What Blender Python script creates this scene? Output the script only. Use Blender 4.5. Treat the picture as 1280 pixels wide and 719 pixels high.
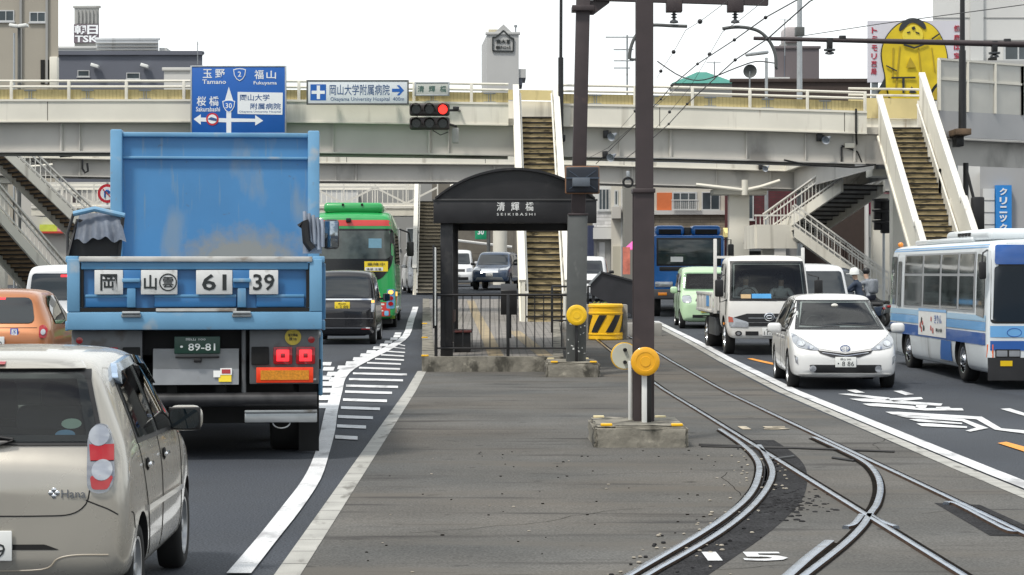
import bpy, bmesh, math, random
from mathutils import Vector, Matrix
from mathutils.bvhtree import BVHTree
R = math.radians; PI = math.pi
random.seed(7)
for o in list(bpy.data.objects): bpy.data.objects.remove(o)
sc = bpy.context.scene; COL = sc.collection
# ------------------------------------------------------------------ camera, sky, sun
F, H, CX, CY = 2500.0, 1.95, 612.0, 342.0
cd = bpy.data.cameras.new('camera'); cam = bpy.data.objects.new('camera', cd); COL.objects.link(cam)
cam.location = (0, 0, H); cam.rotation_euler = (PI/2, 0, 0)
cd.sensor_width = 36; cd.lens = 36*F/1280
cd.shift_x = (640-CX)/1280; cd.shift_y = -(359.5-CY)/1280
cd.clip_start = .1; cd.clip_end = 6000
sc.camera = cam
SUN_EL, SUN_AZ = R(58), R(222)
w = bpy.data.worlds.new('World'); sc.world = w; w.use_nodes = True
nt = w.node_tree; nt.nodes.clear()
out = nt.nodes.new('ShaderNodeOutputWorld'); bg = nt.nodes.new('ShaderNodeBackground')
sky = nt.nodes.new('ShaderNodeTexSky'); sky.sky_type = 'NISHITA'; sky.sun_disc = False
sky.sun_elevation = SUN_EL; sky.sun_rotation = SUN_AZ; sky.air_density = 1.2; sky.dust_density = 2.5
tc = nt.nodes.new('ShaderNodeTexCoord'); mp = nt.nodes.new('ShaderNodeMapping'); mp.inputs['Scale'].default_value = (1, 1, 2.2)
nz = nt.nodes.new('ShaderNodeTexNoise'); nz.inputs['Scale'].default_value = 3.4; nz.inputs['Detail'].default_value = 7; nz.inputs['Roughness'].default_value = .58
rp = nt.nodes.new('ShaderNodeValToRGB'); rp.color_ramp.elements[0].position = .37; rp.color_ramp.elements[1].position = .53
rp.color_ramp.elements[0].color = (.12, .12, .12, 1)
mx = nt.nodes.new('ShaderNodeMix'); mx.data_type = 'RGBA'
mx.inputs[7].default_value = (12.6, 13.1, 13.2, 1)
L = nt.links.new
sx_ = nt.nodes.new('ShaderNodeSeparateXYZ'); ma = nt.nodes.new('ShaderNodeMath'); ma.operation = 'MULTIPLY_ADD'; ma.inputs[1].default_value = .078
L(tc.outputs['Generated'], sx_.inputs[0]); L(sx_.outputs['Y'], ma.inputs[0]); L(nz.outputs['Fac'], ma.inputs[2])   # cloud thick ahead; broken banks behind are made up for glass reflections
L(tc.outputs['Generated'], mp.inputs[0]); L(mp.outputs[0], nz.inputs[0]); L(ma.outputs[0], rp.inputs[0])
L(rp.outputs[0], mx.inputs[0]); L(sky.outputs[0], mx.inputs[6]); L(mx.outputs[2], bg.inputs[0]); L(bg.outputs[0], out.inputs[0])
bg.inputs[1].default_value = .1
sd = bpy.data.lights.new('sun', 'SUN'); sun = bpy.data.objects.new('sun', sd); COL.objects.link(sun)
sd.energy = 3.0; sd.angle = R(9); sd.color = (1, .95, .87)
sun.rotation_euler = Vector((-math.sin(SUN_AZ)*math.cos(SUN_EL), -math.cos(SUN_AZ)*math.cos(SUN_EL), -math.sin(SUN_EL))).to_track_quat('-Z', 'Y').to_euler()
sun.location = (0, 0, 60)
sc.view_settings.view_transform = 'Standard'; sc.view_settings.look = 'None'
sc.view_settings.exposure = 0; sc.view_settings.gamma = 1; sc.view_settings.use_curve_mapping = False
# ------------------------------------------------------------------ ground height and pixel -> place helpers
_K = [(-50, 0), (33, 0), (42, .1), (50, .24), (58, .34), (70, .5), (85, .85), (98, 1.2), (106, 1.28), (6000, 1.28)]
def _g(y):
    for (a, za), (b, zb) in zip(_K, _K[1:]):
        if y <= b: return za+(zb-za)*(y-a)/(b-a)
    return 1.28
def g(y):
    i = math.floor(y); t = y-i
    return _g(i)*(1-t)+_g(i+1)*t
def D_at(py, dz=0):
    a, b = 4.0, 1500.0
    for _ in range(60):
        m = (a+b)/2
        if CY+F*(H-g(m)-dz)/m > py: a = m
        else: b = m
    return a
def G(px, py, dz=0):
    d = D_at(py, dz); return ((px-CX)*d/F, d)
def P(px, py, d): return Vector(((px-CX)*d/F, d, H-(py-CY)*d/F))
# ------------------------------------------------------------------ materials
_M = {}
def mat(name, col, rough=.6, metal=0, var=.1, scale=4, bump=0, bscale=80, coat=0, spec=.5, emit=0, stretch=(1, 1, 1), dirt=None, fine=0):
    """dirt = (colour, coverage 0..1, scale, stretch)"""
    if name in _M: return _M[name]
    m = bpy.data.materials.new(name); m.use_nodes = True; _M[name] = m
    t = m.node_tree; b = t.nodes['Principled BSDF']; k = t.links.new
    b.inputs['Roughness'].default_value = rough; b.inputs['Metallic'].default_value = metal
    b.inputs['Specular IOR Level'].default_value = spec
    b.inputs['Coat Weight'].default_value = coat; b.inputs['Coat Roughness'].default_value = .04
    c4 = (*col, 1)
    b.inputs['Base Color'].default_value = c4
    if emit:
        b.inputs['Emission Color'].default_value = c4; b.inputs['Emission Strength'].default_value = emit
    tc = t.nodes.new('ShaderNodeTexCoord')
    def noise(sc_, st, det=5):
        mp = t.nodes.new('ShaderNodeMapping'); mp.inputs['Scale'].default_value = st
        n = t.nodes.new('ShaderNodeTexNoise'); n.inputs['Scale'].default_value = sc_; n.inputs['Detail'].default_value = det
        k(tc.outputs['Object'], mp.inputs[0]); k(mp.outputs[0], n.inputs[0]); return n
    last = None
    if var:
        n = noise(scale, stretch)
        r = t.nodes.new('ShaderNodeValToRGB'); e = r.color_ramp.elements
        e[0].position = .3; e[1].position = .7
        e[0].color = (*[x*(1-var) for x in col], 1); e[1].color = (*[min(1, x*(1+var)) for x in col], 1)
        k(n.outputs['Fac'], r.inputs[0]); last = r.outputs[0]
        mr = t.nodes.new('ShaderNodeMapRange'); mr.inputs[3].default_value = max(0, rough-.08); mr.inputs[4].default_value = min(1, rough+.1)
        k(n.outputs['Fac'], mr.inputs[0]); k(mr.outputs[0], b.inputs['Roughness'])
    if fine:
        n = noise(bscale*1.5, (1, 1, 1), 3); r = t.nodes.new('ShaderNodeMapRange')
        r.inputs[1].default_value = .35; r.inputs[2].default_value = .65; r.inputs[3].default_value = 1-fine; r.inputs[4].default_value = 1+fine
        k(n.outputs['Fac'], r.inputs[0])
        v = t.nodes.new('ShaderNodeMix'); v.data_type = 'RGBA'; v.blend_type = 'MULTIPLY'; v.inputs[0].default_value = 1
        if last: k(last, v.inputs[6])
        else: v.inputs[6].default_value = c4
        k(r.outputs[0], v.inputs[7]); last = v.outputs[2]
    for dd in ([dirt] if dirt and not isinstance(dirt, list) else dirt or []):
        dc, cov, ds, dst = dd
        n = noise(ds, dst, 8); r = t.nodes.new('ShaderNodeValToRGB'); e = r.color_ramp.elements
        p0 = .72-cov*.45; e[0].position = p0; e[1].position = p0+.12
        e[0].color = (0, 0, 0, 1); e[1].color = (.85, .85, .85, 1)
        k(n.outputs['Fac'], r.inputs[0])
        v = t.nodes.new('ShaderNodeMix'); v.data_type = 'RGBA'; k(r.outputs[0], v.inputs[0])
        if last: k(last, v.inputs[6])
        else: v.inputs[6].default_value = c4
        v.inputs[7].default_value = (*dc, 1); last = v.outputs[2]
    if last: k(last, b.inputs['Base Color'])
    if bump:
        n = noise(bscale, (1, 1, 1), 4); bp = t.nodes.new('ShaderNodeBump'); bp.inputs['Strength'].default_value = bump; bp.inputs['Distance'].default_value = .02
        k(n.outputs['Fac'], bp.inputs['Height']); k(bp.outputs[0], b.inputs['Normal'])
    return m
ONE = (1, 1, 1)
# ------------------------------------------------------------------ mesh builder
def link(name, me, parent=None, label=None):
    o = bpy.data.objects.new(name, me); COL.objects.link(o)
    if parent: o.parent = parent
    if label: o['label'] = label
    return o
def finish(me, ang=38):
    me.polygons.foreach_set('use_smooth', [True]*len(me.polygons))
    me.set_sharp_from_angle(angle=R(ang))
class MB:
    def __init__(s): s.bm = bmesh.new(); s.mats = []
    def mi(s, m):
        if m not in s.mats: s.mats.append(m)
        return s.mats.index(m)
    def add(s, tmp, m):
        i = s.mi(m)
        for f in tmp.faces: f.material_index = i
        me = bpy.data.meshes.new('t'); tmp.to_mesh(me); tmp.free(); s.bm.from_mesh(me); bpy.data.meshes.remove(me)
    def box(s, c, sz, m, bev=0, rot=None, seg=2):
        mx = Matrix.Translation(Vector(c)) @ (rot.to_4x4() if rot else Matrix()) @ Matrix.Diagonal((*sz, 1))
        if not bev:
            v = [s.bm.verts.new(mx @ Vector((x, y, z))) for x in (-.5, .5) for y in (-.5, .5) for z in (-.5, .5)]
            i = s.mi(m)
            for q in ((0, 1, 3, 2), (4, 6, 7, 5), (0, 4, 5, 1), (2, 3, 7, 6), (0, 2, 6, 4), (1, 5, 7, 3)):
                s.bm.faces.new([v[k] for k in q]).material_index = i
            return
        t = bmesh.new(); bmesh.ops.create_cube(t, size=1, matrix=mx)
        bmesh.ops.bevel(t, geom=list(t.edges), offset=min(bev, min(sz)*.48), segments=seg, affect='EDGES', profile=.5)
        s.add(t, m)
    def b2(s, lo, hi, m, bev=0, seg=2):
        s.box([(a+b)/2 for a, b in zip(lo, hi)], [abs(b-a) for a, b in zip(lo, hi)], m, bev, None, seg)
    def cyl(s, p0, p1, r0, m, r1=None, n=12, caps=True):
        p0, p1 = Vector(p0), Vector(p1); r1 = r0 if r1 is None else r1
        d = (p1-p0).normalized(); u = d.orthogonal().normalized(); v = d.cross(u); i = s.mi(m)
        A = [s.bm.verts.new(p0+(u*math.cos(2*PI*k/n)+v*math.sin(2*PI*k/n))*r0) for k in range(n)]
        B = [s.bm.verts.new(p1+(u*math.cos(2*PI*k/n)+v*math.sin(2*PI*k/n))*r1) for k in range(n)]
        for k in range(n):
            s.bm.faces.new((A[k], A[(k+1) % n], B[(k+1) % n], B[k])).material_index = i
        if caps:
            s.bm.faces.new(A[::-1]).material_index = i; s.bm.faces.new(B).material_index = i
    def tube(s, pts, r, m, n=8, caps=True):
        pts = [Vector(p) for p in pts]; i = s.mi(m); rings = []; u = None
        for k, p in enumerate(pts):
            d = (pts[min(k+1, len(pts)-1)]-pts[max(k-1, 0)]).normalized()
            if u is None: u = d.orthogonal().normalized()
            u = (u-d*u.dot(d)).normalized(); v = d.cross(u)
            rr = r[k] if isinstance(r, (list, tuple)) else r
            rings.append([s.bm.verts.new(p+(u*math.cos(2*PI*j/n)+v*math.sin(2*PI*j/n))*rr) for j in range(n)])
        for A, B in zip(rings, rings[1:]):
            for j in range(n): s.bm.faces.new((A[j], A[(j+1) % n], B[(j+1) % n], B[j])).material_index = i
        if caps:
            s.bm.faces.new(rings[0][::-1]).material_index = i; s.bm.faces.new(rings[-1]).material_index = i
    def poly(s, pts, m):
        f = s.bm.faces.new([s.bm.verts.new(Vector(p)) for p in pts]); f.material_index = s.mi(m); return f
    def prism(s, pts, vec, m, bev=0):
        t = bmesh.new(); vec = Vector(vec)
        f = t.faces.new([t.verts.new(Vector(p)) for p in pts])
        r = bmesh.ops.extrude_face_region(t, geom=[f])
        for v in r['geom']:
            if isinstance(v, bmesh.types.BMVert): v.co += vec
        bmesh.ops.recalc_face_normals(t, faces=t.faces)
        if bev: bmesh.ops.bevel(t, geom=list(t.edges), offset=bev, segments=2, affect='EDGES', profile=.5)
        s.add(t, m)
    def beam(s, a, b, w, h, m, up=(0, 0, 1), bev=0):
        """box from a to b; w across, h along up"""
        a, b = Vector(a), Vector(b); d = b-a; y = d.normalized(); x = y.cross(Vector(up)).normalized(); z = x.cross(y)
        s.box((a+b)/2, (w, d.length, h), m, bev, Matrix((x, y, z)).transposed())
    def lathe(s, prof, o, axis, m, n=24):
        """prof = [(radius, along axis)], open profile"""
        o = Vector(o); d = Vector(axis).normalized(); u = d.orthogonal().normalized(); v = d.cross(u); i = s.mi(m); rings = []
        for r, a in prof:
            if r < 1e-5: rings.append([s.bm.verts.new(o+d*a)])
            else: rings.append([s.bm.verts.new(o+d*a+(u*math.cos(2*PI*j/n)+v*math.sin(2*PI*j/n))*r) for j in range(n)])
        for A, B in zip(rings, rings[1:]):
            for j in range(n):
                q = [A[j % len(A)], A[(j+1) % len(A)], B[(j+1) % len(B)], B[j % len(B)]]
                q = list(dict.fromkeys(q))
                if len(q) > 2: s.bm.faces.new(q).material_index = i
    def ball(s, c, r, m, scale=ONE, n=14):
        t = bmesh.new(); bmesh.ops.create_uvsphere(t, u_segments=n, v_segments=max(6, n//2), radius=r, matrix=Matrix.Translation(Vector(c)) @ Matrix.Diagonal((*scale, 1)))
        s.add(t, m)
    def build(s, name, parent=None, label=None, ang=38, recalc=True):
        if recalc: bmesh.ops.recalc_face_normals(s.bm, faces=s.bm.faces)
        me = bpy.data.meshes.new(name); s.bm.to_mesh(me); s.bm.free()
        for m in s.mats: me.materials.append(m)
        finish(me, ang)
        return link(name, me, parent, label)
def thing(name, label, cat, loc=(0, 0, 0), rz=0, group=None, scale=None):
    o = bpy.data.objects.new(name, None); COL.objects.link(o); o.empty_display_size = .2
    o.location = loc; o.rotation_euler = (0, 0, rz)
    if scale: o.scale = scale
    return tag(o, label, cat, group)
def tag(o, label, cat, group=None):
    o['label'] = label; o['category'] = cat
    if group: o['group'] = group
    return o
def struct(o): o['kind'] = 'structure'; return o
FACE = {'-y': Matrix.Rotation(PI/2, 3, 'X'), '+y': Matrix.Rotation(PI, 3, 'Z') @ Matrix.Rotation(PI/2, 3, 'X'),
        '+x': Matrix.Rotation(PI/2, 3, 'Z') @ Matrix.Rotation(PI/2, 3, 'X'), 'up': Matrix()}
def text(s_, w_, h_, m, name, parent, loc, face='-y', ext=.003, label=None, bold=0):
    cu = bpy.data.curves.new('txt', 'FONT'); cu.body = s_; cu.resolution_u = 2; cu.extrude = .02; cu.offset = bold
    ob = bpy.data.objects.new('txt', cu); COL.objects.link(ob)
    dg = bpy.context.evaluated_depsgraph_get(); me = bpy.data.meshes.new_from_object(ob.evaluated_get(dg))
    bpy.data.objects.remove(ob); bpy.data.curves.remove(cu)
    if len(me.vertices) == 0: return None
    xs = [v.co.x for v in me.vertices]; ys = [v.co.y for v in me.vertices]
    cx, cy = (min(xs)+max(xs))/2, (min(ys)+max(ys))/2; sx = w_/max(1e-6, max(xs)-min(xs)); sy = h_/max(1e-6, max(ys)-min(ys))
    M3 = FACE[face] if isinstance(face, str) else face
    for v in me.vertices:
        v.co = M3 @ Vector(((v.co.x-cx)*sx, (v.co.y-cy)*sy, ext*(.5 if v.co.z > 0 else -.5)))
    me.materials.clear(); me.materials.append(m)
    o = link(name, me, parent, label); o.location = loc
    return o
def chaikin(p, n=2):
    for _ in range(n):
        q = []
        for a, b in zip(p, p[1:]+p[:1]):
            q += [(a[0]*.75+b[0]*.25, a[1]*.75+b[1]*.25), (a[0]*.25+b[0]*.75, a[1]*.25+b[1]*.75)]
        p = q
    return p
def rnd(p, r=.03):
    """round the corners of a polygon by r"""
    q = []; n = len(p)
    for i in range(n):
        a, b, c = Vector(p[i-1]), Vector(p[i]), Vector(p[(i+1) % n])
        d1, d2 = a-b, c-b; r1 = min(r, d1.length*.45, d2.length*.45)
        s_, e = b+d1.normalized()*r1, b+d2.normalized()*r1
        for t in (0, .33, .67, 1): q.append(tuple(s_.lerp(b, t).lerp(b.lerp(e, t), t)))
    return q
def dup(root):
    r = root.copy(); COL.objects.link(r)
    for ch in list(root.children):
        c = ch.copy(); COL.objects.link(c); c.parent = r
        for gch in list(ch.children):
            d = gch.copy(); COL.objects.link(d); d.parent = c
    return r
def sheet(name, polys, dz, m, parent=None, label=None):
    """flat painted or paved areas given as world XY polygons, laid on the ground's height"""
    bm = bmesh.new()
    for p in polys:
        try: bm.faces.new([bm.verts.new((x, y, 0)) for x, y in p])
        except ValueError: pass
    ys = [v.co.y for v in bm.verts]
    for k in range(max(33, math.ceil(min(ys))), min(107, math.floor(max(ys)))+1):
        bmesh.ops.bisect_plane(bm, geom=list(bm.verts)+list(bm.edges)+list(bm.faces), plane_co=(0, k, 0), plane_no=(0, 1, 0), dist=1e-5)
    bmesh.ops.triangulate(bm, faces=[f for f in bm.faces if len(f.verts) > 4])
    for v in bm.verts: v.co.z = g(v.co.y)+dz
    bmesh.ops.recalc_face_normals(bm, faces=bm.faces)
    for f in bm.faces:
        if f.normal.z < 0: f.normal_flip()
    me = bpy.data.meshes.new(name); bm.to_mesh(me); bm.free(); me.materials.append(m)
    return link(name, me, parent, label)
def smooth_path(pts, n=6):
    pts = [Vector(p) for p in pts]; out_ = []
    for i in range(len(pts)-1):
        p0, p1, p2, p3 = pts[max(i-1, 0)], pts[i], pts[i+1], pts[min(i+2, len(pts)-1)]
        for k in range(n):
            t = k/n
            out_.append(.5*((2*p1)+(p2-p0)*t+(2*p0-5*p1+4*p2-p3)*t*t+(3*p1-p0-3*p2+p3)*t**3))
    out_.append(pts[-1]); return out_
# ------------------------------------------------------------------ palette
asphalt = mat('asphalt', (.058, .064, .074), .85, var=.2, scale=.5, bump=.4, bscale=40, fine=.45, spec=.2, dirt=((.035, .037, .042), .28, .35, (1.6, .25, 1)))
bedmat = mat('bed_concrete', (.108, .105, .099), .85, var=.22, scale=.6, bump=.3, bscale=34, fine=.28, spec=.15,
             dirt=[((.115, .107, .096), .42, .6, (.4, 2.0, 1)), ((.05, .048, .047), .32, 1.1, (.35, 2.6, 1)), ((.03, .029, .028), .16, 3.5, ONE), ((.15, .14, .12), .12, 6, (.3, 2, 1))])
patchm = mat('patch_asphalt', (.03, .03, .032), .92, var=.3, scale=3, bump=.8, bscale=30, fine=.4, spec=.08)
paint = mat('road_paint', (.62, .63, .64), .75, var=.12, scale=2, dirt=[((.3, .3, .31), .38, 3, (1, .35, 1)), ((.12, .125, .13), .2, 14, ONE)], fine=.2, spec=.2)
def tint(m, c2, scale):
    t = m.node_tree; k = t.links.new; b = t.nodes['Principled BSDF']; src = b.inputs['Base Color'].links[0].from_socket
    tc = t.nodes.new('ShaderNodeTexCoord'); n = t.nodes.new('ShaderNodeTexNoise'); n.inputs['Scale'].default_value = scale; n.inputs['Detail'].default_value = 3
    r = t.nodes.new('ShaderNodeMapRange'); r.inputs[1].default_value = .38; r.inputs[2].default_value = .62
    x = t.nodes.new('ShaderNodeMix'); x.data_type = 'RGBA'; x.blend_type = 'MULTIPLY'; x.inputs[7].default_value = (*c2, 1)
    k(tc.outputs['Object'], n.inputs[0]); k(n.outputs['Fac'], r.inputs[0]); k(r.outputs[0], x.inputs[0]); k(src, x.inputs[6]); k(x.outputs[2], b.inputs['Base Color'])
tint(bedmat, (1.06, .98, .9), .16); tint(bedmat, (.86, .91, .96), .33); tint(asphalt, (.8, .82, .86), .25)
oldpaint = mat('worn_paint', (.5, .43, .32), .8, var=.2, scale=4, dirt=((.15, .14, .12), .45, 5, ONE))
orangep = mat('orange_paint', (.75, .3, .04), .7, var=.15, scale=4)
kerbm = mat('kerb_concrete', (.36, .355, .33), .85, var=.15, scale=3, fine=.12, dirt=((.14, .135, .12), .35, 3, (2, .5, 1)))
conc = mat('concrete', (.3, .29, .265), .9, var=.18, scale=2.5, bump=.3, bscale=30, dirt=((.07, .065, .055), .42, 2.2, (1, 1, .6)))
concold = mat('mossy_concrete', (.22, .205, .17), .95, var=.25, scale=4, bump=.7, bscale=14, dirt=[((.035, .033, .026), .52, 3.2, (1, 1, .6)), ((.4, .37, .3), .2, 6, ONE)])
railm = mat('rail_steel', (.40, .45, .53), .24, metal=1, var=.12, scale=8, dirt=((.16, .1, .07), .15, 5, ONE))
railside = mat('rail_rust', (.06, .04, .03), .9, var=.3, scale=12, spec=.1)
groove = mat('groove_dirt', (.012, .0105, .009), .98, var=.4, scale=9, spec=.02)
rustpave = mat('rust_stain', (.11, .088, .066), .9, var=.3, scale=6, fine=.3)
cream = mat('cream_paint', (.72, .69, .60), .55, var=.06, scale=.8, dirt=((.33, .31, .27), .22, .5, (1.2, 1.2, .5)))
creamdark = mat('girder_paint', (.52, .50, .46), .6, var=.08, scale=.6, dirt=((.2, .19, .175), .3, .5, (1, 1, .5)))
white = mat('white_paint', (.72, .70, .64), .5, var=.05, scale=2, dirt=((.42, .35, .25), .12, 3, (2, 2, .3)))
black = mat('black_paint', (.012, .012, .013), .45, var=.25, scale=6)
blackrub = mat('rubber', (.012, .012, .012), .85, var=.2, scale=8)
brown = mat('brown_steel', (.045, .033, .034), .5, var=.12, scale=5, dirt=((.09, .06, .05), .15, 3, ONE))
greypole = mat('dark_grey_steel', (.085, .09, .088), .55, var=.12, scale=5, dirt=((.2, .2, .19), .12, 4, (1, 1, .4)))
steel = mat('grey_steel', (.3, .32, .33), .45, metal=.6, var=.1, scale=6, dirt=((.12, .1, .08), .25, 4, ONE))
galv = mat('galvanised', (.42, .44, .45), .4, metal=.7, var=.1, scale=5)
under = mat('underbody', (.012, .012, .012), .9, var=.3, scale=5)
glass = mat('car_glass', (.004, .009, .013), .02, var=0, spec=1.0)
def clearglass():
    m = bpy.data.materials.new('clear_glass'); m.use_nodes = True; t = m.node_tree; t.nodes.clear(); k = t.links.new
    o_ = t.nodes.new('ShaderNodeOutputMaterial'); x = t.nodes.new('ShaderNodeMixShader'); f = t.nodes.new('ShaderNodeFresnel'); f.inputs[0].default_value = 1.4
    a = t.nodes.new('ShaderNodeBsdfTransparent'); a.inputs[0].default_value = (.62, .68, .67, 1); b = t.nodes.new('ShaderNodeBsdfGlossy'); b.inputs['Roughness'].default_value = .02
    ad = t.nodes.new('ShaderNodeMath'); ad.operation = 'ADD'; ad.inputs[1].default_value = .02
    k(f.outputs[0], ad.inputs[0]); k(ad.outputs[0], x.inputs[0]); k(a.outputs[0], x.inputs[1]); k(b.outputs[0], x.inputs[2]); k(x.outputs[0], o_.inputs[0]); return m
cglass = clearglass(); seatm = mat('seat_cloth', (.045, .045, .05), .85, var=.2, scale=10)
chrome = mat('chrome', (.75, .76, .78), .08, metal=1, var=0)
alu = mat('aluminium_sheet', (.25, .26, .27), .4, metal=.6, var=.1, scale=5, dirt=((.2, .18, .16), .3, 4, ONE))
redlens = mat('red_lens', (.35, .008, .012), .12, var=0, coat=.6)
redlit = mat('lit_brake_lens', (.95, .03, .04), .2, var=0, emit=1.3)
amberlit = mat('lit_amber_lens', (1, .45, .1), .2, var=0, emit=1.6)
amber = mat('amber_lens', (.75, .25, .02), .15, var=0, coat=.5)
clearlens = mat('clear_lens', (.40, .42, .45), .12, metal=.5, var=.12, scale=5, stretch=(1, 1, 3), coat=.8)
lampbase = mat('lamp_base', (.26, .27, .29), .18, metal=.7, var=0, coat=.8)
platew = mat('plate_white', (.75, .76, .74), .4, var=.03, scale=8)
platey = mat('plate_yellow', (.8, .6, .03), .4, var=.03, scale=8)
plateg = mat('plate_green', (.015, .05, .035), .4, var=.05, scale=8)
ink = mat('dark_ink', (.02, .025, .025), .5, var=0)
signblue = mat('sign_blue', (.008, .105, .42), .4, var=.05, scale=2)
signwhite = mat('sign_white', (.78, .8, .82), .4, var=.03, scale=2)
yellow = mat('yellow_plastic', (.85, .48, .01), .4, var=.06, scale=5)
# ------------------------------------------------------------------ ground, roads, markings
def label_struct(o, lab, cat): struct(o); tag(o, lab, cat); return o
bm = bmesh.new(); ys = [-60, -20]+list(range(0, 33, 4))+list(range(33, 108))+[120, 160, 260, 600, 1500, 4000]
rows = [[bm.verts.new((x, y, g(y))) for x in (-2500, -200, -40, 0, 40, 200, 2500)] for y in ys]
for A, B in zip(rows, rows[1:]):
    for j in range(6): bm.faces.new((A[j], A[j+1], B[j+1], B[j]))
me = bpy.data.meshes.new('ground'); bm.to_mesh(me); bm.free(); me.materials.append(asphalt)
label_struct(link('road', me), 'grey asphalt roadway either side of the tram bed', 'road')
def px(*pts): return [G(*p) for p in pts]
bed = [(-1.22, 4), (4.62, 4), (4.62, 20), (4.68, 33), (4.85, 48), (5.0, 62), (5.0, 66), (-1.22, 66)]
label_struct(sheet('tram_bed', [bed], .004, bedmat), 'brown grey worn paving around the tram rails', 'pavement')
rows_l, rows_r = [], []
yy = 8.0
while yy < 38.4:
    rows_l.append([(-1.39, yy), (-1.22, yy), (-1.22, yy+.585), (-1.39, yy+.585)]); yy += .6
def kx(y): return 4.62+(0 if y < 20 else (y-20)*.009)
yy = 8.0
while yy < 63:
    a, b = kx(yy), kx(yy+.6); rows_r.append([(a, yy), (a+.17, yy), (b+.17, yy+.585), (b, yy+.585)]); yy += .6
label_struct(sheet('kerb', rows_l, .008, kerbm), 'pale flush kerb stones between left lane and tram bed', 'kerb')
label_struct(sheet('kerb', rows_r, .008, kerbm), 'pale flush kerb stones between tram bed and right lanes', 'kerb')
ln = []; yy = 8.0
while yy < 64:
    a, b = kx(yy)+.2, kx(yy+2)+.2; ln.append([(a, yy), (a+.19, yy), (b+.19, yy+2), (b, yy+2)]); yy += 2
label_struct(sheet('edge_line', ln, .012, paint), 'white edge line along the right lanes', 'road marking')
L_ = [(283, 719), (320, 676), (352, 636), (379, 600), (393, 570), (401, 539), (406, 516), (414, 490), (417, 474), (425, 462), (448, 449), (480, 435), (503, 420), (510, 400), (516, 384)]
R_ = [(314, 719), (347, 676), (378, 636), (401, 600), (411, 570), (419, 539), (422, 516), (428, 490), (432, 474), (443, 462), (466, 449), (493, 435), (512, 420), (518, 400), (523, 384)]
LP = smooth_path([(*G(*p), 0) for p in L_], 3); RP = smooth_path([(*G(*p), 0) for p in R_], 3)
label_struct(sheet('lane_line', [[(a.x, a.y), (b.x, b.y), (d.x, d.y), (c.x, c.y)] for a, b, c, d in zip(LP, RP, LP[1:], RP[1:])], .014, paint),
             'thick white line bending along the left lane', 'road marking')
hb = [(419, 447, 548, 2.2)]+[(320+a/4, 320+b/4, 360+y/4, 1.9-k*.1) for k, (a, b, y) in enumerate([(405, 550, 697), (410, 585, 650), (425, 620, 605), (435, 655, 565), (445, 680, 525), (450, 710, 495), (465, 735, 462), (485, 755, 433),
      (515, 720, 405), (555, 725, 380), (595, 740, 360), (625, 740, 340), (655, 745, 322), (690, 745, 303), (715, 745, 288)])]
hatch = []
for a, b, y, t in hb:
    t = max(t, .55); hatch.append(px((a, y+t-.8), (b, y+t+.8), (b, y-t+.8), (a, y-t-.8)))
label_struct(sheet('hatching', hatch, .0115, paint), 'white hatch bars in the island between lane and tram bed', 'road marking')
dash = []
for x, y in [(710, 230), (705, 243), (690, 257), (662, 272), (640, 287), (607, 302), (575, 321), (545, 338), (510, 357), (475, 378), (435, 400), (350, 382), (363, 407), (385, 432), (398, 460), (345, 452), (350, 482), (350, 515), (340, 552), (332, 592)]:
    t = 4.5+(y-230)*.018; cx_, cy_ = 320+x/4, 360+y/4
    dash.append(px((cx_-t, cy_+t*.3), (cx_+t*.8, cy_+t*.3), (cx_+t, cy_-t*.3), (cx_-t*.8, cy_-t*.3)))
label_struct(sheet('dashed_guide', dash, .0115, paint), 'chain of small white dashes left of the bending line', 'road marking')
# characters and arrow pieces painted on the right lane, read from the other side
def q4(x, y): return (800+x/2.446, 425+y/2.446)
marks = [[(605, 167), (640, 166), (765, 179), (745, 186), (690, 178)], [(757, 181), (860, 177), (866, 183), (775, 191)], [(640, 182), (690, 181), (925, 197), (920, 204), (840, 200), (678, 190)],
         [(680, 197), (725, 196), (835, 204), (855, 211), (985, 211), (990, 218), (870, 218), (760, 208), (700, 204)], [(845, 199), (880, 201), (872, 212), (842, 210)], [(905, 207), (945, 206), (950, 211), (905, 212)],
         [(750, 222), (790, 222), (1045, 237), (1105, 273), (1176, 279), (1176, 289), (1085, 277), (1028, 245), (772, 230)], [(785, 233), (830, 232), (990, 244), (1065, 272), (1010, 283), (995, 280), (1028, 271), (985, 251), (815, 240)],
         [(822, 245), (850, 244), (985, 256), (985, 260), (850, 252)], [(845, 258), (880, 257), (1000, 267), (1000, 272), (862, 266)], [(632, 155), (660, 154), (688, 163), (660, 164)], [(775, 158), (800, 157), (838, 168), (812, 171)], [(1102, 213), (1130, 211), (1176, 226), (1176, 235)]]
label_struct(sheet('lane_lettering', [px(*[q4(*p) for p in m_]) for m_ in marks], .0115, paint), 'white characters and arrow painted on the right lane', 'road marking')
label_struct(sheet('orange_dash', [px((1247, 555), (1258, 553.5), (1300, 565), (1300, 572)), px((934, 449), (940, 448.5), (975, 456), (972, 458))], .0115, orangep), 'orange line dashes on the right lane', 'road marking')
for s_, cx_, cy_, w_, h_, m_ in (('15', 932, 697.5, .56, .42, paint), ('15', 956, 536, .62, .5, oldpaint)):
    x, y = G(cx_, cy_)
    o = text(s_, w_, h_, m_, 'speed_number', None, (x, y, g(y)+.012), 'up', .002, bold=.02)
    label_struct(o, 'number 15 painted between the rails, '+('near and white' if cy_ > 600 else 'farther and worn yellowish'), 'road marking')
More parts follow.
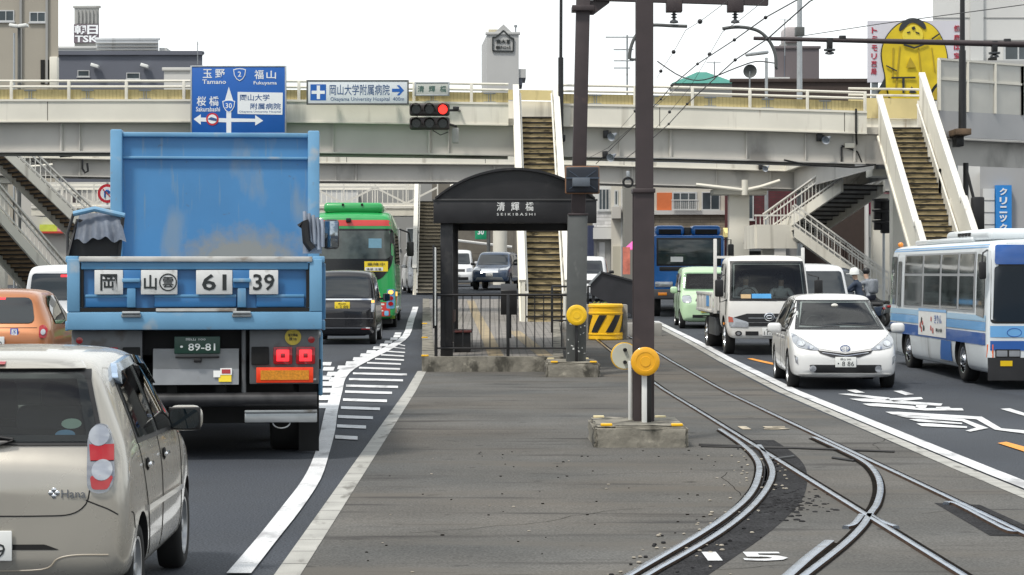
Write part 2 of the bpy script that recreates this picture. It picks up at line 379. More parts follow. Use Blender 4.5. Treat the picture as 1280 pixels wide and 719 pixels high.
# ------------------------------------------------------------------ tram track
def off(pts, d):
    o_ = []
    for i, p in enumerate(pts):
        t = (pts[min(i+1, len(pts)-1)]-pts[max(i-1, 0)]); n = Vector((t.y, -t.x, 0)).normalized(); o_.append(p+n*d)
    return o_
def ribbon(pts, a, b):
    A, B = off(pts, a), off(pts, b)
    return [[(p.x, p.y), (q.x, q.y), (s_.x, s_.y), (r.x, r.y)] for p, q, r, s_ in zip(A, B, A[1:], B[1:])]
def path(pxs, n=5, ex=()): return smooth_path([(*G(*p), 0) for p in pxs], n)
def railmesh(mb, pts, w_=.062, h_=.03):
    rings = []
    i0, i1 = mb.mi(railm), mb.mi(railside)
    for a, b, c, d in zip(off(pts, -w_/2), off(pts, w_/2), off(pts, -w_/2-.006), off(pts, w_/2+.006)):
        rings.append([mb.bm.verts.new((p.x, p.y, g(p.y)+z)) for p, z in ((c, .001), (a, h_-.004), (a.lerp(b, .12), h_), (a.lerp(b, .88), h_), (b, h_-.004), (d, .001))])
    for A, B in zip(rings, rings[1:]):
        for k in range(5): mb.bm.faces.new((A[k], A[k+1], B[k+1], B[k])).material_index = i0 if k in (1, 2, 3) else i1
    mb.bm.faces.new(rings[0]); mb.bm.faces.new(rings[-1])
def straight(pts, n=8):
    o_ = []
    for a, b in zip(pts, pts[1:]):
        for k in range(n): o_.append(Vector((*a, 0)).lerp(Vector((*b, 0)), k/n))
    o_.append(Vector((*pts[-1], 0))); return o_
main_l = smooth_path([(2.62, 62, 0), (2.68, 54.8, 0), (2.8, 42, 0), (2.92, 30, 0), (2.96, 24.7, 0), (3.0, 18, 0), (3.03, 12.9, 0), (3.06, 6, 0)], 6)
main_r = smooth_path([(3.58, 62, 0), (3.64, 54.8, 0), (3.78, 44, 0), (3.87, 30, 0), (3.9, 24.7, 0), (3.95, 18, 0), (3.98, 12.9, 0), (4.0, 6, 0)], 6)
c8 = lambda *q: [(960+x/4, 539+y/4) for x, y in q]; c7 = lambda *q: [(640+x/4, 539+y/4) for x, y in q]
cur_l = path(c7((1040, 0), (1130, 60), (1200, 120), (1235, 180), (1225, 260), (1180, 340), (1080, 430), (950, 520), (800, 610), (620, 715), (480, 800)))
cur_g = path([(949, 559), (958, 573), (965.6, 591), (960, 611), (938.6, 638), (902.7, 667), (856, 695.6), (820, 716), (780, 740)])
cur_r = path(c8((230, 40), (300, 72), (372, 106), (450, 145), (510, 185), (550, 240), (562, 305), (545, 375), (515, 420), (470, 490), (380, 580), (210, 715), (100, 800)))
gd_1 = path(c8((305, 565), (210, 640), (120, 720), (30, 800)), 3)
gd_2 = path(c8((890, 372), (945, 376), (1180, 500), (1235, 516)), 3)
wing1 = path(c8((388, 492), (430, 478), (468, 432)), 4); wing2 = path(c8((506, 428), (560, 462), (640, 492)), 4)
label_struct(sheet('track_patch', ribbon(cur_l, -.06, -.46)[4:]+ribbon(cur_g, .05, .17)[8:], .0065, patchm), 'dark asphalt band beside the curving rails', 'road patch')
label_struct(sheet('track_patch', [px(*c8((830, 362), (1060, 372), (1300, 480), (1300, 530), (1110, 527)))], .0065, patchm), 'dark asphalt patch under the short guard rail at right', 'road patch')
for k_, gr in enumerate((ribbon(main_l, .0, -.085)+ribbon(main_r, .0, -.085), ribbon(cur_l, -.045, .05), ribbon(cur_r, -.045, .07), ribbon(gd_1, .03, -.09), ribbon(cur_g, -.04, .045))):
    label_struct(sheet('rail_groove', gr, .0085+k_*.0013, groove), ('dirt filled grooves beside the straight rails', 'dirt filled groove of the outer curving rail', 'dirt filled groove of the branch rail', 'dirt filled groove between branch rail and short guard rail', 'dirt filled groove of the curving guard rail')[k_], 'groove')
for nm, pp, lab, ww in (('tram_rail', main_l, 'left running rail of the straight tram track', .05), ('tram_rail', main_r, 'right running rail of the straight tram track', .05),
                        ('tram_rail', cur_l, 'shiny outer rail curving off to the lower left', .058), ('guard_rail', cur_g, 'bluish guard rail hugging the curving left rail', .054),
                        ('tram_rail', cur_r, 'branch rail curving across the straight track', .055), ('guard_rail', gd_1, 'short guard rail beside the branch rail at the bottom edge', .075),
                        ('guard_rail', gd_2, 'short guard rail beside the right running rail', .05), ('wing_rail', wing1, 'hooked wing rail left of the track crossing', .05), ('wing_rail', wing2, 'hooked wing rail right of the track crossing', .05)):
    mb = MB(); railmesh(mb, pp, ww); label_struct(mb.build(nm), lab, 'tram rail')
mb = MB()
for a, b, r_ in (((874, 557.5), (1118, 566.5), .018), ((876, 559.5), (1045, 563), .012), ((962, 577), (992, 573), .022), ((1041, 574), (1068, 578), .018)):
    pa, pb = G(*a), G(*b); mb.tube([(*pa, g(pa[1])+.012), (*pb, g(pb[1])+.012)], r_, black, 6)
label_struct(mb.build('switch_rod'), 'dark rods of the track switch lying across the rails', 'track switch')
mb = MB(); rr = random.Random(11)
for k in range(170):
    q = G(985+rr.gauss(0, 22), 632+rr.gauss(0, 9)); s_ = rr.uniform(.006, .02); mb.ball((q[0], q[1], .008), s_, patchm, (1.6, 1.2, .4), 6)
o = mb.build('asphalt_crumbs'); o['kind'] = 'stuff'; tag(o, 'dark asphalt crumbs scattered left of the track crossing', 'asphalt crumbs')
crk = []
rr = random.Random(21)
for x0, y0, a0, n_ in ((-.6, 15, .5, 16), (.4, 19.5, -.2, 14), (1.2, 27, .2, 16), (-.9, 24, .1, 14), (2.2, 17.5, 1.2, 9), (4.3, 22, 1.4, 12), (3.4, 28, .1, 7), (.1, 33, -.1, 14), (3.5, 16.2, .3, 7), (-.2, 12.9, .05, 16)):
    pts = [Vector((x0, y0, 0))]; a = a0
    for k in range(n_): a += rr.uniform(-.6, .6)*.6+(a0-a)*.3; pts.append(pts[-1]+Vector((math.cos(a), math.sin(a)*1.6, 0))*rr.uniform(.08, .2))
    crk += ribbon(pts, -.003, .003)
label_struct(sheet('pavement_crack', crk, .0062, groove), 'fine dark cracks wandering over the tram bed paving', 'crack')
# litter: pebbles and leaves along the rails
mb = MB(); rr = random.Random(3); peb = mat('pebble', (.32, .29, .24), .9, var=.3, scale=30)
for k in range(150):
    p = rr.choice(cur_g[4:] if k % 2 else cur_l[6:]); n_ = rr.uniform(-.3, .25)
    x, y = p.x+n_, p.y+rr.uniform(-.3, .3); s_ = rr.uniform(.006, .016); mb.ball((x, y, g(y)+.012), s_, peb if rr.random() < .6 else patchm, (1.3, 1, .6), 6)
for k in range(90):
    x, y = rr.uniform(-1.1, 2.4), rr.uniform(11, 22); s_ = rr.uniform(.005, .012); mb.ball((x, y, g(y)+.008), s_, groove if rr.random() < .8 else peb, (1.5, 1, .5), 6)
o = mb.build('gravel'); o['kind'] = 'stuff'; tag(o, 'small loose stones and litter scattered along the rails', 'gravel')
# ------------------------------------------------------------------ car kit
def loft(st, n_cut=2):
    """st = [(y, zb, zt, w, belt, wt)] rear to front -> smooth closed body mesh"""
    bm = bmesh.new(); rings = []
    for y, zb, zt, w_, belt, wt in st:
        belt = min(belt, zt-.08); k = min(1, (zt-belt)/.4)
        h_ = [(0, zb), (w_*.86, zb), (w_*.985, zb+.06*min(1, (belt-zb)/.3)), (w_, zb+(belt-zb)*.5), (w_*.985, belt),
              ((w_*.985+wt)/2, (belt+zt-.1*k)/2), (wt, zt-.085*k-.02), (wt*.9, zt-.022), (wt*.5, zt+.0), (0, zt+.008)]
        ring = [(x, z) for x, z in h_]+[(-x, z) for x, z in h_[-2:0:-1]]
        rings.append([bm.verts.new((x, y, z)) for x, z in ring])
    n = len(rings[0])
    for A, B in zip(rings, rings[1:]):
        for j in range(n): bm.faces.new((A[j], A[(j+1) % n], B[(j+1) % n], B[j]))
    for Rg in (rings[0], rings[-1]):           # quad caps
        m_ = n//2
        for j in range(m_-1):
            bm.faces.new([Rg[j], Rg[j+1], Rg[n-j-1], Rg[(n-j) % n]] if j else [Rg[0], Rg[1], Rg[n-1]])
        bm.faces.new([Rg[m_-1], Rg[m_], Rg[m_+1]])
    bmesh.ops.recalc_face_normals(bm, faces=bm.faces)
    me = bpy.data.meshes.new('loft'); bm.to_mesh(me); bm.free()
    return me
def evaluate(ob):
    dg = bpy.context.evaluated_depsgraph_get(); me = bpy.data.meshes.new_from_object(ob.evaluated_get(dg)); return me
class Car:
    def __init__(s, name, label, cat, loc, rz, st, paintm, wheels=(), wr=.3, ww=.2, scale=None, group=None, levels=2, archgap=.05, inset=.0, cabin=None):
        s.root = thing(name, label, cat, loc, rz, group, scale); s.n = 0
        tmp = bpy.data.objects.new('tmp', loft(st)); COL.objects.link(tmp)
        md = tmp.modifiers.new('s', 'SUBSURF'); md.levels = md.render_levels = levels
        tmp.data.materials.append(paintm); cut = []
        s.full = evaluate(tmp)
        bm = bmesh.new(); bm.from_mesh(s.full); s.bvh = BVHTree.FromBMesh(bm); bm.free()
        W = max(q[3] for q in st); s.W = W
        if wheels:
            mb = MB()
            for y in wheels:
                for sx in (-1, 1): mb.cyl((sx*(W-ww-.1), y, wr), (sx*(W+.3), y, wr), wr+archgap, under, n=28)
            for q_ in (cabin if isinstance(cabin, list) else [cabin] if cabin else []):
                if len(q_) == 3: mb.prism([(u, q_[1], v) for u, v in q_[0]], (0, q_[2]-q_[1], 0), under)
                else: mb.prism([(-1.5, u, v) for u, v in q_[0]], (3, 0, 0), under)
            c = mb.build('cut'); md = tmp.modifiers.new('b', 'BOOLEAN'); md.operation = 'DIFFERENCE'; md.object = c; md.solver = 'EXACT'; md.material_mode = 'TRANSFER'; md.use_self = bool(cabin)
            cut = [c]
        me = evaluate(tmp); bpy.data.objects.remove(tmp)
        for c in cut: bpy.data.objects.remove(c)
        if not any(m == paintm for m in me.materials): me.materials.clear(); me.materials.append(paintm)
        finish(me, 40); s.body = link('body', me, s.root)
        s.W = W
        for y in wheels:
            for sx in (-1, 1): s.wheel(sx, y, wr, ww, W-inset)
    def wheel(s, sx, y, r, w_, W, style='alloy'): make_wheel(s.root, (sx*(W-.012), y, r), sx, r, w_, style)
    def patch(s, name, poly, axis, m, off_=.004, cell=.06, rim=0, parent=None, label=None, round_=0):
        """project a 2D outline onto the body. axis: 'f','b' (x,z)  'r','l' (y,z)  't' (x,y)"""
        if round_: poly = rnd(poly, round_)
        bm = bmesh.new(); bm.faces.new([bm.verts.new((u, v, 0)) for u, v in poly])
        us = [p[0] for p in poly]; vs = [p[1] for p in poly]
        for lo, hi, no in ((min(us), max(us), (1, 0, 0)), (min(vs), max(vs), (0, 1, 0))):
            k = max(1, int((hi-lo)/cell))
            for i in range(1, k):
                bmesh.ops.bisect_plane(bm, geom=list(bm.verts)+list(bm.edges)+list(bm.faces), plane_co=tuple((lo+(hi-lo)*i/k)*c for c in no), plane_no=no, dist=1e-6)
        bmesh.ops.triangulate(bm, faces=[f for f in bm.faces if len(f.verts) > 4])
        dirs = {'f': Vector((0, -1, 0)), 'b': Vector((0, 1, 0)), 'r': Vector((-1, 0, 0)), 'l': Vector((1, 0, 0)), 't': Vector((0, 0, -1))}[axis]
        cu, cv = sum(us)/len(us), sum(vs)/len(vs)
        def org(u, v): return Vector((u, v, 20)) if axis == 't' else Vector((u, 0, v))-dirs*20 if axis in 'fb' else Vector((0, u, v))-dirs*20
        for vtx in bm.verts:
            u, v = vtx.co.x, vtx.co.y; h_ = None; uu, vv = u, v
            for t in range(12):
                h_ = s.bvh.ray_cast(org(uu, vv), dirs)
                if h_[0] is not None: break
                uu += (cu-uu)*.12; vv += (cv-vv)*.12
            o_ = org(u, v)
            if h_[0] is not None:
                dist = (h_[0]-org(uu, vv)).dot(dirs); nrm = h_[1] if h_[1].dot(dirs) < 0 else -h_[1]
                k_ = 1/max(.3, abs(nrm.dot(dirs))); vtx.co = o_+dirs*(dist-off_*min(k_, 2.2))
            else: vtx.co = o_+dirs*20
        if rim:
            eb = [e for e in bm.edges if e.is_boundary]
            r = bmesh.ops.extrude_edge_only(bm, edges=eb)
            for q in r['geom']:
                if isinstance(q, bmesh.types.BMVert): q.co += dirs*rim
        bmesh.ops.recalc_face_normals(bm, faces=bm.faces)
        f0 = max(bm.faces, key=lambda f: f.calc_area())
        if f0.normal.dot(dirs) > 0: bmesh.ops.reverse_faces(bm, faces=bm.faces)
        me = bpy.data.meshes.new(name); bm.to_mesh(me); bm.free(); me.materials.append(m); finish(me, 50)
        return link(name, me, parent or s.root, label)
    def both(s, name, poly, axis, m, **k):
        """mirror in x (front or back patches)"""
        a = s.patch(name, poly, axis, m, **k); b = s.patch(name, [(-u, v) for u, v in poly], axis, m, **k); return a, b
    def sides(s, name, poly, m, **k):
        a = s.patch(name, poly, 'r', m, **k); b = s.patch(name, poly, 'l', m, **k); return a, b
    def at(s, axis, u, v):
        dirs = {'f': Vector((0, -1, 0)), 'b': Vector((0, 1, 0)), 'r': Vector((-1, 0, 0)), 'l': Vector((1, 0, 0))}[axis]
        o_ = Vector((u, 0, v))-dirs*20 if axis in 'fb' else Vector((0, u, v))-dirs*20
        h_ = s.bvh.ray_cast(o_, dirs); return h_[0] if h_[0] is not None else o_+dirs*20
    def mirror(s, sx, y, z, m, w_=.2, h_=.14, out=.03):
        """door mirror; the glass faces the car's rear"""
        mb = MB(); x = sx*(s.W+out+w_/2)
        mb.box((x, y, z), (w_, .13, h_), m, min(w_, h_)*.36, None, 4)
        mb.tube([(sx*(s.W-.12), y+.02, z-.05), (x-sx*w_*.3, y, z-.03)], .025, black, 8)
        o = mb.build('door_mirror', s.root, ang=60)
        mb = MB(); mb.box((x, y-.064, z), (w_*.93, .02, h_*.9), black, .009, None, 2); q = mb.build('mirror_surround', o, ang=60)
        mb = MB(); mb.prism([(u, 0, v) for u, v in rnd([(-.5, -.5), (.5, -.5), (.5, .5), (-.5, .5)], .3)], (0, -.01, 0), glass); gobj = mb.build('mirror_glass', o)
        gobj.scale = (w_*.84, 1, h_*.78); gobj.location = (x, y-.075, z)
        return o
    def plate(s, axis, x, z, m, txt, sub=None, ink_=ink, w_=.33, h_=.165):
        p = s.at(axis, x, z); d = -1 if axis == 'b' else 1
        mb = MB(); mb.box((x, p.y+d*.022, z), (w_, .014, h_), m, .012); o = mb.build('number_plate', s.root)
        fc = '-y' if axis == 'b' else '+y'
        text(txt, w_*.78, h_*.46, ink_, 'plate_lettering', o, (x, p.y+d*.0315, z-h_*.16), fc, .003)
        if sub: text(sub, w_*.5, h_*.2, ink_, 'plate_lettering', o, (x, p.y+d*.0315, z+h_*.28), fc, .003)
        return o
def cabin_fit(root, yd, zd, ys, zs, hw, wheel=True):
    """dashboard, steering wheel and two seats inside a cut-out cabin"""
    mb = MB(); mb.box((0, yd, zd-.08), (hw*1.7, .3, .16), mat('dashboard', (.035, .036, .038), .6, var=.15), .04); d = mb.build('dashboard', root)
    mb = MB(); pts = [(hw*.5+.17*math.cos(a), yd-.25-.05*math.sin(a), zd+.02+.17*math.sin(a)) for a in [2*PI*i/20 for i in range(21)]]; mb.tube(pts, .014, black, 6); mb.tube([(hw*.5, yd-.1, zd-.1), (hw*.5, yd-.26, zd+.02)], .02, black, 6); mb.tube([(hw*.5-.16, yd-.25, zd+.02), (hw*.5+.16, yd-.25, zd+.02)], .016, black, 6); mb.build('steering_wheel', d)
    for sx in (1, -1):
        mb = MB(); mb.box((sx*hw*.5, ys, zs-.1), (.46, .16, .6), seatm, .06, None, 3); mb.box((sx*hw*.5, ys, zs+.3), (.24, .12, .17), seatm, .05, None, 3); mb.build('seat', root)
def make_wheel(root, c, sx, r, w_, style='alloy', rimmat=None):
    """c = centre of the outer face; sx = +1 outer side towards +x"""
    mb = MB(); c = Vector(c); ax = Vector((-sx, 0, 0)); rr = r*(.66 if style == 'alloy' else .6)
    mb.lathe([(rr, .012), (rr+.012, .002), (r*.86, -.004), (r*.96, .012), (r, .035), (r, w_-.035), (r*.96, w_-.01), (rr, w_)], c, ax, blackrub, 36)
    t = mb.build('wheel', root)
    mb = MB(); rm = rimmat or (chrome if style == 'truck' else mat('alloy', (.5, .51, .52), .3, metal=.8, var=.05))
    if style == 'alloy':
        mb.lathe([(rr+.004, .004), (rr-.012, .006), (rr-.02, .05), (rr-.03, .1)], c, ax, rm, 36)
        mb.lathe([(0, .075), (rr-.02, .085)], c, ax, under, 30)
        mb.lathe([(0, .012), (r*.14, .014), (r*.17, .05)], c, ax, rm, 20)
        for k in range(7):
            a = 2*PI*k/7; d = Vector((0, math.cos(a), math.sin(a))); sd_ = Vector((0, -math.sin(a), math.cos(a)))
            p = c+ax*.026
            mb.prism([p+d*r*.1-sd_*r*.085, p+d*(rr-.008)-sd_*r*.06, p+d*(rr-.008)+sd_*r*.06, p+d*r*.1+sd_*r*.085], ax*.03, rm, .004)
    elif style == 'cap':
        mb.lathe([(rr+.004, .004), (rr-.02, .0), (rr*.7, .012), (rr*.4, .0), (0, -.004)], c, ax, rm, 30)
        for k in range(9):
            a = 2*PI*k/9; p = c+Vector((0, math.cos(a), math.sin(a)))*rr*.78+ax*-.001
            mb.lathe([(0, -.0), (.028, -.0), (.028, .02)], p, ax, under, 8)
    else:
        mb.lathe([(rr+.004, .006), (rr-.02, .012), (rr-.035, .07), (rr*.75, .09), (rr*.5, .05), (rr*.42, .0), (rr*.2, -.03), (0, -.035)], c, ax, rm, 32)
        for k in range(8):
            a = 2*PI*k/8; p = c+Vector((0, math.cos(a), math.sin(a)))*rr*.62+ax*.062
            mb.cyl(p, p-ax*.035, .022, steel, n=6)
    mb.build('rim', t)
    return t
def stations(Ln, W, Ht, zb=.2, hood=.95, hl=.85, wl=.75, rl=.2, rbelt=.95, nose=.68, belt=.9, tumble=.78, ravg=1.0):
    yF, yR, w_ = Ln/2, -Ln/2, W/2; wt = w_*tumble
    return [(yR+.0, zb+.22, rbelt-.2, w_*.72, belt-.1, w_*.68), (yR+.04, zb+.08, rbelt-.08, w_*.9, belt-.02, w_*.82), (yR+.14, zb+.02, rbelt+.02, w_*.975, belt, w_*.86),
            (yR+.16+rl*.55, zb, (rbelt+Ht)/2+.06, w_, belt, wt*1.03), (yR+.16+rl, zb, Ht-.06, w_, belt, wt), (yR+.4+rl, zb, Ht-.01, w_, belt, wt), (yR+.9+rl, zb, Ht, w_, belt, wt),
            ((yR+yF)/2+.1, zb, Ht, w_, belt, wt), (yF-hl-wl-.12, zb, Ht-.03, w_, belt, wt*.99), (yF-hl-wl+.02, zb, Ht-.1, w_, belt, wt*.99), (yF-hl-wl*.5, zb, (Ht+hood)/2, w_, belt, (wt+w_*.86)/2),
            (yF-hl-.02, zb, hood+.015, w_*.99, belt, w_*.86), (yF-hl*.6, zb, hood-.05, w_*.985, belt, w_*.85), (yF-.22, zb, nose+.12, w_*.96, nose, w_*.82), (yF-.08, zb+.03, nose+.02, w_*.88, nose-.1, w_*.76), (yF, zb+.16, nose-.12, w_*.66, nose-.2, w_*.6)]
# ------------------------------------------------------------------ beige hatchback (near left)
beige = mat('beige_pearl', (.42, .395, .345), .26, metal=.4, var=.02, scale=3, coat=.7)
s_ = .82
c = Car('hatchback', 'beige pearl hatchback nearest the camera, cropped by the left edge', 'car', (-2.805, 10.75+1.8*s_, 0), R(1.2),
        [(-1.80, .42, .78, .70, .70, .62), (-1.77, .33, .92, .80, .80, .70), (-1.70, .28, 1.00, .822, .86, .70), (-1.62, .26, 1.20, .83, .9, .68), (-1.53, .25, 1.42, .832, .92, .64), (-1.42, .25, 1.505, .832, .93, .63),
         (-1.0, .22, 1.54, .832, .93, .625), (-.2, .22, 1.55, .832, .92, .63), (.35, .22, 1.525, .832, .91, .625), (.62, .22, 1.43, .832, .9, .63), (.95, .22, 1.18, .83, .9, .7), (1.2, .22, 1.0, .825, .86, .74),
         (1.5, .22, .92, .815, .8, .72), (1.7, .24, .8, .78, .7, .66), (1.79, .3, .7, .7, .6, .58), (1.82, .4, .6, .6, .55, .5)], beige, (-1.18, 1.26), .285, .17, (1, s_, .985), inset=.015, levels=3,
        cabin=[([(-.60, 1.085), (.60, 1.085), (.51, 1.405), (-.51, 1.405)], -2.4, 2.4), ([(-.98, 1.05), (-.25, 1.04), (-.25, 1.41), (-.83, 1.39), (-.96, 1.34)],), ([(-.09, 1.04), (.55, 1.03), (.47, 1.29), (.27, 1.39), (-.09, 1.42)],)])
cabin_fit(c.root, .78, 1.07, .0, 1.12, .62)
for x in (-.34, .34): mb = MB(); mb.box((x, -1.0, 1.02), (.5, .14, .4), seatm, .06, None, 3); mb.box((x, -1.0, 1.27), (.22, .1, .14), seatm, .05, None, 3); mb.build('rear_seat', c.root)
for q_ in ([(-.685, 1.035), (.685, 1.035), (.665, 1.09), (-.665, 1.09)], [(-.59, 1.395), (.59, 1.395), (.575, 1.445), (-.575, 1.445)], [(.685, 1.035), (.60, 1.035), (.50, 1.445), (.575, 1.445)], [(-.685, 1.035), (-.60, 1.035), (-.50, 1.445), (-.575, 1.445)]): c.patch('rear_glass_trim', q_, 'b', black, .012, .03)
rg = c.patch('rear_window', [(-.655, 1.055), (.655, 1.055), (.553, 1.43), (-.553, 1.43)], 'b', cglass, .02, .03, round_=.05)
mb = MB(); p = c.at('b', .0, 1.06); mb.tube([(.02, p.y-.03, 1.03), (.12, p.y-.045, 1.05), (.2, p.y-.05, 1.07), (-.2, p.y-.02, 1.13)], [.018, .016, .01, .008], black, 8); mb.build('rear_wiper', c.root)
for x, m in ((.47, mat('sticker_blue', (.25, .5, .75), .5, var=0)), (.50, mat('sticker_green', (.6, .75, .6), .5, var=0))):
    z = 1.09 if x < .5 else 1.15
    c.patch('window_sticker', [(x+.055*math.cos(a), z+.028*math.sin(a)) for a in [i*PI/8 for i in range(16)]], 'b', m, .008, parent=rg)
c.patch('spoiler', [(-.55, 1.452), (.55, 1.452), (.51, 1.488), (-.51, 1.488)], 'b', beige, .035, rim=.05)
c.patch('brake_lamp', [(-.12, 1.475), (.12, 1.475), (.12, 1.49), (-.12, 1.49)], 'b', redlens, .042, rim=.03)
for sx in (1, -1):
    f = lambda q: [(u*sx, v) for u, v in q]
    lamp = c.patch('tail_lamp', f([(.61, .80), (.66, .775), (.725, .785), (.755, .86), (.722, 1.08), (.685, 1.15), (.63, 1.15), (.592, 1.08)]), 'b', lampbase, .022, .03, rim=.05, round_=.04)
    for zc, zr, m in ((1.088, .045, clearlens), (.905, .045, clearlens)):
        c.patch('lens', f([((.655 if zc > 1 else .685)+.055*math.cos(a), zc+zr*1.25*math.sin(a)) for a in [i*PI/10 for i in range(20)]]), 'b', m, .032, .04, rim=.02, parent=lamp)
    c.patch('lens', f([(.618, .955), (.742, .955), (.735, 1.04), (.606, 1.04)]), 'b', redlens, .03, .04, rim=.02, parent=lamp)
    c.patch('lens', f([(.622, .875), (.635, .80), (.72, .80), (.748, .875)]), 'b', redlens, .031, .04, rim=.02, parent=lamp, round_=.02)
def seam(car, pts, axis, name='panel_seam', w_=.004, m=under):
    P3 = [];
    for a, b in zip(pts, pts[1:]):
        n = max(1, int((Vector(b)-Vector(a)).length/.06))
        for i in range(n): P3.append(car.at(axis, a[0]+(b[0]-a[0])*i/n, a[1]+(b[1]-a[1])*i/n))
    P3.append(car.at(axis, *pts[-1])); mb = MB(); mb.tube(P3, w_, m, 6); return mb.build(name, car.root)
def cur(pts, n=5): return [(v.x, v.y) for v in smooth_path([(a, b, 0) for a, b in pts], n)]
seam(c, cur([(.62, .80), (.60, .72), (.52, .665), (.35, .655), (0, .655), (-.35, .655), (-.52, .665), (-.6, .72), (-.62, .80)]), 'b')
for sx in (1, -1): seam(c, cur([(sx*.60, .74), (sx*.66, .715), (sx*.72, .69), (sx*.77, .66)]), 'b', 'bumper_seam', .004)
c.patch('bumper_step', [(-.46, .47), (.46, .47), (.38, .50), (-.38, .50)], 'b', under, .003, round_=.01)
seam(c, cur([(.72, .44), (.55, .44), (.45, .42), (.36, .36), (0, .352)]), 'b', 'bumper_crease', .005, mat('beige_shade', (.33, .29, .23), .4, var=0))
c.plate('b', .045, .495, platew, '23-29', '岡山 501', w_=.33, h_=.165)
p = c.at('b', .5, .78)
text('Hana', .13, .045, chrome, 'badge', c.root, (.535, p.y-.006, .777), '-y', .006)
mb = MB()
for dx, dz in ((.017, 0), (-.017, 0), (0, .017), (0, -.017)): mb.ball((.43+dx, p.y-.004, .78+dz), .014, chrome, (1, .4, 1), 8)
mb.build('badge', c.root)
# sides
for ax, sx in (('r', 1), ('l', -1)):
    for q_ in ([(-1.08, 1.0), (.98, .97), (.60, 1.05), (-1.0, 1.06)], [(-.26, 1.0), (-.08, 1.0), (-.08, 1.475), (-.26, 1.475)], [(-1.08, 1.0), (-.95, 1.0), (-.92, 1.43), (-1.05, 1.38)], [(.5, 1.0), (.98, .97), (.60, 1.33), (.42, 1.42), (.40, 1.35), (.50, 1.27)], [(-1.05, 1.36), (-.85, 1.385), (-.2, 1.405), (.30, 1.37), (.42, 1.40), (.36, 1.45), (-.2, 1.475), (-.85, 1.45)]): c.patch('window_surround', q_, ax, black, .004, .05)
    c.patch('side_window', [(-1.02, 1.03), (-.22, 1.015), (-.22, 1.43), (-.85, 1.41), (-1.0, 1.36)], ax, cglass, .012, .07, round_=.04)
    c.patch('side_window', [(-.12, 1.015), (.62, 1.0), (.52, 1.31), (.30, 1.41), (-.12, 1.44)], ax, cglass, .012, .07, round_=.04)
    c.patch('window_visor', [(-1.05, 1.385), (-.88, 1.455), (-.22, 1.48), (-.22, 1.43), (-.85, 1.41), (-1.02, 1.335)], ax, mat('visor_chrome', (.5, .62, .78), .12, metal=.8, var=0), .03, .06, rim=.035, round_=.02)
    c.patch('window_visor', [(-.16, 1.485), (.34, 1.455), (.62, 1.29), (.56, 1.27), (.30, 1.41), (-.16, 1.435)], ax, glass, .03, .06, rim=.035, round_=.02)
    for y in (-.98, -.16): 
        q = c.at(ax, y+.14, .86); mb = MB(); mb.box((q.x+sx*.022, y+.14, .865), (.022, .17, .028), chrome, .012); mb.ball((q.x+sx*.004, y+.13, .865), .05, under, (.25, 1, .8), 12); mb.build('door_handle', c.root)
    c.patch('side_moulding', [(-.95, .60), (.86, .57), (.86, .605), (-.95, .635)], ax, chrome, .014, .1, rim=.02)
    seam(c, cur([(-1.05, 1.0), (-1.0, .8), (-.86, .55), (-.76, .33)]), ax); seam(c, [(-.17, 1.0), (-.19, .32)], ax); seam(c, cur([(.92, .95), (.86, .7), (.84, .32)]), ax)
    seam(c, [(-.8, .295), (.85, .295)], ax)
    seam(c, cur([(-1.62, .66), (-1.55, .64), (-1.50, .56)]), ax, 'bumper_seam')
    c.patch('fuel_flap' if sx < 0 else 'quarter_badge', rnd([(-1.35, .78), (-1.22, .78), (-1.22, .9), (-1.35, .9)], .02), ax, beige, .004) if sx < 0 else None
    c.mirror(sx, .72, 1.04, beige, .22, .165, out=-.075)
c.both('head_lamp', [(.5, .7), (.72, .74), (.72, .9), (.55, .86)], 'f', clearlens, off_=.01)
c.patch('windscreen', [(-.62, 1.03), (.62, 1.03), (.56, 1.44), (-.56, 1.44)], 'f', cglass, .012, round_=.04)
seam(c, cur([(.63, 1.52), (.62, 1.545)]), 'b') if False else None
# ------------------------------------------------------------------ white estate car (oncoming)
whitep = mat('white_pearl', (.68, .68, .67), .3, var=.01, coat=.8)
st = stations(4.6, 1.775, 1.575, zb=.2, hood=1.0, hl=1.0, wl=1.15, rl=.3, rbelt=1.0, nose=.66, belt=.92, tumble=.74)
c = Car('estate_car', 'white estate car leading the right lane, facing us', 'car', (6.03, 33.3+1.95, 0), PI-R(3), st, whitep, (-1.45, 1.36), .315, .2, (1.02, .85, 1.01), cabin=([(-.66, 1.05), (.66, 1.05), (.53, 1.43), (-.53, 1.43)], 2.6, -.9))
cabin_fit(c.root, .95, 1.02, -.25, 1.05, .7)
for q_ in ([(-.745, .985), (.745, .985), (.72, 1.03), (-.72, 1.03)], [(-.615, 1.445), (.615, 1.445), (.60, 1.475), (-.60, 1.475)], [(-.745, .985), (-.68, .985), (-.55, 1.475), (-.60, 1.475)], [(.745, .985), (.68, .985), (.55, 1.475), (.60, 1.475)]): c.patch('windscreen_trim', q_, 'f', black, .006)
ws = c.patch('windscreen', [(-.72, 1.01), (.72, 1.01), (.585, 1.46), (-.585, 1.46)], 'f', cglass, .012, round_=.05)
c.patch('wiper', [(-.66, 1.03), (.05, 1.075), (.05, 1.085), (-.66, 1.05)], 'f', black, .02, parent=ws); c.patch('wiper', [(0, 1.03), (.66, 1.06), (.66, 1.075), (0, 1.045)], 'f', black, .02, parent=ws)
mb = MB(); q = c.at('f', 0, 1.38); mb.ball((0, q.y+.03, 1.38), .05, white, (1.2, .5, .7)); mb.build('rear_view_mirror', ws)
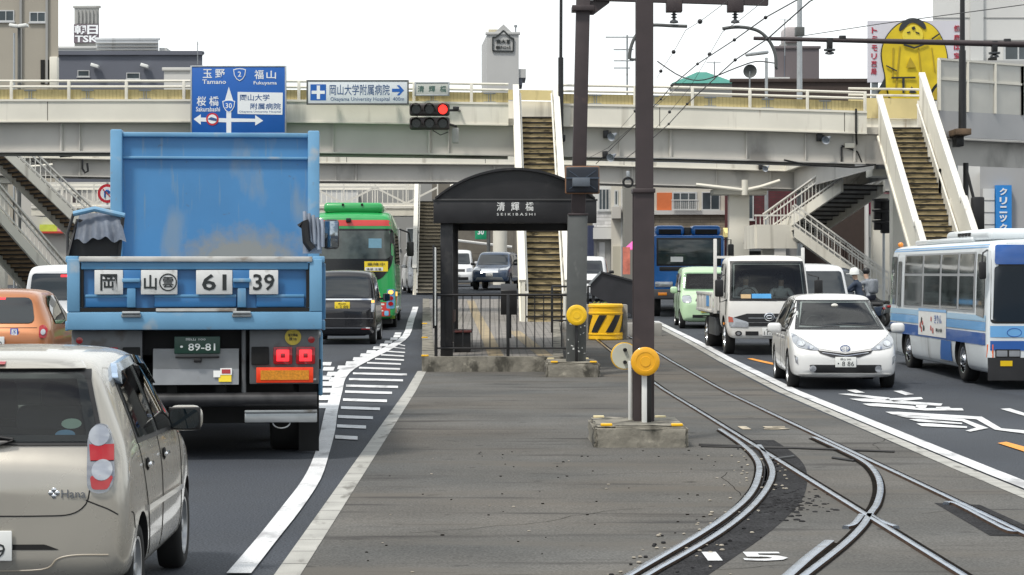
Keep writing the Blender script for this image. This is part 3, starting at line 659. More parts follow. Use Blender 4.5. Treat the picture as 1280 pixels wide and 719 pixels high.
for sx in (1, -1):
    f = lambda q_: [(u*sx, v) for u, v in q_]
    lp = c.patch('head_lamp', f([(.82, .95), (.76, .90), (.6, .79), (.44, .70), (.42, .665), (.56, .665), (.76, .71), (.83, .80)]), 'f', clearlens, .012, .06, rim=.03, round_=.03)
    c.patch('lamp_bowl', f([(.70+.06*math.cos(a), .775+.045*math.sin(a)) for a in [i*PI/7 for i in range(14)]]), 'f', chrome, .02, .03, parent=lp)
    c.patch('lamp_bowl', f([(.56+.05*math.cos(a), .71+.03*math.sin(a)) for a in [i*PI/7 for i in range(14)]]), 'f', chrome, .02, .05, parent=lp)
    c.patch('side_lamp', f([(.76, .42), (.80, .46), (.82, .58), (.77, .55)]), 'f', clearlens, .01, .05, rim=.02)
    c.patch('fog_lamp', f([(.53+.055*math.cos(a), .36+.055*math.sin(a)) for a in [i*PI/8 for i in range(16)]]), 'f', clearlens, .03, .04, rim=.03)
c.patch('grille', [(-.45, .665), (0, .61), (.45, .665), (.41, .615), (.22, .55), (0, .53), (-.22, .55), (-.41, .615)], 'f', black, .012, .05)
c.patch('grille_bar', [(-.38, .632), (0, .577), (.38, .632), (.37, .622), (0, .566), (-.37, .622)], 'f', chrome, .02, .05)
c.patch('lower_intake', [(-.60, .425), (.60, .425), (.52, .29), (-.52, .29)], 'f', black, .016, .05, round_=.05)
q = c.at('f', 0, .69); mb = MB()
def ell(mb, c_, a, b, r, m, tilt=0, n=24):
    pts = [Vector((c_[0]+a*math.cos(t), c_[1]+math.sin(t)*b*tilt, c_[2]+b*math.sin(t))) for t in [2*PI*i/n for i in range(n+1)]]
    mb.tube(pts, r, m, 6)
ell(mb, (0, q.y+.035, .69), .075, .052, .008, mat('emblem_blue', (.03, .08, .25), .2, metal=.5, var=0)); ell(mb, (0, q.y+.037, .70), .05, .022, .006, chrome); ell(mb, (0, q.y+.037, .69), .022, .045, .006, chrome)
mb.build('emblem', c.root)
c.plate('f', -.0, .47, platew, '・8 86', '岡山 500', w_=.34, h_=.17)
seam(c, cur([(-.80, .93), (-.45, .70), (-.4, .68), (0, .63), (.4, .68), (.45, .70), (.8, .93)]), 'f')
c.patch('bumper_lip', [(-.74, .22), (.74, .22), (.76, .26), (-.76, .26)], 'f', whitep, .03, rim=.04)
for ax, sx in (('r', 1), ('l', -1)):
    c.patch('window_surround', [(-1.95, 1.02), (1.05, .97), (.55, 1.28), (.12, 1.47), (-.6, 1.525), (-1.5, 1.47), (-1.85, 1.33)], ax, black, .002, .09, round_=.06)
    c.patch('side_window', [(-1.0, 1.02), (-.02, 1.01), (-.02, 1.46), (-.6, 1.49), (-1.0, 1.46)], ax, glass, .012, .09, round_=.03)
    c.patch('side_window', [(.05, 1.01), (.75, .995), (.45, 1.25), (.05, 1.44)], ax, glass, .012, .09, round_=.03)
    c.patch('side_window', [(-1.8, 1.05), (-1.08, 1.02), (-1.08, 1.45), (-1.5, 1.42), (-1.75, 1.3)], ax, glass, .012, .09, round_=.03)
    seam(c, [(.0, .98), (-.02, .3)], ax); seam(c, cur([(.98, .95), (.9, .7), (.92, .3)]), ax)
    for y in (-.75, .3):
        q = c.at(ax, y, .86); mb = MB(); mb.box((q.x+sx*.02, y, .86), (.02, .2, .03), whitep, .012); mb.build('door_handle', c.root)
    c.mirror(sx, .72, 1.0, whitep, .24, .17)
# ------------------------------------------------------------------ orange hatchback behind the truck's left corner
orange = mat('orange_metallic', (.44, .165, .06), .32, metal=.3, var=.02, coat=.6)
c = Car('hatchback', 'orange metallic hatchback with a blue wheelchair sticker, beside the truck', 'car', (-8.25, 33+1.7, 0), R(3), stations(3.7, 1.7, 1.52, hood=1.0, hl=.8, wl=.7, rl=.28, rbelt=.98, belt=.92, tumble=.72), orange, (-1.2, 1.25), .29, .18, (1.12, 1, 1.11), levels=2)
c.patch('rear_window', [(-.58, 1.02), (.58, 1.02), (.50, 1.40), (-.50, 1.40)], 'b', glass, .012, round_=.1)
c.patch('brake_lamp', [(-.16, 1.37), (.12, 1.37), (.12, 1.40), (-.16, 1.40)], 'b', redlit, .012)
c.both('tail_lamp', [(.66, .80), (.76, .80), (.78, .93), (.72, 1.0), (.65, .98)], 'b', redlens, off_=.015, cell=.05, rim=.03, round_=.03)
for sx in (1, -1): c.patch('reverse_lamp', [(sx*(.715+.035*math.cos(a)), .89+.045*math.sin(a)) for a in [i*PI/6 for i in range(12)]], 'b', clearlens, .024, .05)
q = c.at('b', .3, .88); mb = MB(); mb.box((.3, q.y-.01, .885), (.115, .006, .115), mat('wheelchair_sign', (.03, .1, .5), .5, var=0)); sg = mb.build('wheelchair_sticker', c.root)
text('♿', .08, .09, signwhite, 'symbol', sg, (.3, q.y-.016, .885), '-y', .003)
c.plate('b', 0, .74, platew, '75-10', '岡山 50')
seam(c, [(-.62, .95), (.62, .95)], 'b', w_=.006); seam(c, [(-.7, .66), (.7, .66)], 'b', w_=.006)
for ax, sx in (('r', 1), ('l', -1)):
    c.patch('side_window', [(-1.15, 1.0), (-.1, .98), (-.1, 1.42), (-.8, 1.42), (-1.1, 1.3)], ax, glass, .012, .08, round_=.04)
    c.patch('side_window', [(-.03, .98), (.95, .96), (.5, 1.3), (.2, 1.4), (-.03, 1.42)], ax, glass, .012, .08, round_=.04)
    c.mirror(sx, .75, 1.02, orange)
# ------------------------------------------------------------------ small vans and far cars
def boxvan(name, label, cat, loc, rz, Ln, W, Ht, col, sc_, wb, wr=.28, **k):
    kw = dict(hood=1.02, hl=.45, wl=.5, rl=.06, rbelt=1.0, nose=.72, belt=.98, tumble=.86); cab_ = k.pop('cabin', None); kw.update(k)
    return Car(name, label, cat, loc, rz, stations(Ln, W, Ht, **kw), col, wb, wr, .16, sc_, cabin=cab_)
def vfit(px_, py_, d=None):
    x, y = G(px_, py_); return (x, y, g(y))
silverw = mat('van_white', (.64, .65, .66), .35, var=.02, coat=.5)
x, y = -9.75, 45
c = boxvan('van', 'white van with a lit high brake light, left lane ahead of the orange car', 'van', (x, y+1.9, g(y)), R(3), 3.9, 1.75, 2.0, silverw, (1, 1, 1), (-1.2, 1.2))
c.patch('rear_window', [(-.72, 1.2), (.72, 1.2), (.66, 1.80), (-.66, 1.80)], 'b', glass, .012, round_=.08)
c.patch('brake_lamp', [(-.02, 1.72), (.28, 1.72), (.28, 1.77), (-.02, 1.77)], 'b', redlit, .02)
c.both('tail_lamp', [(.72, .8), (.82, .8), (.82, 1.1), (.72, 1.1)], 'b', redlens, off_=.01)
c.sides('side_window', [(-1.6, 1.15), (.9, 1.15), (.7, 1.75), (-1.6, 1.75)], glass, off_=.012, cell=.2, round_=.05)
c.plate('b', 0, .8, platew, '42-18'); c.mirror(1, 1.0, 1.25, silverw)
mb = MB(); mb.ball((.2, -1.9, 1.86), .05, black, (1, 1, .7)); mb.build('rear_camera', c.root)
# black tall kei wagon
blackp = mat('black_car_paint', (.012, .012, .015), .2, var=0, coat=.8)
x, y = vfit(432, 425)[:2]
c = boxvan('minivan', 'black boxy minivan with a yellow plate behind the green bus', 'car', ((434-CX)*50/F, 48.6+1.65, g(49)), 0, 3.35, 1.5, 1.78, blackp, (1.06, 1, 1.02), (-1.2, 1.2))
c.patch('rear_window', [(-.60, 1.13), (.60, 1.13), (.56, 1.62), (-.56, 1.62)], 'b', glass, .012, round_=.07)
c.patch('rear_garnish', [(-.66, 1.06), (.66, 1.06), (.66, 1.095), (-.66, 1.095)], 'b', chrome, .02, rim=.02)
c.both('tail_lamp', [(.64, .78), (.715, .78), (.715, 1.1), (.64, 1.08)], 'b', clearlens, off_=.012, rim=.02)
for sx in (1, -1): c.patch('indicator', [(sx*.645, 1.0), (sx*.71, 1.0), (sx*.71, 1.055), (sx*.645, 1.055)], 'b', amberlit if sx > 0 else amber, .02)
c.patch('bumper_strip', [(-.66, .385), (.66, .385), (.66, .41), (-.66, .41)], 'b', chrome, .02, rim=.02)
c.both('reflector', [(.42, .36), (.62, .36), (.62, .385), (.42, .385)], 'b', redlens, off_=.02)
seam(c, [(-.68, .62), (.68, .62)], 'b', w_=.01, m=mat('dark_chrome', (.2, .2, .21), .3, metal=.7, var=0))
c.plate('b', -.02, .92, platey, '・3 89', '岡山580', w_=.35, h_=.19)
q = c.at('b', 0, 1.02); mb = MB()
for a in (90, 210, 330):
    d = Vector((math.cos(R(a)), 0, math.sin(R(a)))); n_ = Vector((-d.z, 0, d.x)); o_ = Vector((0, q.y-.012, 1.035))
    mb.poly([o_, o_+d*.022+n_*.014, o_+d*.045, o_+d*.022-n_*.014], chrome)
mb.build('emblem', c.root)
text('Custom', .2, .035, chrome, 'badge', c.root, (.45, q.y-.008, .74), '-y', .004)
c.sides('side_window', [(-1.45, 1.1), (.8, 1.08), (.6, 1.6), (-1.4, 1.6)], glass, off_=.012, cell=.15, round_=.05); c.mirror(1, .9, 1.1, blackp, .18, .2)
# light green kei van
lgreen = mat('mint_green_paint', (.47, .66, .42), .3, var=.01, coat=.6)
x, y, z = vfit(852, 421)
c = boxvan('minivan', 'mint green box minivan with a yellow plate between the trucks', 'car', ((884-CX)*58.5/F, 58+1.65, g(58)), PI-R(2), 3.35, 1.5, 1.86, lgreen, (1.05, 1, .98), (-1.2, 1.2), hood=1.08, hl=.5, wl=.42, nose=.85, cabin=([(-.57, 1.18), (.57, 1.18), (.52, 1.64), (-.52, 1.64)], 2.2, -.6))
cabin_fit(c.root, 1.0, 1.13, .1, 1.15, .6)
c.patch('windscreen', [(-.63, 1.14), (.63, 1.14), (.58, 1.68), (-.58, 1.68)], 'f', cglass, .012, round_=.06)
for sx in (1, -1):
    c.patch('head_lamp', [(sx*u, v) for u, v in rnd([(.42, .78), (.68, .78), (.68, 1.0), (.42, 1.0)], .08)], 'f', clearlens, .015, .06, rim=.03)
c.patch('grille', [(-.32, .82), (.32, .82), (.30, .90), (-.30, .90)], 'f', black, .01); c.patch('lower_intake', [(-.4, .33), (.4, .33), (.4, .42), (-.4, .42)], 'f', black, .008)
c.plate('f', 0, .58, platey, '26-01', '岡山', w_=.34, h_=.18)
for ax in 'rl':
    c.patch('side_window', [(-1.5, 1.15), (-.1, 1.13), (-.1, 1.65), (-1.5, 1.65)], ax, glass, .012, .15, round_=.05); c.patch('side_window', [(0, 1.13), (.85, 1.1), (.65, 1.6), (0, 1.65)], ax, glass, .012, .15, round_=.05)
    seam(c, [(-.05, 1.1), (-.05, .3)], ax, w_=.008); seam(c, [(.9, 1.1), (.8, .3)], ax, w_=.008)
c.mirror(1, 1.0, 1.15, lgreen, .2, .2); c.mirror(-1, 1.0, 1.15, lgreen, .2, .2)
# white van between the flatbed and the estate car
c = boxvan('van', 'white van half hidden between the flatbed lorry and the estate car', 'van', ((1026-CX)*52/F, 52+1.9, g(52)), PI, 3.9, 1.75, 1.95, silverw, (1.02, 1, 1), (-1.2, 1.2))
c.patch('windscreen', [(-.72, 1.12), (.72, 1.12), (.66, 1.75), (-.66, 1.75)], 'f', glass, .012, round_=.07)
c.both('head_lamp', [(.5, .75), (.78, .75), (.8, .98), (.55, .93)], 'f', clearlens, off_=.012); c.patch('grille', [(-.4, .8), (.4, .8), (.4, .9), (-.4, .9)], 'f', black, .01)
c.sides('side_window', [(-1.6, 1.15), (.9, 1.13), (.7, 1.7), (-1.6, 1.7)], glass, off_=.012, cell=.2, round_=.05); c.plate('f', 0, .5, platew, '55-02'); c.mirror(1, 1.1, 1.2, black, .16, .26)
# dark car behind it
navy = mat('navy_car_paint', (.022, .035, .06), .25, var=0, coat=.7)
c = Car('estate_car', 'dark blue car tucked behind the white van beside the stairs', 'car', ((1047-CX)*60/F, 62, g(62)), PI, stations(4.4, 1.75, 1.6), navy, (-1.3, 1.3), .31, .2, (1.05, 1, 1.1))
c.patch('windscreen', [(-.7, 1.0), (.7, 1.0), (.58, 1.48), (-.58, 1.48)], 'f', glass, .012, round_=.06); c.both('head_lamp', [(.5, .7), (.78, .74), (.78, .86), (.5, .8)], 'f', clearlens, off_=.012)
c.sides('side_window', [(-1.6, 1.02), (.9, 1.0), (.3, 1.45), (-1.4, 1.45)], glass, off_=.012, cell=.2, round_=.05)
# dark blue off-road wagon seen through the tram stop
c = Car('off_road_car', 'dark blue off-road wagon coming through the junction beyond the tram stop', 'car', ((621-CX)*96/F, 98, g(97)), PI-R(9), stations(4.6, 1.85, 1.85, zb=.36, hood=1.15, hl=1.0, wl=.6, rl=.15, rbelt=1.1, nose=.9, belt=1.1, tumble=.82), mat('blue_grey_car_paint', (.035, .06, .11), .25, var=0, coat=.7), (-1.4, 1.4), .39, .24, (1, 1, 1), levels=2)
c.patch('windscreen', [(-.74, 1.2), (.74, 1.2), (.66, 1.7), (-.66, 1.7)], 'f', glass, .012, round_=.06)
c.both('head_lamp', [(.45, .92), (.82, .95), (.85, 1.1), (.5, 1.02)], 'f', clearlens, off_=.015); c.patch('grille', [(-.42, .82), (.42, .82), (.42, 1.0), (-.42, 1.0)], 'f', chrome, .012); c.patch('bumper_guard', [(-.7, .45), (.7, .45), (.6, .6), (-.6, .6)], 'f', steel, .012)
for ax in 'rl':
    c.patch('side_window', [(-1.9, 1.2), (-.2, 1.2), (-.2, 1.7), (-1.8, 1.7)], ax, glass, .012, .15, round_=.05); c.patch('side_window', [(-.1, 1.2), (.75, 1.18), (.45, 1.66), (-.1, 1.7)], ax, glass, .012, .15, round_=.05)
c.mirror(1, .8, 1.25, black); c.mirror(-1, .8, 1.25, black)
c.plate('f', 0, .72, platew, '31-74')
# white van seen right of the second pole
c = boxvan('van', 'white van partly behind the dark fence right of the second pole', 'van', ((737-CX)*82/F, 84, g(84)), PI-R(4), 4.2, 1.8, 1.95, silverw, (1, 1, .95), (-1.3, 1.3), wr=.32, hl=.7, hood=1.1)
c.patch('windscreen', [(-.7, 1.18), (.7, 1.18), (.62, 1.75), (-.62, 1.75)], 'f', glass, .012, round_=.07); c.both('head_lamp', [(.5, .78), (.8, .8), (.8, 1.0), (.5, .95)], 'f', clearlens, off_=.012)
c.patch('grille', [(-.42, .75), (.42, .75), (.42, .9), (-.42, .9)], 'f', black, .01)
c.sides('side_window', [(-1.7, 1.2), (.8, 1.18), (.5, 1.72), (-1.7, 1.72)], glass, off_=.012, cell=.2, round_=.05); c.mirror(-1, 1.0, 1.25, black)
# white vans right of the green bus, and the sliver of another
for px_, d, lab, rz in ((527, 92, 'white van coming towards us right of the green bus', -7), (571, 104, 'pale blue white van just left of the dark blue wagon', 0)):
    c = boxvan('van', lab, 'van', ((px_-CX)*d/F, d+2, g(d)), PI-R(rz), 4.2, 1.75, 1.95, silverw, (1, 1, 1), (-1.3, 1.3), wr=.32, hl=.6, hood=1.1)
    c.patch('windscreen', [(-.7, 1.18), (.7, 1.18), (.62, 1.75), (-.62, 1.75)], 'f', glass, .012, round_=.07); c.both('head_lamp', [(.5, .78), (.8, .8), (.8, 1.0), (.5, .95)], 'f', clearlens, off_=.012)
    c.patch('grille', [(-.42, .78), (.42, .78), (.42, .92), (-.42, .92)], 'f', black, .01); c.patch('lower_intake', [(-.6, .35), (.6, .35), (.6, .5), (-.6, .5)], 'f', black, .01)
    c.sides('side_window', [(-1.7, 1.2), (.8, 1.18), (.5, 1.72), (-1.7, 1.72)], glass, off_=.012, cell=.2, round_=.05); c.mirror(-1, 1.0, 1.25, silverw); c.mirror(1, 1.0, 1.25, silverw); c.plate('f', 0, .6, platew, '18-63')
# ------------------------------------------------------------------ blue dump truck
tblue = mat('truck_blue', (.085, .245, .43), .5, var=.1, scale=1.2, coat=.1, bump=.12, bscale=4, dirt=[((.16, .11, .08), .1, 3, (3, 3, .5)), ((.27, .32, .36), .22, 2.5, (1, 1, .6)), ((.2, .17, .14), .1, 7, ONE)])
tblue2 = mat('truck_blue_light', (.14, .32, .50), .5, var=.12, scale=2, dirt=[((.36, .4, .42), .3, 3, ONE), ((.22, .17, .12), .12, 9, ONE)])
tblue3 = mat('tailgate_blue', (.03, .16, .38), .45, var=.08, scale=2, coat=.2, dirt=((.18, .2, .22), .2, 4, (1, 1, .5)))
wornlip = mat('worn_lip', (.5, .5, .48), .6, var=.15, scale=6, dirt=((.2, .16, .12), .35, 8, (.5, 1, 1)))
head = mat('headboard_blue', (.065, .225, .44), .5, var=.1, scale=1.0, coat=.1, bump=.15, bscale=3, dirt=[((.2, .28, .36), .36, 1.6, (1.4, 1, .5)), ((.15, .26, .37), .3, 5, (3, 1, .3)), ((.14, .09, .06), .07, 5, (2, 1, .6)), ((.1, .12, .15), .08, 9, ONE)])
def add_dust(m, centre, radius):
    """a dried mud stain of its own shape low on the headboard"""
    t = m.node_tree; k = t.links.new; b = t.nodes['Principled BSDF']; src = b.inputs['Base Color'].links[0].from_socket
    tc = t.nodes.new('ShaderNodeTexCoord'); vs = t.nodes.new('ShaderNodeVectorMath'); vs.operation = 'SUBTRACT'; vs.inputs[1].default_value = centre
    vd = t.nodes.new('ShaderNodeVectorMath'); vd.operation = 'DIVIDE'; vd.inputs[1].default_value = radius
    ln_ = t.nodes.new('ShaderNodeVectorMath'); ln_.operation = 'LENGTH'; n = t.nodes.new('ShaderNodeTexNoise'); n.inputs['Scale'].default_value = 6; n.inputs['Detail'].default_value = 10; n.inputs['Roughness'].default_value = .65
    ad = t.nodes.new('ShaderNodeMath'); ad.operation = 'MULTIPLY_ADD'; ad.inputs[1].default_value = 1.1; ad.inputs[2].default_value = -.55
    su = t.nodes.new('ShaderNodeMath'); su.operation = 'ADD'; mr = t.nodes.new('ShaderNodeMapRange'); mr.inputs[1].default_value = 1.15; mr.inputs[2].default_value = .55
    mx_ = t.nodes.new('ShaderNodeMix'); mx_.data_type = 'RGBA'; mx_.inputs[7].default_value = (.27, .265, .24, 1)
    k(tc.outputs['Object'], vs.inputs[0]); k(vs.outputs[0], vd.inputs[0]); k(vd.outputs[0], ln_.inputs[0]); k(tc.outputs['Object'], n.inputs[0])
    k(n.outputs['Fac'], ad.inputs[0]); k(ad.outputs[0], su.inputs[1]); k(ln_.outputs['Value'], su.inputs[0]); k(su.outputs[0], mr.inputs[0])
    k(mr.outputs[0], mx_.inputs[0]); k(src, mx_.inputs[6]); k(mx_.outputs[2], b.inputs['Base Color'])
add_dust(head, (.34, 5.1, 2.05), (.85, 3, .5))
T = thing('dump_truck', 'blue dump truck with open bed and plates 61 39, brake lights on', 'dump truck', (-3.03, 20.6, 0), R(5.5))
def b2(mb, *a, **k): mb.b2(*a, **k)
W = 1.3
# tail frame
mb = MB()
mb.b2((-W, -.03, 1.37), (W, .12, 1.555), tblue2, .015); mb.b2((-W, -.03, 1.556), (-W+.13, .1, 2.10), tblue2, .012); mb.b2((W-.13, -.03, 1.556), (W, .1, 2.10), tblue2, .012)
fr = mb.build('tail_frame', T)
mb = MB(); mb.b2((-W+.12, -.05, 2.07), (W-.1, .08, 2.125), wornlip, .012); mb.build('top_lip', T)
mb = MB()
mb.b2((-W+.14, .03, 1.56), (W-.14, .07, 2.065), tblue3)
mb.b2((-W+.14, -.02, 1.99), (W-.14, .03, 2.068), tblue, .012)
for x0, x1 in ((-1.12, -.63), (-.42, .42), (.62, 1.12)):
    mb.b2((x0, -.005, 1.60), (x1, .03, 1.73), tblue3, .02); mb.b2((x0, -.012, 1.70), (x1, .03, 1.735), tblue, .012)
for x in (-.65, .475): mb.b2((x-.045, -.035, 1.60), (x+.045, .03, 1.80), tblue, .012); mb.b2((x-.1, -.03, 1.80), (x+.1, .03, 1.985), tblue3, .012); mb.b2((x-.09, -.06, 1.86), (x+.09, -.03, 1.90), tblue2, .008)
tg = mb.build('tailgate', T)
mb = MB()
for x in (-.65, .475): mb.b2((x-.1, -.055, 1.50), (x+.1, -.03, 1.535), steel, .006); mb.cyl((x-.09, -.05, 1.545), (x+.09, -.05, 1.545), .02, steel)
mb.build('hinge', T)
mb = MB(); mb.b2((-.4, -.035, 1.562), (.42, -.021, 1.592), wornlip); mb.build('gate_sill', tg)
mb = MB(); mb.b2((-W+.131, -.02, 1.557), (W-.131, .029, 1.597), under); mb.b2((-W+.131, -.01, 1.6), (-W+.165, .03, 2.06), under); mb.b2((W-.165, -.01, 1.6), (W-.131, .03, 2.06), under); mb.build('gate_gap_shade', T)  # black strips standing in for the shade inside the tail frame
truckplate = mat('character_plate', (.66, .67, .66), .5, var=.08, scale=6, dirt=((.35, .35, .33), .3, 6, ONE))
for x0, x1, ch in ((120, 155, '岡'), (177, 222, '山'), (245, 290, '61'), (311, 347, '39')):
    a, b_ = (x0-244)/121.4, (x1-244)/121.4; z0, z1 = 1.735, 1.985
    mb = MB(); cx_ = (a+b_)/2; mb.b2((a, -.04, z0), (b_, -.025, z1), truckplate, .006); p_ = mb.build('character_plate', tg)
    if ch == '山':
        text('山', .13, .15, ink, 'lettering', p_, (cx_-.09, -.043, 1.86), '-y', .004, bold=.02); text('雲', .11, .11, ink, 'lettering', p_, (cx_+.09, -.043, 1.86), '-y', .004, bold=.01)
        mb = MB(); ell(mb, (cx_+.09, -.041, 1.86), .085, .085, .007, ink); mb.build('lettering', p_)
    else: text(ch, {'岡': .17, '61': .25, '39': .22}[ch], .17, ink, 'lettering', p_, (cx_, -.043, 1.86), '-y', .004, bold=.015)
# bed
mb = MB(); mb.b2((-1.2, .12, 1.38), (1.2, 5.2, 1.46), tblue); 
for sx in (-1, 1):
    mb.b2((sx*1.3, .121, 1.40), (sx*1.22, 5.2, 2.06), tblue); mb.b2((sx*1.33, .1, 2.06), (sx*1.2, 5.2, 2.13), tblue2, .015); mb.b2((sx*1.335, .12, 1.36), (sx*1.3, 5.2, 1.46), tblue2, .01)
    for y in (.6, 1.5, 2.4, 3.3, 4.2): mb.b2((sx*1.345, y, 1.46), (sx*1.3, y+.12, 2.06), tblue, .01)
mb.build('bed', T)
mb = MB(); mb.b2((-1.22, 5.2, 1.4), (1.22, 5.25, 3.45), head); mb.b2((-1.22, 5.17, 3.45), (1.22, 5.25, 3.74), head)
mb.build('headboard', T)
mb = MB()
for sx in (-1, 1): mb.b2((sx*1.33, 5.05, 1.4), (sx*1.18, 5.3, 3.79), tblue2, .02)
mb.b2((-1.18, 5.1, 3.70), (1.18, 5.3, 3.76), tblue2, .015); mb.b2((-1.18, 5.14, 3.42), (1.18, 5.2, 3.455), tblue2, .01); mb.build('headboard_frame', T)
tarp = mat('grey_tarpaulin', (.27, .31, .38), .55, var=.25, scale=5, bump=.3, bscale=8)
def tarpflap(x0, x1, z0, z1, yaw, nm):
    bm = bmesh.new(); nx, ny = 22, 10; V = []
    for j in range(ny+1):
        row = []
        for i in range(nx+1):
            u, v = i/nx, j/ny; x = x0+(x1-x0)*u+.12*v*(u-.3); z = z1+(z0-z1)*v-.02*math.sin(u*9)*v+.02*math.sin(u*23)*v
            row.append(bm.verts.new((x, .3+.28*(1-u)*yaw-.16*v+.035*math.sin(u*26)*v, z)))
        V.append(row)
    for A, B in zip(V, V[1:]):
        for i in range(nx): bm.faces.new((A[i], A[i+1], B[i+1], B[i]))
    r = bmesh.ops.solidify(bm, geom=list(bm.faces), thickness=.012)
    me = bpy.data.meshes.new(nm); bm.to_mesh(me); bm.free(); me.materials.append(tarp); finish(me, 60); return link(nm, me, T)
tarpflap(-1.22, -.80, 2.30, 2.58, .4, 'tarp_flap')
mb = MB(); mb.tube([(-1.27, .3, 2.57), (-1.05, .28, 2.62), (-.74, .26, 2.55)], .028, tblue2); mb.tube([(-1.27, .3, 2.57), (-1.33, .28, 2.36), (-1.32, .22, 2.12)], .016, black); mb.tube([(-.76, .26, 2.54), (-.8, .26, 2.13)], .02, black)
mb.build('flap_rail', T)
mb = MB(); mb.prism([(-1.33, .36, 2.13), (-.80, .36, 2.13), (-.80, .36, 2.4), (-1.22, .36, 2.52)], (0, .02, 0), black); mb.prism([(-1.33, .2, 2.13), (-1.33, 1.4, 2.13), (-1.25, 1.2, 2.5), (-1.25, .36, 2.52)], (.02, 0, 0), black); mb.build('side_flap', T)
mb = MB(); rr = random.Random(5)
pts = [(1.14+.02*i+rr.uniform(-.015, .015), .3+.02*math.sin(i), 2.60-.012*i) for i in range(9)]
for k in range(5): mb.tube([(1.12+.045*k, .28, 2.60-.02*k), (1.13+.045*k, .24+.03*(k % 2), 2.42), (1.15+.04*k, .26, 2.2+.03*(k % 3))], .02, tarp, 6)
mb.prism([(1.1, .3, 2.16), (1.3, .3, 2.16), (1.31, .32, 2.5), (1.12, .32, 2.58)], (0, .03, 0), tarp)
mb.tube([(1.08, .26, 2.44), (1.12, .24, 2.5), (1.14, .24, 2.28), (1.2, .24, 2.2)], .045, black, 7)
mb.build('tarp_flap', T)
# under the bed
mb = MB()
for x in (-.42, .42): mb.b2((x-.05, .35, .95), (x+.05, 7.4, 1.25), under)
mb.b2((-.95, .25, 1.1), (.95, 5.2, 1.36), under); mb.b2((-1.0, 1.6, .62), (1.0, 1.75, 1.05), under); mb.cyl((-.9, 1.5, .52), (.9, 1.5, .52), .09, under); mb.cyl((-.9, 2.8, .52), (.9, 2.8, .52), .09, under); mb.ball((0, 1.5, .55), .26, under)
mb.b2((-.9, 3.6, .5), (-1.2, 5.2, 1.0), steel, .03); mb.b2((.9, 3.6, .5), (1.2, 5.2, 1.0), steel, .03)
mb.b2((-1.0, .62, .36), (1.0, .66, 1.0), under); mb.b2((-1.05, .7, .5), (1.05, 5.0, .56), under)  # wide apron and belly plate, added to block light under the truck
mb.build('chassis', T)
lampbox = mat('lamp_panel', (.13, .135, .14), .5, metal=.3, var=.12, scale=6, dirt=((.09, .08, .07), .35, 5, ONE))
for sx in (-1, 1):
    mb = MB(); mb.b2((sx*.55, .12, .80), (sx*1.27, .2, 1.365), lampbox, .012); pn = mb.build('lamp_panel', T)
    mb = MB(); mb.b2((sx*.57, .095, 1.0), (sx*.75, .118, 1.19), under, .01); mb.b2((sx*.74, .105, .84), (sx*1.24, .118, .86), galv); mb.build('lamp_housing', pn)
    for x in (.795, 1.03):
        mb = MB(); mb.b2((sx*x, .085, 1.005), (sx*(x+.2), .118, 1.19), redlens, .02); mb.box((sx*(x+.1), .083, 1.098), (.13, .012, .12), redlit, .02); mb.box((sx*(x+.1), .08, 1.098), (.05, .01, .05), redlens, .005); mb.build('brake_lamp', pn)
    mb = MB(); mb.b2((sx*.62, .09, .815), (sx*1.21, .118, .975), mat('reflector_red_glow', (.8, .05, .01), .3, var=.08, scale=40, emit=.05), .006); mb.b2((sx*.665, .084, .845), (sx*1.165, .09, .945), mat('reflector_orange', (.62, .24, .015), .35, var=.25, scale=50)); mb.build('reflector_plate', pn)  # red reflector glows faintly by itself, in place of light thrown back
    mb = MB(); mb.lathe([(0, 0), (.035, .002), (.04, .02)], (sx*1.19, .115, 1.26), (0, 1, 0), redlens, 16); mb.build('round_reflector', pn)
    mb = MB(); mb.b2((sx*1.06, 1.05, .02), (sx*1.28, 1.08, .95), blackrub); mb.b2((sx*1.0, .9, .92), (sx*1.3, 2.1, 1.02), under); mb.build('mudguard', T)
    mb = MB(); mb.b2((sx*.5, .12, .40), (sx*1.25, .2, .50), galv, .01); mb.b2((sx*.5, .1, .50), (sx*1.25, .2, .53), steel, .01); st_ = mb.build('step_plate', T)
    mb = MB(); mb.tube([(sx*(.88+.09*math.cos(a)), .14, .40-.06*math.sin(a)) for a in [i*PI/8 for i in range(9)]], .008, steel, 6); mb.build('step_loop', st_)
mb = MB(); mb.cyl((1.0, .1, 1.29), (1.0, .118, 1.29), .085, mat('old_yellow', (.55, .42, .05), .5, var=.15, scale=20), n=20); stk = mb.build('round_sticker', T)
text('最大積載', .1, .03, ink, 'lettering', stk, (1.0, .097, 1.31), '-y', .003); text('積10t', .08, .035, ink, 'lettering', stk, (1.0, .097, 1.27), '-y', .003)
mb = MB(); mb.tube([(-1.25, .15, .64), (1.25, .15, .64)], .075, mat('bumper_tube', (.03, .03, .032), .35, var=.4, scale=7), 14); mb.b2((-.3, .18, .6), (-.2, .5, .95), under); mb.b2((.2, .18, .6), (.3, .5, .95), under); mb.build('rear_bumper', T)
mb = MB(); mb.b2((-.44, .12, .96), (.44, .15, 1.14), alu); mb.prism([(-.44, .12, .96), (.44, .12, .96), (.44, .08, .80), (-.44, .08, .80)], (0, .02, 0), alu); mb.b2((-.44, .14, 1.14), (.44, .3, 1.17), alu); mb.build('splash_plate', T)
mb = MB(); mb.b2((-.22, .06, 1.12), (.25, .085, 1.30), plateg, .01); np_ = mb.build('number_plate', T)
text('・89-81', .36, .075, mat('plate_letter', (.7, .74, .72), .5, var=0), 'plate_lettering', np_, (.02, .057, 1.19), '-y', .003, bold=.01); text('岡山 100', .2, .026, mat('plate_letter', ONE), 'plate_lettering', np_, (.0, .057, 1.27), '-y', .003)
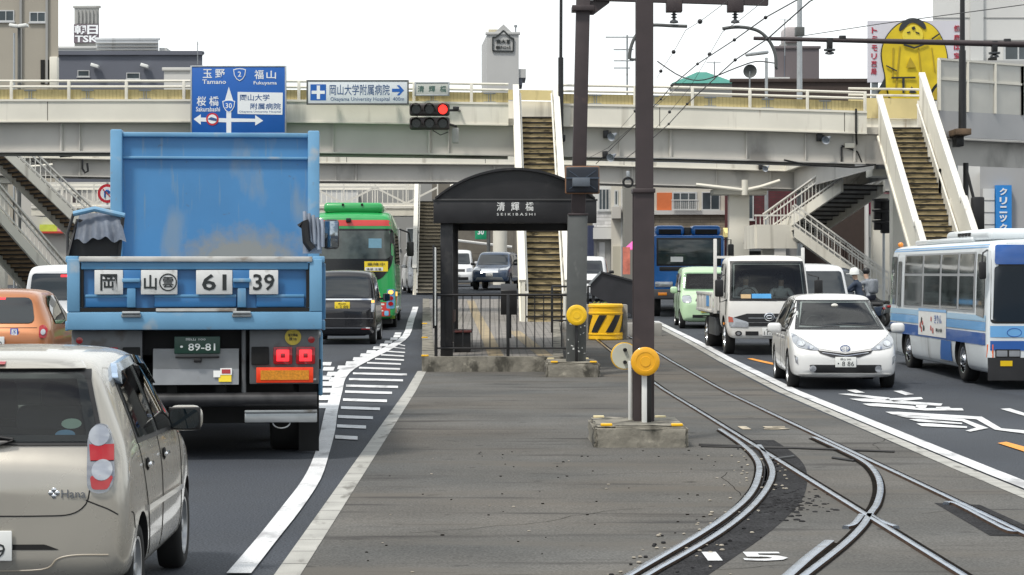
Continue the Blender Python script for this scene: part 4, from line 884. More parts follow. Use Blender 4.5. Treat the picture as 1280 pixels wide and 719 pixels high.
mb = MB(); mb.b2((-.21, .055, 1.075), (.24, .1, 1.10), black, .008); mb.b2((-.02, .05, 1.03), (.06, .1, 1.075), black, .01); mb.build('plate_lamp', np_)
mb = MB(); mb.box((.30, .08, .865), (.13, .004, .075), platey, 0, Matrix.Rotation(R(-14), 3, 'X')); mb.box((.31, .092, .935), (.12, .004, .07), platew, 0, Matrix.Rotation(R(-14), 3, 'X')); mb.box((.31, .089, .935), (.09, .004, .045), redlens, 0, Matrix.Rotation(R(-14), 3, 'X')); mb.box((.215, .085, .91), (.07, .004, .07), platew, 0, Matrix.Rotation(R(-14), 3, 'X')); mb.build('sticker', T)
mb = MB(); mb.cyl((.49, .16, .70), (.49, .16, 1.36), .025, lampbox, n=8); mb.build('hose_post', T)
mb = MB(); mb.ball((1.22, .5, 1.43-.14), .06, brown, (1, 1.4, 1)); mb.ball((1.24, .7, 1.30), .06, steel, (1, 1.4, 1)); mb.build('air_coupling', T)
for y, sty in ((1.55, 0), (2.85, 0), (6.4, 0)):
    for sx in (-1, 1): make_wheel(T, (sx*1.24, y, .5), sx, .5, .5 if y < 4 else .28, 'truck')
mb = MB(); mb.b2((1.27, 1.0, .62), (1.32, 2.0, 1.32), tblue2, .03); mb.b2((1.255, 3.4, .5), (1.29, 5.2, 1.0), tblue2, .02); mb.b2((-1.27, 1.0, .62), (-1.32, 2.0, 1.32), tblue2, .03); mb.build('side_guard', T)
mb = MB(); mb.b2((-1.22, 5.5, .6), (1.22, 7.6, 2.9), tblue, .12, 3); cab = mb.build('cab', T)
mb = MB(); mb.b2((1.2, 5.9, 1.8), (1.235, 7.1, 2.55), glass, .01); mb.b2((-1.2, 5.9, 1.8), (-1.235, 7.1, 2.55), glass, .01); mb.b2((-1.05, 7.58, 1.75), (1.05, 7.61, 2.6), glass, .01); mb.build('cab_window', cab)
mb = MB(); mb.tube([(1.2, 7.3, 2.55), (1.4, 7.35, 2.62), (1.52, 7.35, 2.6)], .02, black); mb.box((1.52, 7.35, 2.5), (.22, .12, .42), black, .05); mr_ = mb.build('door_mirror', T)
mb = MB(); mb.box((1.52, 7.285, 2.5), (.18, .01, .37), mat('mirror', (.35, .4, .45), .05, metal=1, var=0), .004); mb.build('mirror_glass', mr_)
mb = MB(); mb.box((1.15, 5.35, 2.3), (.1, .12, 1.2), mat('vent_blue', (.06, .16, .3), .5, var=.1)); mb.build('cab_guard', T)
# ------------------------------------------------------------------ white and blue city bus (right)
buswhite = mat('bus_white', (.66, .70, .72), .35, var=.03, scale=1, coat=.4, dirt=((.45, .46, .46), .2, 1.2, (1, 1, .4)))
sblue = mat('bus_sky_blue', (.14, .37, .68), .35, var=.03, coat=.4); dblue = mat('bus_dark_blue', (.02, .10, .36), .35, var=.04, coat=.4)
pblue = mat('bus_pale_blue', (.3, .5, .68), .35, var=.03, coat=.4)
busglass = mat('bus_glass', (.05, .06, .06), .05, var=.5, scale=1.2, spec=.8)
def busbody(root, Ln, Wd, z0, z1, m, bev=.12, back=.0, front_rake=.06):
    """rounded coach shell: outline in y,z swept across x"""
    hw = Wd/2
    mb = MB(); mb.b2((-hw, -Ln/2, z0), (hw, Ln/2, z1), m, bev, 4); o = mb.build('body', root); return o
B = thing('bus', 'white city bus with blue stripes in the far right lane', 'bus', (9.36, 37.5, g(37)), PI)
Lb, hb_ = 8.2, 1.06
st = [(-Lb/2, .3, 2.3, hb_*.93, 1.2, hb_*.88), (-Lb/2+.03, .22, 2.4, hb_*.97, 1.25, hb_*.92), (-Lb/2+.12, .2, 2.47, hb_, 1.3, hb_*.95), (-Lb/2+.5, .2, 2.49, hb_, 1.3, hb_*.955), (0, .2, 2.49, hb_, 1.3, hb_*.955),
      (Lb/2-.6, .2, 2.49, hb_, 1.3, hb_*.955), (Lb/2-.2, .2, 2.48, hb_, 1.3, hb_*.955), (Lb/2-.06, .2, 2.44, hb_*.99, 1.3, hb_*.93), (Lb/2-.01, .22, 2.35, hb_*.96, 1.3, hb_*.9), (Lb/2+.01, .4, 2.1, hb_*.9, 1.2, hb_*.84)]
c = Car.__new__(Car); c.root = B; tmp = bpy.data.objects.new('tmp', loft(st)); COL.objects.link(tmp); md = tmp.modifiers.new('s', 'SUBSURF'); md.levels = 2; md.render_levels = 2
tmp.data.materials.append(buswhite); c.W = hb_; c.full = evaluate(tmp); bm = bmesh.new(); bm.from_mesh(c.full); c.bvh = BVHTree.FromBMesh(bm); bm.free()
mb = MB()
def by(d): return 37.5-d      # distance from camera -> local y (bus is turned round)
wy = (by(35.3), by(39.9))
for y in wy: mb.cyl((.78, y, .38), (1.4, y, .38), .46, under, n=30); mb.cyl((-.78, y, .38), (-1.4, y, .38), .46, under, n=30)
cu_ = mb.build('cut'); md = tmp.modifiers.new('b', 'BOOLEAN'); md.object = cu_; md.operation = 'DIFFERENCE'; md.material_mode = 'TRANSFER'; me = evaluate(tmp); bpy.data.objects.remove(tmp); bpy.data.objects.remove(cu_); finish(me, 40); c.body = link('body', me, B)
bf = Lb/2
for ax, sx in (('r', 1), ('l', -1)):
    segs = [(-4.0, wy[1]-.5), (wy[1]+.5, wy[0]-.5), (wy[0]+.5, 3.98)]
    c.patch('stripe', [(-4.0, .94), (3.98, .94), (3.98, 1.09), (-4.0, 1.09)], ax, sblue, .007, .15); c.patch('stripe', [(-4.0, .70), (3.98, .70), (3.98, .905), (-4.0, .905)], ax, dblue, .0075, .15)
    c.patch('stripe', [(-4.0, 1.10), (3.98, 1.10), (3.98, 1.2), (-4.0, 1.2)], ax, pblue, .007, .15)
    c.patch('stripe', [(-3.9, 2.345), (3.9, 2.345), (3.9, 2.365), (-3.9, 2.365)], ax, sblue, .007, .15); c.patch('stripe', [(-3.9, 2.385), (3.9, 2.385), (3.9, 2.405), (-3.9, 2.405)], ax, sblue, .007, .15)
    ws_ = [(by(40.1), by(38.45)), (by(38.35), by(36.95)), (by(36.85), by(35.55)), (by(35.45), by(34.35))]
    c.patch('window_band', [(by(40.15), 1.24), (by(34.3), 1.24), (by(34.3), 2.28), (by(40.15), 2.28)], ax, mat('bus_window_frame', (.3, .31, .32), .5, var=.05), .008, .15)
    for k, (a, b_) in enumerate(ws_):
        c.patch('window', [(a+.03, 1.28), (b_-.03, 1.28), (b_-.03, 1.86), (a+.03, 1.86)], ax, busglass, .013, .15, round_=.03); c.patch('window', [(a+.03, 1.91), (b_-.03, 1.91), (b_-.03, 2.25), (a+.03, 2.25)], ax, busglass, .013, .15, round_=.03)
    c.patch('window', [(by(41.45), 1.28), (by(40.9), 1.28), (by(40.9), 2.25), (by(41.45), 2.25)], ax, busglass, .013, .15, round_=.03); c.patch('window', [(by(40.75), 1.24), (by(40.42), 1.24), (by(40.42), 2.15), (by(40.75), 2.15)], ax, busglass, .013, .15, round_=.03)
    c.patch('driver_window', [(by(34.15), 1.2), (by(33.62), 1.16), (by(33.62), 2.2), (by(34.15), 2.25)], ax, busglass, .013, .15, round_=.04)
    c.patch('skirt', [(-4.0, .2), (4.0, .2), (4.0, .30), (-4.0, .30)], ax, under, .006, .15)
    seam(c, [(by(40.85), .25), (by(40.85), 2.3)], ax); seam(c, [(by(37.9), .3), (by(37.9), .7)], ax); seam(c, [(by(36.3), .3), (by(36.3), .7)], ax)
    for y in wy:
        c.patch('arch_lining', [(y+.47*math.cos(a), .38+.47*math.sin(a)) for a in [i*PI/14 for i in range(-4, 19)]], ax, under, .007, .1) if False else None
        make_wheel(B, (sx*(hb_-.05), y, .38), sx, .38, .24, 'truck')
ad = c.patch('advert_panel', [(by(38.7), .73), (by(36.35), .73), (by(36.35), 1.24), (by(38.7), 1.24)], 'r', mat('advert_white', (.72, .72, .70), .5, var=.04), .012, .15)
c.patch('advert_band', [(by(38.7), 1.19), (by(36.35), 1.19), (by(36.35), 1.24), (by(38.7), 1.24)], 'r', sblue, .016, .15, parent=ad)
rr = random.Random(4)
for k in range(9):
    y = by(38.6)+rr.uniform(.05, 1.2); z = .78+rr.uniform(0, .3); c.patch('advert_figure', rnd([(y, z), (y+.12, z), (y+.1, z+rr.uniform(.06, .14)), (y+.02, z+.1)], .03), 'r', rr.choice([dblue, ink, mat('advert_red', (.5, .12, .1), .5, var=0), pblue]), .016+.001*k, .3, parent=ad)
text('きりん', .6, .16, dblue, 'lettering', ad, (c.at('r', by(36.9), 1.05).x+.02, by(37.0), 1.06), '+x', .003)
text('岡山の旅', .5, .07, ink, 'lettering', ad, (c.at('r', by(36.9), .85).x+.02, by(36.9), .86), '+x', .003)
c.patch('blue_panel', [(by(36.9), .33), (by(35.95), .33), (by(35.95), .69), (by(36.75), .69)], 'r', mat('bus_mid_blue', (.03, .13, .4), .4, var=.05), .014, .1)
c.patch('windscreen_trim', [(-1.0, 1.07), (1.0, 1.07), (.97, 2.42), (-.97, 2.42)], 'f', black, .004, .15, round_=.08)
ws = c.patch('windscreen', [(-.96, 1.1), (.96, 1.1), (.93, 2.03), (-.93, 2.03)], 'f', mat('bus_screen', (.012, .02, .03), .04, var=0, spec=.6), .014, .08, round_=.06)
c.patch('destination_box', [(-.93, 2.06), (.93, 2.06), (.91, 2.39), (-.91, 2.39)], 'f', mat('destination_blue', (.02, .09, .32), .1, var=.15, scale=2, spec=.7), .018, .06, round_=.05)
c.patch('stripe', [(-1.0, .84), (1.0, .84), (1.0, 1.03), (-1.0, 1.03)], 'f', sblue, .009, .1); c.patch('stripe', [(-1.0, .62), (1.0, .62), (1.0, .78), (-1.0, .78)], 'f', dblue, .009, .1)
c.patch('front_bumper', [(-1.03, .12), (1.03, .12), (1.03, .5), (-1.03, .5)], 'f', mat('bumper_black', (.02, .02, .022), .6, var=.2), .03, .15, rim=.06)
for sx in (1, -1):
    lp = c.patch('head_lamp', [(sx*.92, .5), (sx*.5, .5), (sx*.5, .64), (sx*.92, .64)], 'f', under, .012, .2)
    for x in (.81, .6): c.patch('lamp_lens', [(sx*(x+.09), .52), (sx*(x-.09), .52), (sx*(x-.09), .62), (sx*(x+.09), .62)], 'f', clearlens, .02, .2, parent=lp)
    c.patch('indicator', [(sx*1.04, .5), (sx*.95, .5), (sx*.95, .72), (sx*1.04, .72)], 'f', mat('bus_indicator', (.8, .16, .03), .2, var=0, coat=.5), .014, .06, rim=.02)
    c.patch('bumper_lamp', [(sx*.84, .36), (sx*.64, .36), (sx*.64, .45), (sx*.84, .45)], 'f', mat('lamp_yellow', (.75, .5, .01), .3, var=0), .036, .2)
q = c.at('f', .7, .9); mb = MB(); ell(mb, (.6, q.y+.008, .92), .12, .07, .008, dblue); mb.build('emblem', B)
mb = MB(); mb.b2((-.9, -2.5, 2.46), (.86, 2.2, 2.56), buswhite, .05); mb.b2((-.85, .1, 2.48), (.83, 3.3, 2.68), buswhite, .09, 3); ac = mb.build('roof_unit', B)
mb = MB()
for k in range(4): mb.box((.835, 1.2+.25*k, 2.6), (.02, .17, .06), under)
mb.build('roof_vent', ac)
mb = MB(); mb.tube([(1.0, 3.9, 2.3), (1.12, 4.1, 2.25), (1.14, 4.12, 2.1)], .015, black); mb.box((1.13, 4.1, 1.96), (.12, .1, .3), black, .03); mb.build('door_mirror', B)
mb = MB(); mb.ball((.85, -3.9, 2.5), .06, amber, (1, 1, .9)); mb.build('marker_lamp', B)
# ------------------------------------------------------------------ green coach seen from behind
green = mat('coach_green', (.02, .32, .08), .3, var=.03, coat=.6)
GX = thing('bus', 'green coach with a red roof band and a big dark rear window', 'bus', ((441-CX)*57/F, 57, g(57)), R(1.5))
hb2 = 1.24; st = [(0, .45, 3.0, hb2*.92, 1.5, hb2*.78), (.03, .36, 3.2, hb2*.97, 1.5, hb2*.84), (.12, .32, 3.33, hb2, 1.5, hb2*.88), (.6, .3, 3.42, hb2, 1.5, hb2*.9), (1.5, .3, 3.44, hb2, 1.5, hb2*.9), (5, .3, 3.44, hb2, 1.5, hb2*.9), (10, .3, 3.4, hb2, 1.5, hb2*.9), (10.3, .4, 3.1, hb2*.9, 1.4, hb2*.8)]
c = Car.__new__(Car); c.root = GX; c.W = hb2
tmp = bpy.data.objects.new('tmp', loft(st)); COL.objects.link(tmp); md = tmp.modifiers.new('s', 'SUBSURF'); md.levels = 2; tmp.data.materials.append(green); me = evaluate(tmp); bm = bmesh.new(); bm.from_mesh(me); c.bvh = BVHTree.FromBMesh(bm); bm.free(); bpy.data.objects.remove(tmp); finish(me, 40); c.body = link('body', me, GX)
mb = MB(); mb.b2((-.85, .35, 3.36), (.85, 3.5, 3.66), green, .12, 3); mb.box((.25, .34, 3.6), (.06, .05, .06), under); mb.box((-.3, .34, 3.6), (.06, .05, .06), under); mb.build('roof_unit', GX)
c.patch('red_band', [(-1.12, 2.98), (1.12, 2.98), (1.04, 3.15), (-1.04, 3.15)], 'b', mat('coach_red', (.62, .045, .04), .3, var=.03, coat=.5), .006, .08, round_=.06)
rg = c.patch('rear_glass', [(-1.16, 2.9), (1.16, 2.9), (1.17, 2.2), (1.1, 1.85), (.85, 1.5), (.4, 1.33), (-.4, 1.33), (-.85, 1.5), (-1.1, 1.85), (-1.17, 2.2)], 'b', mat('coach_dark', (.012, .013, .014), .12, var=0), .01, .08, round_=.12)
c.patch('rear_window', [(-1.04, 2.84), (1.06, 2.84), (1.07, 2.12), (.98, 2.04), (-.98, 2.04), (-1.05, 2.12)], 'b', mat('coach_window', (.07, .085, .08), .06, var=.6, scale=2.2, spec=.7), .016, .1, parent=rg, round_=.06)
c.patch('window_card', [(.45, 2.35), (.82, 2.35), (.82, 2.62), (.45, 2.62)], 'b', mat('card_blue', (.16, .32, .42), .5, var=.1, scale=8), .02, parent=rg)
yc = c.patch('notice', [(.33, 1.68), (1.0, 1.68), (1.0, 1.97), (.33, 1.97)], 'b', platey, .016, parent=rg)
c.patch('notice_strip', [(.35, 1.7), (.86, 1.7), (.86, 1.8), (.35, 1.8)], 'b', platew, .02, parent=rg)
q = c.at('b', .6, 1.85); text('乗降中', .5, .09, ink, 'lettering', rg, (.66, q.y-.03, 1.89), '-y', .003); text('後部 注意', .42, .07, ink, 'lettering', rg, (.6, q.y-.032, 1.75), '-y', .003)
mb = MB(); q = c.at('b', -.1, 3.1); mb.box((-.12, q.y-.05, 3.14), (.14, .12, .12), black, .02); mb.build('rear_camera', GX)
for sx in (1, -1):
    lp = c.patch('lamp_cluster', [(sx*.95, .62), (sx*1.19, .62), (sx*1.2, 1.18), (sx*.98, 1.18)], 'b', mat('lamp_blue', (.12, .3, .5), .25, var=.1, coat=.4), .012, .06, rim=.02, round_=.05)
    for z, m in ((1.09, amberlit if sx > 0 else amber), (.92, redlens), (.76, redlens)):
        c.patch('lamp_lens', [(sx*(1.08+.075*math.cos(a)), z+.06*math.sin(a)) for a in [i*PI/7 for i in range(14)]], 'b', m, .024, .06, parent=lp)
text('ふくふく', .8, .22, platew, 'lettering', GX, (.35, c.at('b', .3, .95).y-.012, .98), '-y', .004, bold=.04)
rr = random.Random(8); cols = [mat('graphic_'+n_, cc, .4, var=0) for n_, cc in (('red', (.6, .05, .04)), ('orange', (.8, .3, .03)), ('lime', (.35, .6, .08)), ('sky', (.2, .5, .75)), ('white', (.75, .75, .72)), ('yellow', (.8, .65, .1)))]
for k, (u, v, w_, h_, ci) in enumerate([(-.9, .45, .3, .3, 0), (-.5, .45, .25, .4, 1), (.1, .42, .25, .3, 0), (.36, .42, .2, .28, 2), (.3, .66, .2, .22, 4), (.56, .4, .5, .4, 0), (.3, .8, .16, .12, 1), (.62, .72, .28, .05, 4), (.62, .63, .22, .04, 4), (.62, .54, .25, .04, 4), (-.2, .5, .25, .3, 3), (.9, .42, .12, .14, 3), (.12, .72, .15, .12, 5)]):
    c.patch('painted_graphic', rnd([(u, v), (u+w_, v), (u+w_, v+h_), (u, v+h_)], .03), 'b', cols[ci], .006+.001*k, .1)
c.patch('rear_skirt', [(-1.2, .33), (1.2, .33), (1.2, .42), (-1.2, .42)], 'b', mat('lime_edge', (.3, .55, .05), .4, var=0), .008)
for ax in 'rl':
    c.patch('window_band', [(.5, 1.9), (9.6, 1.9), (9.6, 2.8), (.4, 2.8)], ax, glass, .02, .2, round_=.05)
    for k in range(5): c.patch('painted_graphic', [(.3+.5*k, .5), (.7+.5*k, .5), (.7+.5*k, .9), (.3+.5*k, 1.0)], ax, cols[k], .008, .3)
c.patch('side_indicator', [(.15, .98), (.35, .98), (.35, 1.1), (.15, 1.1)], 'r', amberlit, .03, .1, rim=.03); c.patch('fuel_flap', [(.25, 1.35), (.5, 1.35), (.5, 1.55), (.25, 1.55)], 'r', black, .01)
for y in (2.5, 8.2):
    for sx in (-1, 1): make_wheel(GX, (sx*1.2, y, .48), sx, .48, .5, 'truck')
mb = MB(); mb.b2((-1.1, .2, .18), (1.1, 10, .5), under); mb.build('chassis', GX)
mb = MB(); mb.tube([(1.15, 9.8, 3.1), (1.45, 10.2, 3.0), (1.5, 10.2, 2.7)], .03, black); mb.box((1.5, 10.2, 2.45), (.24, .15, .5), black, .05); mb.build('door_mirror', GX)
# ------------------------------------------------------------------ white flatbed lorry
lw = mat('lorry_white', (.70, .69, .66), .35, var=.03, scale=2, coat=.4, dirt=((.45, .42, .38), .2, 2, (1, 1, .4)))
HX = thing('flatbed_truck', 'white flatbed lorry with dark grille band and side gates, facing us', 'lorry', (6.12+.06, 44.2, g(44)), PI, scale=(1.1, 1, 1.12))
st = [(-1.65, .55, 1.75, .80, 1.1, .78), (-1.6, .5, 1.93, .84, 1.1, .8), (-1.5, .48, 1.985, .85, 1.1, .805), (-.9, .45, 1.99, .85, 1.1, .80), (-.55, .42, 1.97, .85, 1.1, .80), (-.38, .4, 1.88, .85, 1.1, .79), (-.22, .36, 1.5, .85, 1.05, .80), (-.08, .33, 1.12, .85, .95, .81), (-.03, .32, .98, .84, .8, .79), (0, .36, .8, .80, .65, .74), (.02, .42, .62, .72, .55, .66)]
c = Car.__new__(Car); c.root = HX; c.W = .85
tmp = bpy.data.objects.new('tmp', loft(st)); COL.objects.link(tmp); md = tmp.modifiers.new('s', 'SUBSURF'); md.levels = 2; tmp.data.materials.append(lw); me = evaluate(tmp); bm = bmesh.new(); bm.from_mesh(me); c.bvh = BVHTree.FromBMesh(bm); bm.free()
mb = MB(); mb.cyl((.5, -.72, .36), (1.2, -.72, .36), .43, under, n=28); mb.cyl((-.5, -.72, .36), (-1.2, -.72, .36), .43, under, n=28); mb.prism([(-.70, .6, 1.16), (.70, .6, 1.16), (.66, .6, 1.80), (-.66, .6, 1.80)], (0, -1.95, 0), under); cu_ = mb.build('cut'); md = tmp.modifiers.new('b', 'BOOLEAN'); md.object = cu_; md.material_mode = 'TRANSFER'
me = evaluate(tmp); bpy.data.objects.remove(tmp); bpy.data.objects.remove(cu_); finish(me, 40); c.body = link('cab', me, HX)
cabin_fit(HX, -.32, 1.14, -1.15, 1.2, .72)
for q_ in ([(-.79, 1.08), (.79, 1.08), (.78, 1.15), (-.78, 1.15)], [(-.745, 1.81), (.745, 1.81), (.74, 1.87), (-.74, 1.87)], [(-.79, 1.08), (-.72, 1.08), (-.67, 1.87), (-.74, 1.87)], [(.79, 1.08), (.72, 1.08), (.67, 1.87), (.74, 1.87)]): c.patch('windscreen_trim', q_, 'f', black, .006, .05)
ws = c.patch('windscreen', [(-.76, 1.12), (.76, 1.12), (.715, 1.84), (-.715, 1.84)], 'f', cglass, .012, .08, round_=.06)
for x in (-.5, .15): c.patch('wiper', [(x-.3, 1.10), (x+.3, 1.115), (x+.3, 1.13), (x-.3, 1.125)], 'f', black, .03, parent=ws)
c.patch('dash_item', [(-.05, 1.13), (.34, 1.13), (.34, 1.22), (-.05, 1.22)], 'f', mat('dash_blue', (.08, .35, .7), .5, var=.1), .013, parent=ws); c.patch('dash_item', [(.36, 1.13), (.56, 1.13), (.56, 1.21), (.36, 1.21)], 'f', mat('dash_tan', (.6, .42, .22), .5, var=.1), .013, parent=ws)
c.patch('grille_band', [(-.80, .66), (.80, .66), (.80, .73), (.45, .83), (-.45, .83), (-.80, .73)], 'f', black, .012, .08); c.patch('grille_slat', [(-.42, .735), (.42, .735), (.42, .75), (-.42, .75)], 'f', steel, .02)
c.patch('lower_grille', [(-.46, .58), (.46, .58), (.46, .65), (-.46, .65)], 'f', black, .012)
q = c.at('f', 0, .77); mb = MB(); ell(mb, (-.0, q.y+.028, .765), .1, .075, .014, chrome); ell(mb, (0, q.y+.028, .765), .06, .03, .012, chrome); mb.build('emblem', HX)
for sx in (1, -1):
    lp = c.patch('head_lamp', rnd([(sx*.83, .78), (sx*.74, .76), (sx*.42, .66), (sx*.42, .56), (sx*.80, .57)], .03), 'f', clearlens, .016, .06, rim=.03); c.patch('indicator_lens', [(sx*.82, .66), (sx*.72, .66), (sx*.74, .76), (sx*.82, .77)], 'f', mat('lens_pink', (.5, .12, .08), .2, var=0), .024, parent=lp)
    c.patch('fog_lamp', [(sx*(.62+.07*math.cos(a)), .44+.05*math.sin(a)) for a in [i*PI/7 for i in range(14)]], 'f', black, .014, .06); c.patch('fog_lens', [(sx*(.62+.04*math.cos(a)), .44+.03*math.sin(a)) for a in [i*PI/7 for i in range(14)]], 'f', clearlens, .02, .06)
    c.patch('lower_intake', [(sx*.48, .40), (sx*.22, .40), (sx*.22, .48), (sx*.48, .48)], 'f', black, .014)
    ax = 'r' if sx > 0 else 'l'
    c.patch('door_window', [(-1.4, 1.15), (-.42, 1.12), (-.55, 1.75), (-.75, 1.82), (-1.4, 1.82)], ax, glass, .008, .1, round_=.05); seam(c, [(-1.45, .6), (-1.45, 1.85)], ax, w_=.008); seam(c, [(-.3, 1.1), (-.28, .8)], ax, w_=.008)
    mb = MB(); mb.tube([(sx*.82, -.2, 1.1), (sx*.98, -.1, 1.05), (sx*1.0, -.08, 1.55), (sx*.84, -.35, 1.6)], .014, black, 6); mb.box((sx*1.0, -.06, 1.33), (.17, .08, .34), black, .03); mb.build('door_mirror', HX)
    mb = MB(); mb.box((sx*.86, -.5, .62), (.03, .07, .05), amber, .01); mb.build('side_marker', HX)
c.plate('f', -.02, .47, platew, '11-97', '岡山 400', w_=.33, h_=.16)
mb = MB(); mb.b2((-.7, -5.0, .5), (.7, -1.0, .78), under); mb.b2((-.8, -1.9, .4), (.8, -1.72, .9), under); mb.build('chassis', HX)
mb = MB(); mb.b2((-.95, -5.0, .80), (.95, -1.72, .88), steel)
mb.build('bed_floor', HX)
for sx in (1, -1):
    mb = MB(); mb.b2((sx*.95, -4.98, .82), (sx*.985, -1.75, 1.24), lw, .01); mb.b2((sx*.986, -4.98, 1.18), (sx*1.005, -1.75, 1.24), lw, .006); mb.b2((sx*.986, -4.98, .83), (sx*1.005, -1.75, .88), lw, .006)
    for y in (-4.9, -4.2, -3.5, -2.8, -2.1): mb.b2((sx*.986, y, .881), (sx*1.0, y+.06, 1.179), lw, .004)
    gt = mb.build('side_gate', HX)
    mb = MB(); mb.box((sx*.992, -2.5, 1.05), (.012, .5, .22), mat('gate_blue_mark', (.08, .28, .6), .5, var=.05)); mb.build('gate_mark', gt)
    mb = MB(); mb.b2((sx*.88, -1.72, .8), (sx*.95, -1.66, 2.33 if sx > 0 else 2.15), lw, .01); mb.build('guard_post', HX)
    make_wheel(HX, (sx*.83, -.72, .36), sx, .36, .2, 'truck'); make_wheel(HX, (sx*.88, -3.9, .36), sx, .36, .36, 'truck')
    mb = MB(); mb.b2((sx*.8, -3.2, .35), (sx*.9, -1.8, .72), mat('toolbox', (.06, .065, .07), .6, var=.1), .02); mb.build('tool_box', HX)
mb = MB(); mb.b2((-.88, -1.715, 1.93), (.88, -1.67, 1.98), lw); mb.b2((-.88, -1.70, .86), (.88, -1.68, 1.35), lw); mb.build('bed_headboard', HX)
# ------------------------------------------------------------------ big blue truck behind
cb = mat('cab_blue', (.012, .13, .42), .3, var=.03, coat=.5)
KX = thing('truck', 'large blue truck with a roof deflector beyond the mint van', 'truck', ((861-CX)*68/F, 68, g(70)-.05), PI, scale=(1.0, 1, 1.02))
mb = MB(); mb.b2((-1.22, -2.0, .75), (1.22, 0, 2.75), cb, .12, 3); cab = mb.build('cab', KX)
mb = MB(); mb.b2((-1.1, -.02, 1.72), (1.1, .012, 2.66), black, .02); mb.b2((-1.04, .0, 1.78), (1.04, .022, 2.6), mat('truck_screen', (.03, .045, .045), .05, var=.4, scale=2, spec=.7), .008); mb.build('windscreen', KX)
mb = MB(); mb.b2((-1.0, .0, 1.56), (1.0, .02, 1.7), black, .01); mb.build('wiper_panel', KX)
for x in (-.62, .62):
    mb = MB(); mb.b2((x-.5, -1.2, 2.74), (x+.5, -.25, 3.08), cb, .12, 3); df = mb.build('roof_deflector', KX)
    mb = MB(); mb.b2((x-.38, -.26, 2.78), (x+.38, -.235, 2.95), under, .02); mb.build('deflector_slot', df)
mb = MB(); mb.b2((-.12, -1.0, 2.74), (.12, -.4, 3.02), black, .03); mb.build('horn_box', KX)
mb = MB(); mb.b2((-1.22, -.3, .62), (1.22, .06, .95), mat('bumper_grey', (.06, .06, .065), .5, var=.1), .04); mb.build('bumper', KX)
for sx in (1, -1):
    mb = MB(); mb.b2((sx*.55, .01, 1.02), (sx*1.15, .04, 1.2), clearlens, .02); mb.build('head_lamp', KX)
    mb = MB(); mb.b2((sx*.75, .05, .74), (sx*1.05, .075, .84), amber, .01); mb.build('bumper_lamp', KX)
    mb = MB(); mb.tube([(sx*1.2, -.05, 2.6), (sx*1.42, .1, 2.6), (sx*1.42, .1, 1.9), (sx*1.2, -.05, 1.8)], .02, black); mb.box((sx*1.42, .1, 2.2), (.2, .1, .5), black, .04); mb.build('door_mirror', KX)
    mb = MB(); mb.b2((sx*1.21, -1.4, 1.7), (sx*1.235, -.3, 2.5), glass, .008); mb.build('door_window', KX)
    make_wheel(KX, (sx*1.2, -1.0, .5), sx, .5, .3, 'truck'); make_wheel(KX, (sx*1.2, -6.0, .5), sx, .5, .5, 'truck')
mb = MB(); mb.b2((-.5, -.3, .5), (.5, 0, .62), under); mb.b2((-.9, -9, .6), (.9, -.4, .95), under); mb.build('chassis', KX)
mb = MB(); mb.b2((-1.2, -9.5, 1.0), (1.2, -2.2, 2.7), cb, .03); mb.build('load_bed', KX)
mb = MB(); mb.b2((.2, .022, 1.86), (.62, .028, 2.03), platew); mb.build('dash_card', KX)
# ------------------------------------------------------------------ tram stop island
def wedge(mb, left, right, ya, yb, lift0, lift1, m, step=1.0, base=-.05):
    """strip of raised ground whose top follows the road; left/right give X at Y"""
    y = ya; top = []
    while y < yb-1e-6:
        y2 = min(yb, y+step)
        def z(q): return g(q)+lift0+(lift1-lift0)*(q-ya)/(yb-ya)
        a, b_, c_, d = (left(y), y, z(y)), (right(y), y, z(y)), (right(y2), y2, z(y2)), (left(y2), y2, z(y2)); i = mb.mi(m)
        V = [mb.bm.verts.new(p) for p in (a, b_, c_, d)]; U = [mb.bm.verts.new((p[0], p[1], g(p[1])+base)) for p in (a, b_, c_, d)]
        fs = [V, [U[0], U[1], V[1], V[0]], [U[1], U[2], V[2], V[1]], [U[2], U[3], V[3], V[2]], [U[3], U[0], V[0], V[3]]]
        for k, f in enumerate(fs):
            if (k == 1 and y > ya) or (k == 3 and y2 < yb): continue
            mb.bm.faces.new(f).material_index = i
        y = y2
def brickmat(name, c1, c2, mort, sx, sy, rough=.85):
    m = mat(name, c1, rough, var=0); t = m.node_tree; b = t.nodes['Principled BSDF']; k = t.links.new
    tc = t.nodes.new('ShaderNodeTexCoord'); mp = t.nodes.new('ShaderNodeMapping'); mp.inputs['Rotation'].default_value = (R(90) if sy < 0 else 0, 0, 0)
    br = t.nodes.new('ShaderNodeTexBrick'); br.inputs['Color1'].default_value = (*c1, 1); br.inputs['Color2'].default_value = (*c2, 1); br.inputs['Mortar'].default_value = (*mort, 1)
    br.inputs['Scale'].default_value = 1; br.inputs['Brick Width'].default_value = sx; br.inputs['Row Height'].default_value = abs(sy); br.inputs['Mortar Size'].default_value = min(.02, abs(sy)*.09)
    n = t.nodes.new('ShaderNodeTexNoise'); n.inputs['Scale'].default_value = 2.5; n.inputs['Detail'].default_value = 6
    mr = t.nodes.new('ShaderNodeMapRange'); mr.inputs[3].default_value = .6; mr.inputs[4].default_value = 1.3; mx_ = t.nodes.new('ShaderNodeMix'); mx_.data_type = 'RGBA'; mx_.blend_type = 'MULTIPLY'; mx_.inputs[0].default_value = 1
    k(tc.outputs['Object'], mp.inputs[0]); k(mp.outputs[0], br.inputs[0]); k(tc.outputs['Object'], n.inputs[0]); k(n.outputs['Fac'], mr.inputs[0]); k(br.outputs['Color'], mx_.inputs[6]); k(mr.outputs[0], mx_.inputs[7]); k(mx_.outputs[2], b.inputs['Base Color'])
    return m
